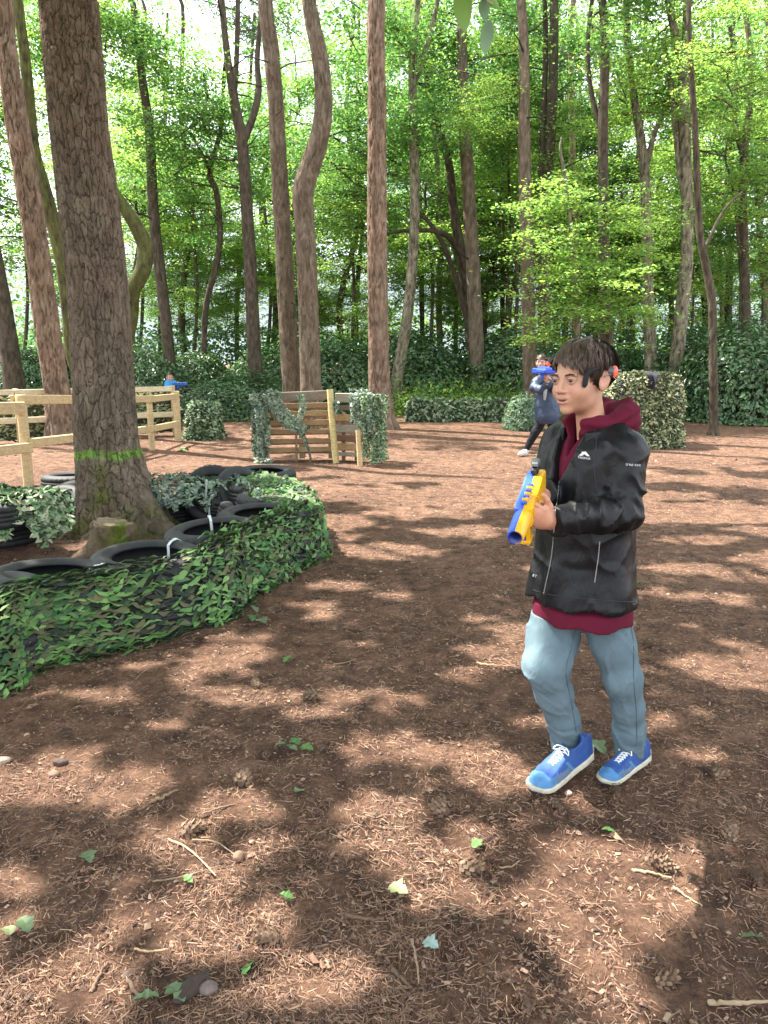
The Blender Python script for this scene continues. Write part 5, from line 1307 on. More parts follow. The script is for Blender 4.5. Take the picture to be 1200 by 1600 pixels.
# ------------------------------------------------------------------ people
def mat_skin():
    m, nt, b = new_mat('skin'); c = coords(nt)
    n = noise(nt, c, 60, 4, .6); n2 = noise(nt, c, 420, 3)
    k = mixc(nt, 1.0, vcol(nt), ramp(nt, n, [(.3, (.94, .91, .90)), (.7, (1.04, 1.03, 1.02))]).outputs[0], 'MULTIPLY')
    nt.links.new(k, b.inputs['Base Color']); b.inputs['Roughness'].default_value = .48
    b.inputs['Subsurface Weight'].default_value = .18; b.inputs['Subsurface Radius'].default_value = (.010, .004, .002); b.inputs['Subsurface Scale'].default_value = 1
    bump(nt, b, n2, .12, .0008); return m
def mat_cloth(name, c, rough=.8, nscale=300, bmp=.25, namt=.12, spec=.3, wear=None, fold=0):
    m, nt, b = new_mat(name); v = coords(nt); n = noise(nt, v, nscale, 3); n2 = noise(nt, v, 9, 4)
    k = mixc(nt, 1.0, mixc(nt, 1.0, vcol(nt), c, 'MULTIPLY'), ramp(nt, n2, [(.3, (1-namt,)*3), (.7, (1+namt,)*3)]).outputs[0], 'MULTIPLY')
    nt.links.new(k, b.inputs['Base Color']); b.inputs['Roughness'].default_value = rough; b.inputs['Specular IOR Level'].default_value = spec
    if fold:
        n3 = noise(nt, coords(nt, (1, 1, .45)), fold, 3, .5, 1.4); ad = nt.nodes.new('ShaderNodeMath'); ad.operation = 'MULTIPLY_ADD'
        nt.links.new(n, ad.inputs[0]); ad.inputs[1].default_value = .06; nt.links.new(n3, ad.inputs[2]); bump(nt, b, ad.outputs[0], bmp, .012)
    else: bump(nt, b, n, bmp, .0012)
    return m
M_SKIN = mat_skin()
M_JACKET = mat_cloth('jacket_shell', (.0060, .0065, .0078), .44, 500, .30, .15, .30, fold=26)
M_HOOD = mat_cloth('hoodie_cotton', (.105, .008, .024), .88, 350, .3, .12, .2)
M_JEANS = mat_cloth('jeans_denim', (.108, .160, .185), .85, 420, .45, .2, .2, fold=18)
M_HAIR = mat_cloth('hair', (.064, .042, .029), .45, 300, .2, .25, .45)
M_PLAST = mat_vc('moulded_plastic', .35, nscale=25, namt=.10, spec=.5)
M_SHOE = mat_vc('shoe_upper', .7, nscale=50, namt=.22, bmp=.25, bdist=.002)
M_WHITE = mat_vc('print_white', .6, nscale=200, namt=.1)
def mat_light():
    m, nt, b = new_mat('sensor_light'); b.inputs['Base Color'].default_value = (.8, .06, .04, 1); b.inputs['Roughness'].default_value = .25
    b.inputs['Emission Color'].default_value = (1, .07, .04, 1); b.inputs['Emission Strength'].default_value = .35; return m
M_LED = mat_light()
M_EYE = mat_vc('eye', .12, nscale=10, namt=.0, spec=.6)

SKIN = np.array([.50, .278, .178])
def pick(V, f, h, lo=0, hi=1): return np.clip(f(V[:, 0], V[:, 1], V[:, 2]), lo, hi)

# --- head, in its own frame: face towards +y, his left is -x, eyes at z = 0
def head_sdf(X, Y, Z, simple=False):
    A = np.abs(X)
    d = ell(X, Y, Z, (0, -.014, .034), (.0725, .094, .077))
    d = smin(d, ell(X, Y, Z, (0, .026, -.030), (.0565, .061, .068)), .028)
    d = smin(d, ell(X, Y, Z, (0, .030, -.066), (.045, .050, .029)), .024)
    d = smin(d, ell(X, Y, Z, (0, .0745, -.088), (.018, .014, .014)), .018)
    d = smin(d, ell(A, Y, Z, (.037, .056, -.032), (.025, .025, .028)), .020)      # cheeks
    d = smin(d, ell(A, Y, Z, (.027, .0785, .0150), (.024, .0085, .0065)), .012)   # brow
    d = smax(d, -ell(A, Y, Z, (.0315, .1000, -.001), (.0190, .0165, .0125)), .010)  # socket
    # nose
    n = rc(X, Y, Z, (0, .079, .010), (0, .1000, -.0275), .0075, .0092)
    n = smin(n, ell(A, Y, Z, (.0108, .0905, -.0315), (.0072, .0085, .0062)), .007)
    n = smin(n, ell(X, Y, Z, (0, .1030, -.0285), (.0075, .0065, .0066)), .005)
    d = smin(d, n, .009)
    d = smax(d, -ell(A, Y, Z, (.0062, .1005, -.0400), (.0030, .0045, .0030)), .002)
    # lips
    d = smin(d, ell(X, Y, Z, (0, .079, -.056), (.026, .012, .016)), .012)
    d = smin(d, ell(X, Y+.09*X*X*9, Z-1.1*A*A*4, (0, .0878, -.0520), (.0235, .0056, .0038)), .005)
    d = smin(d, ell(X, Y+.09*X*X*9, Z-1.1*A*A*4, (0, .0868, -.0650), (.0190, .0060, .0046)), .005)
    d = smax(d, -ell(X, Y, Z-1.2*A*A*4, (0, .0930, -.0588), (.0195, .0110, .0024)), .003)
    # eyelids over the ball
    if not simple:
        lid = sph(A, Y, Z, (.0315, .0745, .0), .0142)
        lid = smax(lid, -ell(A, Y, Z+.10*(A-.0315), (.0315, .0930, -.0005), (.0150, .0210, .0033)), .0015)
        d = smin(d, lid, .0035)
    # ears
    ex = A-.0725-.20*(-(Y+.005))
    e = ell(ex, Y+.22*Z, Z, (.004, -.010, -.008), (.0070, .0180, .0310))
    e = smax(e, -ell(ex, Y+.22*Z, Z, (.0105, -.004, -.004), (.0055, .0110, .0180)), .004)
    d = smin(d, e, .005)
    # neck
    d = smin(d, rc(X, Y, Z, (0, -.020, -.060), (0, -.034, -.185), .040, .046), .022)
    return d
def head_color(V):
    x, y, z = V.T; A = np.abs(x); C = np.tile(SKIN, (len(V), 1))
    def g(cx, cy, cz, r): return np.exp(-(((A-cx)/r[0])**2+((y-cy)/r[1])**2+((z-cz)/r[2])**2))[:, None]
    C = C*(1-.35*g(.042, .075, -.028, (.018, .02, .016)))+np.array([.62, .26, .19])*.35*g(.042, .075, -.028, (.018, .02, .016))
    C = C*(1-.30*g(0, .105, -.03, (.012, .02, .012)))+np.array([.60, .25, .18])*.3*g(0, .105, -.03, (.012, .02, .012))
    C = C*(1-.3*g(.076, -.01, -.005, (.015, .025, .035)))+np.array([.62, .26, .20])*.3*g(.076, -.01, -.005, (.015, .025, .035))
    lip = (np.exp(-((A/.0200)**6)) * (np.exp(-((z-4.4*A*A+.0522)/.0052)**4)+np.exp(-((z-4.4*A*A+.0658)/.0060)**4)) * (y > .079)).clip(0, 1)[:, None]
    C = C*(1-.6*lip)+np.array([.44, .17, .135])*.6*lip
    mo = (np.exp(-(A/.019)**6)*np.exp(-((z-4.8*A*A+.0588)/.0030)**4)*(y > .078)*(y < .0875)*(A < .0165)).clip(0, 1)[:, None]
    th = (np.exp(-((z-4.8*A*A+.0570)/.0016)**4)*(A < .015)).clip(0, 1)[:, None]; C = C*(1-mo)+(np.array([.10, .03, .025])*(1-th)+np.array([.36, .30, .26])*th)*mo
    lid = g(.0315, .085, .002, (.017, .02, .009)); C = C*(1-.22*lid)
    return C
def brow_hair(mb, rs, n=90):
    for s in (-1, 1):
        for i in range(n):
            t = rs.random(); x = .014+.034*t; z = .0165+.0065*math.sin(t*2.2)+rs.normal(0, .0012)-.004*(t > .8)*(t-.8)*5; y = .0865-.55*max(0, x-.02)**1.5*4
            d = np.array([1, -.35, .35-.7*t]); d /= np.linalg.norm(d); L = rs.uniform(.005, .008); w = .0005
            p = np.array([x, y, z]); q = p+d*L; u = np.array([0, .3, 1])*w
            V = np.array([p-u, p+u, q+u*.3, q-u*.3]); V[:, 0] *= s; mb.add(V, np.array([[0, 1, 2, 3]]), (.5, .5, .5))
def snap_y(pts, sdf, y0=.14, y1=.03, n=60):
    """move points (x,z) onto the front of the surface"""
    ys = np.linspace(y0, y1, n); out = []
    for x, z in pts:
        d = sdf(np.full(n, x), ys, np.full(n, z)); i = int(np.argmax(d < 0)); out.append((x, ys[max(i-1, 0)], z))
    return out
def hair_mesh(rs, n=1700, per=7, seg=8, short=1.0, mess=1.0):
    """locks that run from the crown outwards and down over the skull"""
    c = np.array([0, -.014, .034]); r0 = np.array([.0735, .095, .0785]); crown = np.array([.008, -.052, .11])
    mb_V, mb_F, mb_C, k0 = [], [], [], 0
    def proj(p, lift):
        q = (p-c)/r0; m = np.linalg.norm(q); return c + q/m*r0*(1+lift)
    tries = 0; made = 0
    while made < n and tries < n*6:
        tries += 1
        d = rs.normal(0, 1, 3); d /= np.linalg.norm(d); p = c+d*r0
        ax = abs(p[0]); y, z = p[1], p[2]
        hl = np.interp(y, [-.12, -.09, -.05, -.02, .005, .03, .055, .075, .09], [-.052, -.058, -.045, -.004, .012, .022, .052, .068, .074])
        if z < hl: continue
        made += 1
        out = p-crown; nn = (p-c)/r0**2; nn /= np.linalg.norm(nn); t = out-nn*np.dot(out, nn); t /= np.linalg.norm(t)+1e-6
        t = t + rs.normal(0, .30*mess, 3) + np.array([-.55, .10, -.12 if z < .08 else 0]) * (1 if y > -.02 else .3)
        L = rs.uniform(.052, .085)*short*(1.0 if y < .03 else .72)
        if y > .0: L *= np.interp(ax, [0, .05, .075], [1.0, .95, .8])
        lift0 = rs.uniform(.03, .15)*np.interp(z, [-.05, .03, .11], [.35, .9, 1.0])
        P = [p]
        for s in range(seg):
            t = t-nn*np.dot(t, nn); t /= np.linalg.norm(t)+1e-9
            t = t+np.array([0, 0, -.07]); q = P[-1]+t*L/seg
            f = (s+1)/seg; q = proj(q, lift0*math.sin(min(1, f*1.15)*math.pi*.62)+.01)
            P.append(q); nn = (q-c)/r0**2; nn /= np.linalg.norm(nn)
        P = np.array(P)
        zm = np.interp(P[:, 0], [-.075, -.055, -.03, 0, .05, .07], [-.02, .016, .036, .046, .052, .02])+rs.normal(0, .006)
        bad = (P[:, 1] > .035) & (P[:, 2] < zm)
        if bad.any(): P = P[:max(3, int(np.argmax(bad)))]
        m = len(P); tt = np.linspace(0, 1, m); T = np.gradient(P, axis=0); T /= np.linalg.norm(T, axis=1)[:, None]
        Nn = (P-c)/r0**2; Nn /= np.linalg.norm(Nn, axis=1)[:, None]; Sd = np.cross(T, Nn)
        sh = rs.uniform(.65, 1.5)
        for e in range(per):
            o = rs.normal(0, .0052)*(1-.70*tt)[:, None]*Sd + Nn*rs.uniform(-.001, .0022)*np.sin(tt*3)[:, None]
            w = rs.uniform(.0005, .0010)*(1-.85*tt**2)[:, None]
            a = P+o-Sd*w; b = P+o+Sd*w + Nn*.0004
            V = np.stack([a, b], 1).reshape(-1, 3); i = np.arange(m-1)[:, None]*2
            mb_V.append(V); mb_F.append(np.concatenate([i+[0, 1, 3, 2]])+k0); k0 += len(V)
            g = sh*rs.uniform(.8, 1.25)*(1+.5*tt)
            mb_C.append(np.repeat(np.stack([g, g*.98, g*.95], 1), 2, 0))
    return np.concatenate(mb_V), np.concatenate(mb_F), np.concatenate(mb_C)
def hair_cap(X, Y, Z):
    d = ell(X, Y, Z, (0, -.015, .036), (.077, .0985, .082))
    hl = np.interp(Y, [-.12, -.09, -.05, -.02, .005, .03, .055, .075, .09], [-.052, -.058, -.045, -.004, .014, .022, .054, .068, .074]).astype(np.float32)
    d = smax(d, hl-Z, .008)
    return d+ (noise3(X*90, Y*60, Z*60, 4)-.5)*.004
def head_frame(loc, yaw, pitch=0, roll=0):
    """yaw: direction of the face in the ground plane (radians from +y towards -x)"""
    return Matrix.Translation(Vector(loc)) @ Matrix.Rotation(yaw, 4, 'Z') @ Matrix.Rotation(pitch, 4, 'X') @ Matrix.Rotation(roll, 4, 'Y')
def xf(M, V):
    A = np.array(M); return np.asarray(V)@A[:3, :3].T+A[:3, 3]

# --- hands: palm plus five fingers as chains, joined into one surface
def hand_sdf(X, Y, Z, M, fingers, thumb, s=1.0, palm=None):
    """fingers: list of joint lists in the frame M (x along the hand, y across, z out of the back)"""
    Mi = np.array(M.inverted()); x = Mi[0, 0]*X+Mi[0, 1]*Y+Mi[0, 2]*Z+Mi[0, 3]; y = Mi[1, 0]*X+Mi[1, 1]*Y+Mi[1, 2]*Z+Mi[1, 3]; z = Mi[2, 0]*X+Mi[2, 1]*Y+Mi[2, 2]*Z+Mi[2, 3]
    d = ell(x, y, z, (.038*s, 0, 0), (.046*s, .036*s, .0155*s)); d = smin(d, rc(x, y, z, (-.03*s, 0, 0), (.01*s, 0, 0), .022*s, .024*s), .02*s)
    for f, r in zip(fingers, (.0082, .0086, .0082, .0072)):
        e = None
        for a, b, k in zip(f[:-1], f[1:], range(9)):
            g = rc(x, y, z, a, b, r*s*(1.05-.10*k), r*s*(.98-.12*k)); e = g if e is None else smin(e, g, .002*s)
        d = smin(d, e, .004*s)
    e = None
    for a, b, k in zip(thumb[:-1], thumb[1:], range(9)):
        g = rc(x, y, z, a, b, .0125*s-.0018*k, .0108*s-.0018*k); e = g if e is None else smin(e, g, .003*s)
    return smin(d, e, .010*s)

def crease(X, Y, Z, f, s=0, p=4):
    return fold_noise(X, Y, Z, f, s)**p
def fold_noise(X, Y, Z, f, s=0, warp=.6):
    w = noise3(X*f*.6, Y*f*.6, Z*f*.6, s+3)*warp
    n = noise3(X*f+w*3, Y*f+w*2, Z*f*1.0+w*3, s); return 1-np.abs(2*n-1)

# =============== the dark haired boy
def main_boy():
    rs = np.random.default_rng(44)
    root = empty('person', (.66, 2.48, 0)); tag(root, 'dark haired boy walking left in a black rain jacket over a maroon hoodie and pale blue jeans, holding a yellow and blue toy gun', 'person')
    root['label'] = 'dark haired boy in black jacket, maroon hoodie and pale jeans, holding a toy gun'
    yaw_t = math.radians(120)          # torso: from +y turned towards -x and the viewer
    F = np.array([-math.sin(yaw_t), math.cos(yaw_t), 0]); Rt = np.array([F[1], -F[0], 0])   # forward, his right
    base = np.array([.672, 2.50, 0])
    TB = np.array([.672, 2.50])
    def tl(X, Y): return (X-TB[0])*Rt[0]+(Y-TB[1])*Rt[1], (X-TB[0])*F[0]+(Y-TB[1])*F[1]
    def W(x, y, z): p = base+Rt*x+F*y; return (p[0], p[1], z)
    # joints
    shL, elL, wrL = W(-.142, -.01, 1.160), Q(974, 800, 2.34), Q(868, 814, 2.20)
    elL = tuple(np.array(elL)); shR, elR, wrR = W(.132, .0, 1.160), Q(850, 775, 2.60), Q(848, 770, 2.38)
    zt = [.60, .66, .74, .84, .95, 1.06, 1.12, 1.17, 1.205, 1.235, 1.27]
    ta = [.186, .182, .172, .163, .158, .160, .160, .145, .105, .075, .062]
    tb = [.158, .155, .150, .142, .136, .128, .118, .102, .085, .072, .060]
    def torso(X, Y, Z, off=0.0, zlo=.655, zhi=1.235):
        x, y = tl(X, Y); a = np.interp(Z, zt, ta).astype(np.float32)+off; b = np.interp(Z, zt, tb).astype(np.float32)+off
        y = y + .015*(Z-.95)*0 - np.interp(Z, [.6, .95, 1.2], [.0, .0, -.012]).astype(np.float32)
        d = (np.sqrt((x/a)**2+(y/b)**2)-1)*np.minimum(a, b)
        return np.maximum(d*.9, np.maximum(zlo-Z, Z-zhi)), x, y
    # zip line: x position on the front as a function of height, and opening half width
    ZO = [.66, .98, 1.06, 1.12, 1.18, 1.24]; WO = [.0, .0, .018, .040, .052, .056]
    zipx = .015
    def arms(X, Y, Z, k=0.0, left=True, right=True):
        d = None
        if left:
            d = rc(X, Y, Z, shL, elL, .066+k, .052+k); d = smin(d, rc(X, Y, Z, elL, wrL, .053+k, .042+k), .02)
        if right:
            e = rc(X, Y, Z, shR, elR, .064+k, .052+k); e = smin(e, rc(X, Y, Z, elR, wrR, .050+k, .040+k), .02); d = e if d is None else np.minimum(d, e)
        return d
    def along(X, Y, Z, a, b):
        a = np.array(a); b = np.array(b); v = b-a; L = np.linalg.norm(v); return ((X-a[0])*v[0]+(Y-a[1])*v[1]+(Z-a[2])*v[2])/L, L
    def jacket(X, Y, Z):
        d, x, y = torso(X, Y, Z)
        # yoke over the shoulders
        d = smin(d, rc(X, Y, Z, W(-.135, -.012, 1.150), W(-.06, -.02, 1.205), .066, .055), .03)
        d = smin(d, rc(X, Y, Z, W(.135, -.012, 1.150), W(.06, -.02, 1.205), .066, .055), .03)
        # vertical drapes and hem flare of the body
        ang = np.arctan2(y, x)
        low = np.clip((1.05-Z)/.35, 0, 1)
        d = d - low*(.007+.006*np.sin(ang*5+Z*6+.6)+.004*np.sin(ang*9-Z*9)) - .004*(fold_noise(X, Y, Z*.7, 9, 2)-.5) - .0065*crease(X, Y, Z*.75, 13, 61)
        d = d + .010*np.exp(-((Z-.80)/.05)**2)*fold_noise(X, Y, Z, 14, 5)*.5
        # neck hole and front opening
        w = np.interp(Z, ZO, WO).astype(np.float32)
        hole = np.maximum(np.abs(x-zipx)-w, -y-.02)
        d = smax(d, -np.where(w > .001, hole, 1.0), .004)
        nk = np.sqrt((x/.070)**2+((y-.012)/.066)**2)-1; d = smax(d, -np.maximum(nk*.06, 1.13-Z), .006)
        # sleeves with folds running round the arm
        t, L = along(X, Y, Z, shL, elL); t2, L2 = along(X, Y, Z, elL, wrL)
        up = rc(X, Y, Z, shL, elL, .066, .053) - .0085*crease(X, Y, Z*1.3, 15, 63) - .004*np.sin(t*50+noise3(X*12, Y*12, Z*12, 5)*7)*np.clip((t-.05)/.12, 0, 1) - .006*(fold_noise(X, Y, Z, 11, 8)-.4)
        fo = rc(X, Y, Z, elL, wrL, .052, .041) - .0085*crease(X*1.4, Y, Z*.8, 19, 67) - .005*np.sin(t2*85+noise3(X*14, Y*14, Z*14, 9)*8)*np.clip(1.15-t2/L2, 0, 1) - .005*(fold_noise(X, Y, Z, 15, 12)-.4)
        fo = np.maximum(fo, t2-L2-.012)
        s = smin(up, fo, .022)
        s = s - .010*np.exp(-(((X-elL[0])**2+(Y-elL[1])**2+(Z-elL[2]-.02)**2)/.05**2))*np.sin((X+Z)*120)
        d = smin(d, s, .014)
        t3, L3 = along(X, Y, Z, elR, wrR)
        r = smin(rc(X, Y, Z, shR, elR, .066, .056), np.maximum(rc(X, Y, Z, elR, wrR, .054, .043), t3-L3-.005), .02) - .006*fold_noise(X, Y, Z, 20, 15)
        d = smin(d, r, .014)
        # stand up collar folded down over the hood
        return d
    V, Fc = surf_net(jacket, (.28, 2.05, .62), (1.0, 2.86, 1.27), .0052)
    V = relax(V, Fc, 1, .35); jm = mesh_np('jacket', V, Fc, True, np.ones((len(V), 3)), M_JACKET)
    J = wpart('jacket', jm, root)
    bvJ = BVHTree.FromPolygons([tuple(v) for v in V], [tuple(f) for f in Fc])
    def hit(u, v, lift=.0015, bv=bvJ):
        d = Vector(ray(u, v)).normalized(); h = bv.ray_cast(Vector((0, 0, CH)), d)
        if h[0] is None: return None, None
        n = h[1] if h[1].dot(d) < 0 else -h[1]
        return np.array(h[0]+n*lift), np.array(n)
    def line(name, pts, r, col, mat, parent, m=40, bv=bvJ, lift=.0012):
        S = spline(np.array(pts, float), m); P = [hit(u, v, lift, bv)[0] for u, v in S]; P = [p for p in P if p is not None]
        if len(P) < 3: return
        P = np.array(P); P[1:-1] = (P[:-2]+P[1:-1]*2+P[2:])/4
        mb = MB(); mb.tube(P, r, 6, col); wpart(name, mb.mesh(name, mat, True), parent)
    line('zip', [(871, 772), (868, 800), (866, 830), (862, 870), (856, 900), (850, 928)], .0018, (.24, .24, .24), M_WHITE, J)
    line('zip_edge', [(905, 665), (893, 690), (882, 720), (874, 750), (871, 772)], .0018, (.20, .20, .20), M_WHITE, J)
    line('pocket_zip', [(937, 846), (934, 875), (929, 910)], .0018, (.26, .26, .26), M_WHITE, J)
    line('seam', [(928, 655), (932, 690), (928, 730), (934, 770)], .0010, (.04, .04, .045), M_WHITE, J)
    line('hem_seam', [(834, 922), (860, 929), (910, 935), (960, 939), (994, 941)], .0012, (.035, .035, .04), M_WHITE, J)
    # collar flap
    def collar(X, Y, Z):
        x, y = tl(X, Y); a = np.arctan2(y+.005, x)
        r = np.sqrt((x/.098)**2+((y+.005)/.088)**2)
        d = np.maximum(np.abs(r-1.0-(1.215-Z)*.9)*.085-.0060, np.abs(Z-1.196+.035*np.clip(y, 0, 1)*8*.35)-.024)
        op = np.clip((y-.01)/.07, 0, 1)*.075
        return np.maximum(d, op-np.abs(x-zipx)) - .003*fold_noise(X, Y, Z, 25, 4)
    V2, F2 = surf_net(collar, (.50, 2.34, 1.12), (.85, 2.66, 1.27), .004); wpart('collar', mesh_np('collar', V2, F2, True, np.ones((len(V2), 3))*1.2, M_JACKET), J)
    # printed emblem and lettering
    def print_text(s, u, v, h, ang, name, col=(.72, .74, .72), spread=1.0):
        cu = bpy.data.curves.new(name, 'FONT'); cu.body = s; cu.size = 1; cu.align_x = 'CENTER'; cu.align_y = 'CENTER'; cu.resolution_u = 3
        ob = bpy.data.objects.new(name, cu); COL.objects.link(ob); bpy.context.view_layer.update()
        me = bpy.data.meshes.new_from_object(ob.evaluated_get(bpy.context.evaluated_depsgraph_get()))
        bpy.data.objects.remove(ob)
        ca, sa = math.cos(ang), math.sin(ang); last = hit(u, v, .0022)[0]
        if last is None: return
        for w in me.vertices:
            x, y = w.co.x*h*spread, w.co.y*h; p, n = hit(u+x*ca+y*sa, v-(y*ca-x*sa), .0022)
            if p is None: p = last
            last = p; w.co = Vector(p)
        at = me.color_attributes.new('col', 'FLOAT_COLOR', 'POINT')
        for k in range(len(me.vertices)): at.data[k].color = (*col, 1)
        me.materials.append(M_WHITE); wpart(name, me, J)
    print_text('TRESPASS', 913, 716.0, 4.6, 0.12, 'lettering')
    print_text('tres-tex', 989, 726, 7.0, 0.06, 'lettering', (.50, .52, .50))
    print_text('RT', 836, 900, 6.0, .35, 'lettering', (.45, .46, .45))
    mb = MB()      # emblem: two slanting peaks
    for poly in ([(905, 712), (911, 706.5), (908.5, 706), (916, 705.5), (919, 709), (922, 713), (918, 713), (914, 709.5), (910, 712.5)],):
        P = [hit(u, v, .0026)[0] for u, v in poly]
        if all(p is not None for p in P):
            c = np.mean(P, 0); V_ = np.vstack([P, c]); k = len(P); mb.add(V_, np.array([[i, (i+1) % k, k] for i in range(k)]), (.74, .76, .74))
    if mb.n: wpart('emblem', mb.mesh('emblem', M_WHITE), J)
    # hoodie: body below the jacket, hood lying round the neck
    def hoodie(X, Y, Z):
        d, x, y = torso(X, Y, Z, -.008-.024*np.clip((Z-.628)/.014, 0, 1).astype(np.float32), .578, 1.21)
        d = d - .004*np.sin(np.arctan2(y, x)*7+1)*np.clip((.68-Z)/.05, 0, 1)
        fx = np.exp(-((x-zipx)/.05)**2)*np.clip(y/.05, 0, 1)*np.clip((Z-.98)/.1, 0, 1)
        d = d - .010*fx - .004*fold_noise(X, Y, Z*.5, 24, 3)*fx
        a = np.arctan2(y, x)
        # hood: a thick ring, low in front and high and full behind
        back = np.clip((-y+.02)/.10, 0, 1); sd = np.clip(np.abs(x)/.07, 0, 1)
        zc = 1.222+.030*back+.016*sd; rr = .070+.012*back; th = .024+.014*back
        ring = np.sqrt((np.sqrt(x*x*.92+(y+.012)**2)-rr-.008*sd)**2+((Z-zc)*.82)**2)-th
        ring = ring - .005*np.sin((Z-zc)*150+np.sin(a*3)*1.4)*.8 - .004*fold_noise(X, Y, Z, 18, 6)
        gap = np.maximum(np.abs(x-zipx)-.012*np.clip((Z-1.13)/.05, 0, 1), -y)       # the hood parts in front
        ring = smax(ring, -gap, .01)
        hd = rc(X, Y, Z, W(0, -.105, 1.228), W(0, -.150, 1.150), .050, .038)
        hd = smin(hd, rc(X, Y, Z, W(-.075, -.08, 1.238), W(.075, -.08, 1.238), .040, .040), .03) - .005*fold_noise(X, Y, Z, 20, 9)
        d = smin(d, smin(ring, hd, .018), .016)
        nk = np.sqrt((x/.056)**2+((y+.004)/.058)**2)-1
        d = smax(d, -np.maximum(nk*.055, 1.165-.0*y-Z - .0), .008)
        w = np.clip((Z-1.125)/.10, 0, 1)*.034
        d = smax(d, -np.where(w > .001, np.maximum(np.abs(x-zipx)-w, -y), 1.0), .006)
        return d
    V3, F3 = surf_net(hoodie, (.40, 2.24, .56), (.95, 2.76, 1.32), .0052); V3 = relax(V3, F3, 1, .3); H = wpart('hoodie', mesh_np('hoodie', V3, F3, True, np.ones((len(V3), 3)), M_HOOD), root)
    bvH = BVHTree.FromPolygons([tuple(v) for v in V3], [tuple(f) for f in F3])
    # jeans
    def leg(X, Y, Z, J_, seed):
        d = None
        for (a, ra), (b, rb) in zip(J_[:-1], J_[1:]):
            g = rc(X, Y, Z, a, b, ra, rb); d = g if d is None else smin(d, g, .03)
        return d
    LA = [(Q(872, 955, 2.53), .088), (Q(862, 1000, 2.50), .084), (Q(855, 1040, 2.45), .073), (Q(866, 1085, 2.47), .055), (Q(880, 1125, 2.51), .050), (Q(888, 1176, 2.53), .053)]
    LB = [(Q(946, 955, 2.46), .084), (Q(960, 1010, 2.45), .069), (Q(973, 1060, 2.44), .057), (Q(980, 1105, 2.47), .049), (Q(983, 1140, 2.50), .047), (Q(984, 1182, 2.52), .051)]
    def jeans(X, Y, Z):
        a = leg(X, Y, Z, LA, 0); b = leg(X, Y, Z, LB, 1)
        kz = Q(855, 1045, 2.45)[2]
        f1 = fold_noise(X*.8, Y*.8, Z*1.5+X*1.2, 15, 30); f2 = fold_noise(X*1.2, Y*1.2, Z*.75+X*.9, 17, 34)
        ank = np.clip((.26-Z)/.1, 0, 1)
        a = a - .0045*f1**4 - .005*(f1-.5)*(.4+np.exp(-((Z-kz)/.09)**2)) - .007*ank*(fold_noise(X*.7, Y*.7, Z*2.2, 16, 51)-.4)
        b = b - .0045*f2**4 - .004*(f2-.5) - .005*ank*(fold_noise(X*.7, Y*.7, Z*2.2, 16, 57)-.4)
        a = np.maximum(a, .052-Z); b = np.maximum(b, .056-Z)
        d = smin(a, b, .018)
        hp = ell(X, Y, Z, (base[0]-.01, base[1]+.0, .64), (.145, .12, .10)); d = smin(d, hp, .03)
        tt_, _, _ = torso(X, Y, Z, -.040, .4, 1.0); d = np.where(Z > .59, np.maximum(d, tt_), d)
        # open cuffs
        for J_ in (LA, LB):
            c = J_[-1][0]; d = smax(d, -np.maximum(rc(X, Y, Z, (c[0], c[1], 0), (c[0], c[1], .2), .043, .043), Z-.125), .004)
        return np.maximum(d, Z-.70)
    V4, F4 = surf_net(jeans, (.38, 2.2, .05), (.98, 2.78, .72), .0052); V4 = relax(V4, F4, 1, .3)
    kn = np.exp(-(((V4[:, 0]-Q(835, 1040, 2.4)[0])/.09)**2+((V4[:, 2]-Q(835, 1040, 2.4)[2]+.02)/.13)**2))[:, None]  # faint sun highlight painted into the denim at the knee, with some wear
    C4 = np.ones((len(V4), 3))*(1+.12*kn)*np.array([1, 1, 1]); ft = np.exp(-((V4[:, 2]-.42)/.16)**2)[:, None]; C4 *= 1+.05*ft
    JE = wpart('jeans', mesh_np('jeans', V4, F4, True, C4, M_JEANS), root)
    bvL = BVHTree.FromPolygons([tuple(v) for v in V4], [tuple(f) for f in F4])
    for sp in ([(985, 975), (990, 1010), (990, 1060), (994, 1110), (995, 1165)], [(900, 978), (893, 1010), (884, 1050), (893, 1100), (903, 1160)]):
        line('seam', sp, .0011, (.05, .08, .10), M_WHITE, JE, 40, bvL, .0004)
    for sp in ([(866, 1163), (885, 1170), (908, 1163)], [(962, 1170), (983, 1176), (1004, 1168)]):
        line('hem_seam', sp, .0009, (.07, .10, .12), M_WHITE, JE, 20, bvL, .0004)
    # body: head, neck, trunk, arms, hands, legs in one mesh
    hl = np.array(Q(911, 591, 2.465)); HM = head_frame(hl, math.radians(180-58), math.radians(-4), math.radians(2))
    s_ = 1.0; HM = HM @ Matrix.Scale(1.05, 4)
    Vh, Fh = surf_net(head_sdf, (-.10, -.13, -.19), (.10, .13, .13), .0021)
    Ch = head_color(Vh); Vw = xf(HM, Vh)
    def trunk(X, Y, Z):
        d, x, y = torso(X, Y, Z, -.065, .62, 1.15); 
        d = smin(d, arms(X, Y, Z, -.028), .03); a = leg(X, Y, Z, [(p, r*.62) for p, r in LA], 0); b = leg(X, Y, Z, [(p, r*.62) for p, r in LB], 0)
        return smin(d, smin(a, b, .02), .03)
    Vt, Ft = surf_net(trunk, (.30, 2.1, .08), (1.0, 2.8, 1.22), .014)
    # left hand (near the viewer) closing on the gun from below
    w = np.array(Q(857, 814, 2.195)); gx = np.array(Q(840, 806, 2.165))
    ex = gx-w; ex /= np.linalg.norm(ex); up = np.array([0, 0, 1.0]); view = np.array([-.25, -.95, .1])
    ez = view-ex*np.dot(view, ex); ez /= np.linalg.norm(ez); ey = np.cross(ez, ex)
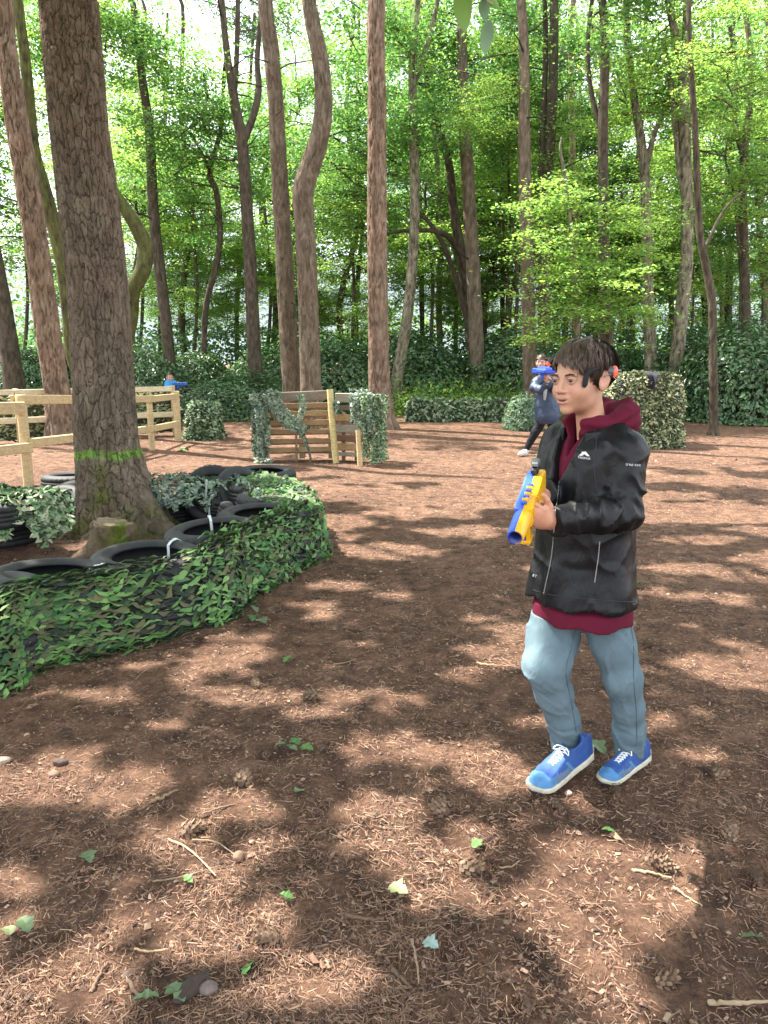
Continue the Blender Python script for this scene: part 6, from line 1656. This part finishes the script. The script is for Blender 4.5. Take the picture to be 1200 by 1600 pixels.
    def frame(o, ex, ey, ez): return Matrix([[ex[0], ey[0], ez[0], o[0]], [ex[1], ey[1], ez[1], o[1]], [ex[2], ey[2], ez[2], o[2]], [0, 0, 0, 1]])
    # ex: towards the fingers, ey: up (thumb side), ez: out of the back of the hand
    if ey[2] < 0: ey = -ey
    HL = frame(w, ex, ey, ez)
    fg = []
    for i, y0 in enumerate((.026, .009, -.009, -.025)):
        k = (1, 1.05, 1.0, .85)[i]
        fg.append([(.052, y0*.9, .002), (.078*k, y0*1.0, -.006), (.096*k, y0*1.0, -.030), (.086*k, y0*.95, -.052)])
    thl = [(.008, .022, -.004), (.030, .040, -.004), (.052, .052, -.006), (.070, .060, -.010)]
    Vl, Fl = surf_net(lambda X, Y, Z: hand_sdf(X, Y, Z, HL, fg, thl), tuple(w-.12), tuple(w+.12), .0024)
    # right hand on the grip behind the gun
    w2 = np.array(Q(848, 776, 2.37)); ex2 = np.array([-.55, -.75, -.2]); ex2 /= np.linalg.norm(ex2); ez2 = np.array([-.75, .6, 0.1]); ez2 -= ex2*np.dot(ez2, ex2); ez2 /= np.linalg.norm(ez2); ey2 = np.cross(ez2, ex2)
    if ey2[2] < 0: ey2 = -ey2
    HR = frame(w2, ex2, ey2, ez2)
    Vr, Fr = surf_net(lambda X, Y, Z: hand_sdf(X, Y, Z, HR, fg, thl, .98), tuple(w2-.12), tuple(w2+.12), .003)
    n1, n2, n3 = len(Vw), len(Vt), len(Vl)
    Vb = np.concatenate([Vw, Vt, Vl, Vr]); Fb = np.concatenate([Fh, Ft+n1, Fl+n1+n2, Fr+n1+n2+n3])
    hc = lambda n: np.tile(SKIN*np.array([1.08, .98, .96]), (n, 1))
    Cb = np.concatenate([Ch, hc(n2), hc(n3), hc(len(Vr))])
    B = wpart('body', mesh_np('body', Vb, Fb, True, Cb, M_SKIN), root)
    # eyes, looking to the left of the picture
    def eyeball(sx):
        th = np.linspace(0, math.pi, 20)[:, None]; ph = np.linspace(0, 2*math.pi, 28, endpoint=False)[None, :]
        D = np.stack([np.sin(th)*np.cos(ph), np.cos(th)*np.ones_like(ph), np.sin(th)*np.sin(ph)], -1).reshape(-1, 3)
        ang = np.degrees(np.arccos(np.clip(D[:, 1], -1, 1))); C = np.where(ang[:, None] < 14, np.array([.006, .005, .004]), np.where(ang[:, None] < 32, np.array([.040, .022, .012]), np.array([.33, .28, .25])))
        D = D*.0129; D[:, 1] += .0012*np.exp(-(ang/26)**4)
        i, j = np.meshgrid(np.arange(19), np.arange(28), indexing='ij'); j2 = (j+1) % 28; f = np.stack([i*28+j, (i+1)*28+j, (i+1)*28+j2, i*28+j2], -1).reshape(-1, 4)
        R = np.array(Matrix.Rotation(math.radians(8), 3, 'Z')); V_ = D@R.T+np.array([sx*.0315, .0748, 0]); return xf(HM, V_), f[:, ::-1], C
    for sx in (-1, 1):
        v, f, c = eyeball(sx); wpart('eye', mesh_np('eye', v, f, True, c, M_EYE), B)
    # brows and lashes
    mb = MB(); r2 = np.random.default_rng(8)
    for s in (-1, 1):
        for i in range(120):
            t = r2.random(); x = .013+.036*t; z = .0140+.0055*math.sin(t*2.3)-.003*t+r2.normal(0, .0015*(1-.5*t)); L = r2.uniform(.005, .0085)
            d0 = np.array([1, .45-.8*t]); d0 /= np.linalg.norm(d0); a = snap_y([(s*x, z), (s*(x+d0[0]*L), z+d0[1]*L*.5)], head_sdf)
            p, q = np.array(a[0]), np.array(a[1])
            if np.linalg.norm(q-p) > .012: continue
            u = np.array([0, .2, .00055/.00055])*.0006; off = np.array([0, .0010, 0])
            mb.add(xf(HM, np.array([p-u+off, p+u+off, q+u*.3+off, q-u*.3+off])), np.array([[0, 1, 2, 3]]), (.75, .7, .65))
        for i in range(26):
            t = i/25; x = .0315+(t-.5)*.027; z = .0048*math.sqrt(max(0, 1-((t-.5)*2)**2))+.0001; a = snap_y([(s*x, z+.0004)], head_sdf)[0]; p = np.array(a)
            q = p+np.array([s*(t-.45)*.004, .0050, .0010]); u = np.array([.0005, 0, .0002]); mb.add(xf(HM, np.array([p-u, p+u, q])), np.array([[0, 1, 2]]), (.25, .2, .2))
    wpart('eyebrows', mb.mesh('eyebrows', M_HAIR), B)['kind'] = 'stuff'
    # hair
    Vc, Fc_ = surf_net(hair_cap, (-.1, -.13, -.08), (.1, .12, .14), .0036)
    Vs, Fs, Cs = hair_mesh(rs)
    me = mesh_np('hair', np.vstack([xf(HM, Vc), xf(HM, Vs)]), np.vstack([Fc_, Fs+len(Vc)]), True, np.vstack([np.full((len(Vc), 3), .55), Cs]), M_HAIR)
    wpart('hair', me, root)
    # shoes
    def shoe(toe, heel, lift, label=None, pitch=0.0):
        t = np.array(toe); h = np.array(heel); d = t-h; L = np.linalg.norm(d[:2]); f = np.array([d[0], d[1], 0])/L
        yaw = math.atan2(-f[0], f[1]); c = (t+h)/2
        M = Matrix.Translation((t[0], t[1], .004)) @ Matrix.Rotation(yaw, 4, 'Z') @ Matrix.Rotation(-pitch, 4, 'X')
        S = L/.255*1.0
        def outs(y): return outl(y-.002)+.0035*(y < .006)
        def outl(y):     # half width along the shoe, y from 0 (toe) to -.255 (heel)
            return np.interp(y, [-.262, -.255, -.24, -.20, -.15, -.10, -.06, -.03, -.012, 0, .004], [.0, .014, .027, .033, .034, .040, .045, .042, .032, .012, .0]).astype(np.float32)
        def soled(X, Y, Z):
            w = outs(Y).astype(np.float32); x = X-.006*np.sin((Y+.1)*10)
            rise = .012*np.clip((Y+.04)/.04, 0, 1)**2
            d = np.maximum(np.abs(x)-w, np.abs(Z-.012-rise)-np.interp(Y, [-.25, -.1, 0], [.0125, .0095, .0085]).astype(np.float32))
            return d+.0*X
        def upper(X, Y, Z):
            x = X-.006*np.sin((Y+.1)*10)
            top = np.interp(Y, [-.255, -.23, -.17, -.13, -.09, -.05, -.02, 0], [.078, .090, .078, .078, .062, .048, .036, .018]).astype(np.float32)
            w = outl(Y)*.97*np.sqrt(np.clip(1-((Z-.012)/np.maximum(top, .02))**2*.72, .02, 1))
            d = np.maximum(np.abs(x)-w, np.maximum(Z-top, .010-Z)) 
            d2 = rc(X, Y, Z, (0, -.035, .022), (0, -.10, .030), .030, .038); d = smin(d, np.maximum(d2, .010-Z), .012)
            d = smin(d, rc(x, Y, Z, (0, -.195, .055), (0, -.185, .085), .034, .033), .012)
            d = smax(d, -rc(x, Y, Z, (0, -.182, .07), (0, -.170, .14), .024, .030), .006)
            # panel seams
            return d + .0012*np.cos(Y*210+np.abs(x)*120)*np.exp(-((Y+.05)/.045)**2)
        Vu, Fu = surf_net(upper, (-.06, -.27, .0), (.06, .012, .125), .0031); Vu = relax(Vu, Fu, 2, .5)
        x, y, z = Vu.T; A = np.abs(x)
        blue = np.array([.024, .075, .26]); lt = np.array([.065, .19, .38]); gr = np.array([.10, .15, .24]); C = np.tile(blue, (len(Vu), 1))
        C[(y > -.075) & (z < .050-.2*(y+.075))] = lt*.95
        C[(y > -.045)] = lt*1.1
        mid = (y < -.06) & (y > -.125) & (z < .045); C[mid] = gr
        st = np.abs(y+.135-.6*(z-.03)) < .006; C[st & (z < .062)] = lt
        C[(y < -.215)] = np.array([.02, .06, .24])
        lc = (A < .020) & (y > -.135) & (y < -.070) & (z > .04); C[lc] = blue*1.2
        Sc = np.array([S*.90, S*.97, S*.88]); 
        root_s = wpart('shoe', mesh_np('shoe', xf(M, Vu*Sc), Fu, True, C, M_SHOE), root)
        if label: root_s['label'] = label
        Vo, Fo = surf_net(soled, (-.06, -.275, -.01), (.06, .015, .04), .0034); Vo = relax(Vo, Fo, 1, .4)
        co = np.where((Vo[:, 2] < .003)[:, None], np.array([.12, .12, .12]), np.array([.52, .49, .38])); wpart('sole', mesh_np('sole', xf(M, Vo*Sc), Fo, True, co, M_SHOE), root_s)
        mb = MB()
        for i in range(6):
            y = -.078-.011*i; z = float(np.interp(y, [-.15, -.05], [.083, .060]))+.001*i-.004
            for s in (-1, 1):
                P = np.array([(-s*.019, y, z-.007), (-s*.008, y-.003, z+.002), (s*.008, y-.009, z+.004), (s*.019, y-.012, z-.003)]); mb.tube(xf(M, P*Sc), .0024, 5, (.78, .80, .78))
        for s in (-1, 1):
            P = np.array([(0, -.145, .086), (s*.018, -.138, .092), (s*.030, -.128, .080), (s*.020, -.132, .078), (0, -.142, .084)]); mb.tube(xf(M, spline(P*Sc, 12)), .0020, 5, (.78, .80, .78))
        wpart('laces', mb.mesh('laces', M_SHOE, True), root_s)
    t1 = G(834, 1243); h1 = Q(922, 1186, 2.54); shoe(t1, (h1[0], h1[1], 0), 0, None, math.radians(9))
    t2 = G(942, 1229); h2 = Q(1012, 1186, 2.55); shoe(t2, (h2[0], h2[1], 0), 0, None, math.radians(7))
    mb = MB()      # socks and ankles between cuff and shoe
    for J_ in (LA, LB):
        c = J_[-1][0]; mb.tube([(c[0], c[1], .05), (c[0], c[1], .16)], .034, 14, (.08, .12, .35))
        wpart('sock', mb.mesh('sock', M_SHOE, True), root); mb = MB()
    # ---- headset
    hs = empty('headset', tuple(HM.translation)); tag(hs, 'black sensor headband with red lights worn over the dark hair', 'headset')
    mb = MB()
    th = np.linspace(math.radians(-172), math.radians(-8), 30)       # band round the back of the skull
    P = np.stack([.086*np.cos(th), -.016+.110*np.sin(th)*.98, .020+.03*np.cos(th*2)*0-.010*np.sin(-th)], 1)
    V_, F_ = tube_vf(xf(HM, P), .0052, 8); mb.add(V_, F_, (.02, .02, .022)); wpart('band', mb.mesh('band', M_PLAST, True), hs)
    for s in (-1, 1):       # temple pads
        mb = MB(); P = np.array([(s*.080, .020, .030), (s*.076, .044, .024), (s*.070, .058, .012), (s*.068, .062, -.006), (s*.067, .066, -.022)]) if s < 0 else np.array([(.080, .010, .034), (.080, .022, .036), (.079, .032, .036), (.077, .040, .034), (.076, .046, .030)])
        mb.tube(xf(HM, spline(P, 16)), np.array([.005]*4+[.0075]*6+[.0088]*4+[.007, .004]), 10, (.018, .02, .024)); wpart('temple_pad', mb.mesh('temple_pad', M_CLOTHB, True), hs)
        mb = MB(); c = np.array([s*.092, -.032, .014])
        P = np.array([(s*.080, -.028, .016), (s*.090, -.032, .016), (s*.096, -.034, .015)]); V_, F_ = tube_vf(xf(HM, P), [.016, .017, .013], 16); mb.add(V_, F_, (.10, .09, .09)); pod = wpart('sensor', mb.mesh('sensor', M_PLAST, True), hs)
        th_ = np.linspace(0, math.pi/2, 7)[:, None]; ph = np.linspace(0, 2*math.pi, 18, endpoint=False)[None, :]
        D = np.stack([s*(.094+.007*np.cos(th_)*np.ones_like(ph)), -.033+.0105*np.sin(th_)*np.cos(ph), .016+.0165*np.sin(th_)*np.sin(ph)], -1).reshape(-1, 3)
        i, j = np.meshgrid(np.arange(6), np.arange(18), indexing='ij'); j2 = (j+1) % 18; f = np.stack([i*18+j, (i+1)*18+j, (i+1)*18+j2, i*18+j2], -1).reshape(-1, 4)
        wpart('red_light', mesh_np('red_light', xf(HM, D), f, True, np.ones((len(D), 3)), M_LED), pod)
    mb = MB(); P = np.array([(-.084, .006, .006), (-.089, -.012, .010), (-.092, -.035, -.004), (-.090, -.062, -.026), (-.084, -.082, -.036)]); mb.tube(xf(HM, spline(P, 20)), .0013, 6, (.35, .36, .38)); wpart('cable', mb.mesh('cable', M_PLAST, True), hs)
    mb = MB(); P = np.array([(-.090, -.060, -.024), (-.086, -.084, -.034), (-.076, -.100, -.046), (-.066, -.092, -.056), (-.070, -.078, -.052)]); mb.tube(xf(HM, spline(P, 20)), .0030, 8, (.015, .015, .017)); wpart('cable', mb.mesh('cable', M_PLAST, True), hs)
    # upper front sensor on the far side of the forehead
    mb = MB(); P = np.array([(.060, .050, .066), (.070, .060, .060), (.075, .066, .050)]); mb.tube(xf(HM, P), [.006, .009, .008], 10, (.03, .03, .035)); pd = wpart('sensor', mb.mesh('sensor', M_PLAST, True), hs)
    mb = MB(); P = np.array([(.073, .066, .052), (.078, .071, .046)]); mb.tube(xf(HM, P), [.009, .006], 12, (1, 1, 1)); wpart('red_light', mb.mesh('red_light', M_LED, True), pd)
    # ---- toy gun
    muz = np.array(Q(805, 840, 2.03)); rear = np.array(Q(839, 750, 2.33)); f = muz-rear; GL = np.linalg.norm(f); f /= GL
    s = np.cross(f, (0, 0, 1)); s /= np.linalg.norm(s); u = np.cross(s, f)          # s: his right hand side, u: up
    GM = frame(rear, s*.86, f, u*.88)      # local: x right, y forward, z up
    gun = empty('toy_gun', tuple(rear)); tag(gun, 'blue and yellow toy laser gun held in both hands by the dark haired boy', 'toy gun')
    YE, BL, BK = (.80, .42, .015), (.03, .10, .55), (.02, .02, .022)
    def gp(name, boxes, parent=gun, mat=M_PLAST):
        mb = MB()
        for (c, sz, col) in boxes:
            A = MB(); A.box(c, sz, None, col, 0, min(sz)*.22); v = np.concatenate(A.V); mb.add(xf(GM, v), A.F4[0], col)
        return wpart(name, mb.mesh(name, mat), parent)
    def prof(name, pts, x0, x1, col, ch=.006):
        """side profile (y,z) extruded from x0 to x1 with a chamfered outer edge"""
        n = len(pts); p = np.array(pts, float); c = p.mean(0); q = c+(p-c)*(1-ch/.03*.35); so = 1 if x1 > x0 else -1
        V = np.vstack([np.column_stack([np.full(n, x0), p]), np.column_stack([np.full(n, x1-so*ch), p]), np.column_stack([np.full(n, x1), q]), [[x1, *c]]])
        F4 = []
        for k in range(2):
            for i in range(n): j = (i+1) % n; F4.append([k*n+i, k*n+j, (k+1)*n+j, (k+1)*n+i])
        F3 = [[2*n+i, 2*n+(i+1) % n, 3*n] for i in range(n)]
        return wpart(name, mesh_np(name, xf(GM, V), [np.array(F4), np.array(F3)], False, np.tile(col, (len(V), 1)), M_PLAST), gun)
    L = GL
    body = [(-.02, .030), (-.02, -.030), (.06, -.040), (.12, -.034), (.20, -.036), (.24, -.030), (L-.12, -.026), (L-.115, .026), (L-.14, .034), (.10, .036), (.05, .044)]
    prof('left_shell', body, 0, -.030, YE); prof('right_shell', body, .0006, .030, BL)
    gp('top_rail', [((0, .10+.018*i, .041), (.020, .009, .010), (YE if i % 2 else BL)) for i in range(7)])
    gp('side_ribs', [((-.031, .14+.022*i, .008), (.006, .010, .034), (.70, .36, .01)) for i in range(4)])
    for col, sg in ((YE, -1), (BL, 1)):      # barrel shroud halves
        n = 14; a = np.linspace(-math.pi/2, math.pi/2, n); P = []
        for y, r in ((L-.135, .026), (L-.10, .030), (L-.03, .029), (L-.006, .027), (L, .0255), (L, .0195), (L-.08, .019)):
            P.append(np.stack([sg*r*np.cos(a), np.full(n, y), r*np.sin(a)], 1))
        V = np.concatenate(P); m = len(P); i, j = np.meshgrid(np.arange(m-1), np.arange(n-1), indexing='ij'); F_ = np.stack([i*n+j, i*n+j+1, (i+1)*n+j+1, (i+1)*n+j], -1).reshape(-1, 4)
        C = np.tile(col, (len(V), 1)); C[5*n:] = (.02, .04, .20)
        wpart('barrel_half', mesh_np('barrel_half', xf(GM, V), F_, True, C, M_PLAST), gun)
    mb = MB(); mb.tube(xf(GM, np.array([(0, L-.082, 0), (0, L-.08, 0)])), .0192, 14, (.01, .01, .02)); wpart('lens', mb.mesh('lens', M_PLAST), gun)
    gp('front_grip', [((-.008, .185, -.075), (.014, .036, .085), YE), ((.008, .185, -.075), (.014, .036, .085), BL), ((0, .185, -.115), (.034, .042, .014), YE)])
    gp('pistol_grip', [((-.009, .025, -.080), (.016, .036, .09), YE), ((.009, .025, -.080), (.016, .036, .09), BL)])
    gp('trigger', [((0, .068, -.052), (.008, .006, .026), BK)])
    gp('sight_base', [((0, .02, .054), (.026, .050, .024), BK)])
    gp('display', [((0, .012, .076), (.030, .028, .022), (.09, .10, .105)), ((0, .029, .077), (.022, .010, .014), (.20, .22, .22))])
M_CLOTHB = mat_vc('soft_foam', .95, nscale=200, namt=.2, bmp=.3, bdist=.001)
main_boy()

# =============== people further off
def small_person(label, parts, skin_parts, head, yaw, hscale=1.0, seed=0, face=True, h=.012, band=True, hands=()):
    """parts: list of (name, material, colour, [(joint list)], voxel); joint lists are ((point, radius), ...)"""
    rs = np.random.default_rng(seed); root = empty('person', (head[0], head[1], 0)); tag(root, label, 'person')
    def mk(name, chains, vox, mat, col, k=.03, fold=.006, cut=None):
        pts = np.array([p for c in chains for p, r in c]); rm = max(r for c in chains for p, r in c)+.02
        def f(X, Y, Z):
            d = None
            for c in chains:
                e = None
                for (a, ra), (b, rb) in zip(c[:-1], c[1:]):
                    g = rc(X, Y, Z, a, b, ra, rb); e = g if e is None else smin(e, g, k)
                d = e if d is None else smin(d, e, k)
            d = d - fold*(fold_noise(X, Y, Z, 14, seed)-.5)*2
            return d if cut is None else np.maximum(d, cut(X, Y, Z))
        V, F = surf_net(f, pts.min(0)-rm, pts.max(0)+rm, vox); return V, F
    for (name, mat, col, chains, vox, cut) in parts:
        V, F = mk(name, chains, vox, mat, col, cut=cut); wpart(name, mesh_np(name, V, F, True, np.tile(col, (len(V), 1)), mat), root)
    HM = head_frame(head, yaw) @ Matrix.Scale(hscale, 4)
    Vh, Fh = surf_net(lambda X, Y, Z: head_sdf(X, Y, Z, True), (-.10, -.13, -.17), (.10, .13, .13), .004); Ch = head_color(Vh); V = xf(HM, Vh); F = Fh; C = Ch
    for (a, b) in hands:           # a fist with thumb: short palm and curled fingers
        a = np.array(a); b = np.array(b); ex = b-a; ex /= np.linalg.norm(ex); ez = np.array([0, -1, .2]); ez -= ex*np.dot(ez, ex); ez /= np.linalg.norm(ez); ey = np.cross(ez, ex)
        M = Matrix([[ex[0], ey[0], ez[0], a[0]], [ex[1], ey[1], ez[1], a[1]], [ex[2], ey[2], ez[2], a[2]], [0, 0, 0, 1]])
        fg = [[(.052, y0, .002), (.078, y0, -.006), (.092, y0, -.028), (.08, y0, -.045)] for y0 in (.026, .009, -.009, -.025)]
        vv, ff = surf_net(lambda X, Y, Z: hand_sdf(X, Y, Z, M, fg, [(.008, .022, -.004), (.030, .040, -.004), (.052, .052, -.006), (.070, .055, -.010)]), tuple(a-.12), tuple(a+.12), .005)
        F = np.vstack([F, ff+len(V)]); V = np.vstack([V, vv]); C = np.vstack([C, np.tile(SKIN, (len(vv), 1))])
    B = wpart('body', mesh_np('body', V, F, True, C, M_SKIN), root)
    mb = MB()
    for sx in (-1, 1): mb = MB(); mb.tube(xf(HM, np.array([(sx*.0315, .0790, -.0), (sx*.0315, .0885, -.0005)])), [.006*hscale, .003*hscale], 10, (.03, .02, .015)); wpart('eye', mb.mesh('eye', M_EYE), B)
    Vc, Fc_ = surf_net(hair_cap, (-.1, -.13, -.08), (.1, .12, .14), .006); Vs, Fs, Cs = hair_mesh(rs, 260, 3, 6)
    wpart('hair', mesh_np('hair', np.vstack([xf(HM, Vc), xf(HM, Vs)]), np.vstack([Fc_, Fs+len(Vc)]), True, np.vstack([np.full((len(Vc), 3), .55), Cs]), M_HAIR), root)
    return root, HM
def far_boy():
    d = 11.4; q = lambda u, v, o=0: Q(u, v, d+o)
    navy = mat_cloth('navy_shell', (.030, .050, .095), .5, 300, .3, .2, .4, fold=22); leg = mat_cloth('black_leggings', (.010, .010, .014), .8, 300, .2, .1, .2); wh = mat_cloth('pale_trainer', (.55, .52, .50), .7, 200, .2, .1, .3)
    coat = [[(q(853, 596), .10), (q(853, 618), .145), (q(854, 634), .17), (q(855, 648), .19)], [(q(844, 592, -.03), .055), (q(838, 597, -.06), .062), (q(835, 606, -.12), .062), (q(845, 609, -.26), .055), (q(855, 601, -.34), .043), (q(857, 592, -.36), .036)],
            [(q(862, 592, .04), .06), (q(871, 603, -.05), .06), (q(866, 606, -.2), .05), (q(860, 598, -.33), .042)], [(q(850, 585, .05), .07), (q(858, 585, .05), .07)]]
    zc = q(850, 662)[2]
    parts = [('coat', navy, (1, 1, 1), coat, .011, lambda X, Y, Z: (zc+.0)-Z+.10*(X-q(850, 660)[0])),
             ('leggings', leg, (1, 1, 1), [[(q(851, 650, .02), .085), (q(836, 676, -.02), .062), (q(822, 703, .0), .040)], [(q(860, 650, .05), .085), (q(868, 680, .1), .06), (q(874, 706, .15), .04)]], .012, None)]
    for (u, v, o) in ((820, 707, 0), (873, 709, .15)):
        parts.append(('shoe', wh, (1, 1, 1), [[(q(u+3, v-2, o), .038), (q(u-1, v+.5, o-.05), .040), (q(u-8, v+3, o-.13), .030)]], .008, lambda X, Y, Z: .004-Z))
    r, HM = small_person('boy in a navy coat and black leggings aiming a blue toy gun', parts, None, q(846, 566, -.05), math.radians(158), 1.0, 5, hands=((q(858, 592, -.37), q(851, 586, -.42)), (q(861, 598, -.34), q(854, 592, -.44))))
    mb = MB(); P = np.array([[.084*math.cos(a), -.014+.105*math.sin(a), .050] for a in np.linspace(0, 2*math.pi, 30)]); mb.tube(xf(HM, P), .008, 8, (.015, .015, .018)); o = link('headset', mb.mesh('headset', M_PLAST, True)); tag(o, 'dark sensor headband on the boy in the navy coat', 'headset')
    g = empty('toy_gun', q(850, 580, -.38)); tag(g, 'bright blue toy gun held before the face by the boy in navy', 'toy gun')
    BL = (.02, .07, .62); m = Matrix.Rotation(math.radians(20), 3, 'Z')
    for nm, c, sz, col in (('body', (850, 579.5, -.40), (.20, .34, .075), BL), ('top_rail', (850, 574.5, -.40), (.05, .30, .03), BL), ('barrel', (846, 580, -.66), (.05, .22, .05), BL), ('grip', (853, 588, -.36), (.035, .05, .11), (.02, .02, .03)), ('magazine', (848, 587, -.48), (.03, .05, .08), BL)):
        mb = MB(); mb.box(q(*c), sz, m, col, 0, .012); wpart(nm, mb.mesh(nm, M_PLAST), g)
    # grey bottle like pouch hanging in front of the coat
    mb = MB(); P = np.array([q(853, 604, -.30), q(852, 608, -.31), q(851.5, 616, -.31), q(851, 625, -.30)]); mb.tube(P, [.020, .028, .026, .014], 12, (.30, .31, .32)); o = link('torch', mb.mesh('torch', M_PLAST, True)); tag(o, 'grey cylindrical battery grip hanging before the navy coat', 'grip')
far_boy()
def blue_boy():
    d = 17.6; q = lambda u, v, o=0: Q(u, v, d+o)
    blue = mat_cloth('light_blue_top', (.05, .24, .50), .8, 300, .2, .15, .2); dk = mat_cloth('dark_trousers', (.02, .02, .03), .8)
    parts = [('top', blue, (1, 1, 1), [[(q(267, 600), .13), (q(267, 611), .15), (q(267, 622), .14)], [(q(262, 599), .06), (q(261, 606, -.1), .055), (q(270, 606, -.3), .045), (q(275, 602, -.4), .04)], [(q(272, 599), .06), (q(276, 606, -.1), .05), (q(279, 603, -.35), .04)]], .018, None),
             ('trousers', dk, (1, 1, 1), [[(q(264, 625), .09), (q(263, 640), .07), (q(262, 655), .05)], [(q(271, 625), .09), (q(272, 640), .07), (q(273, 655), .05)]], .02, None)]
    r, HM = small_person('child in a light blue top aiming over the dark netted block', parts, None, q(266, 589.5, -.02), math.radians(200), 1.0, 9, hands=((q(276, 602, -.4), q(280, 600, -.42)),))
    g = empty('toy_gun', q(280, 600, -.45)); tag(g, 'small blue toy gun aimed over the dark netted block', 'toy gun')
    for nm, c, sz in (('body', (281, 600, -.46), (.34, .06, .07)), ('barrel', (288, 599.5, -.46), (.16, .035, .035)), ('grip', (278, 604, -.46), (.04, .03, .10))):
        mb = MB(); mb.box(q(*c), sz, None, (.02, .10, .42), 0, .01); wpart(nm, mb.mesh(nm, M_PLAST), g)
blue_boy()
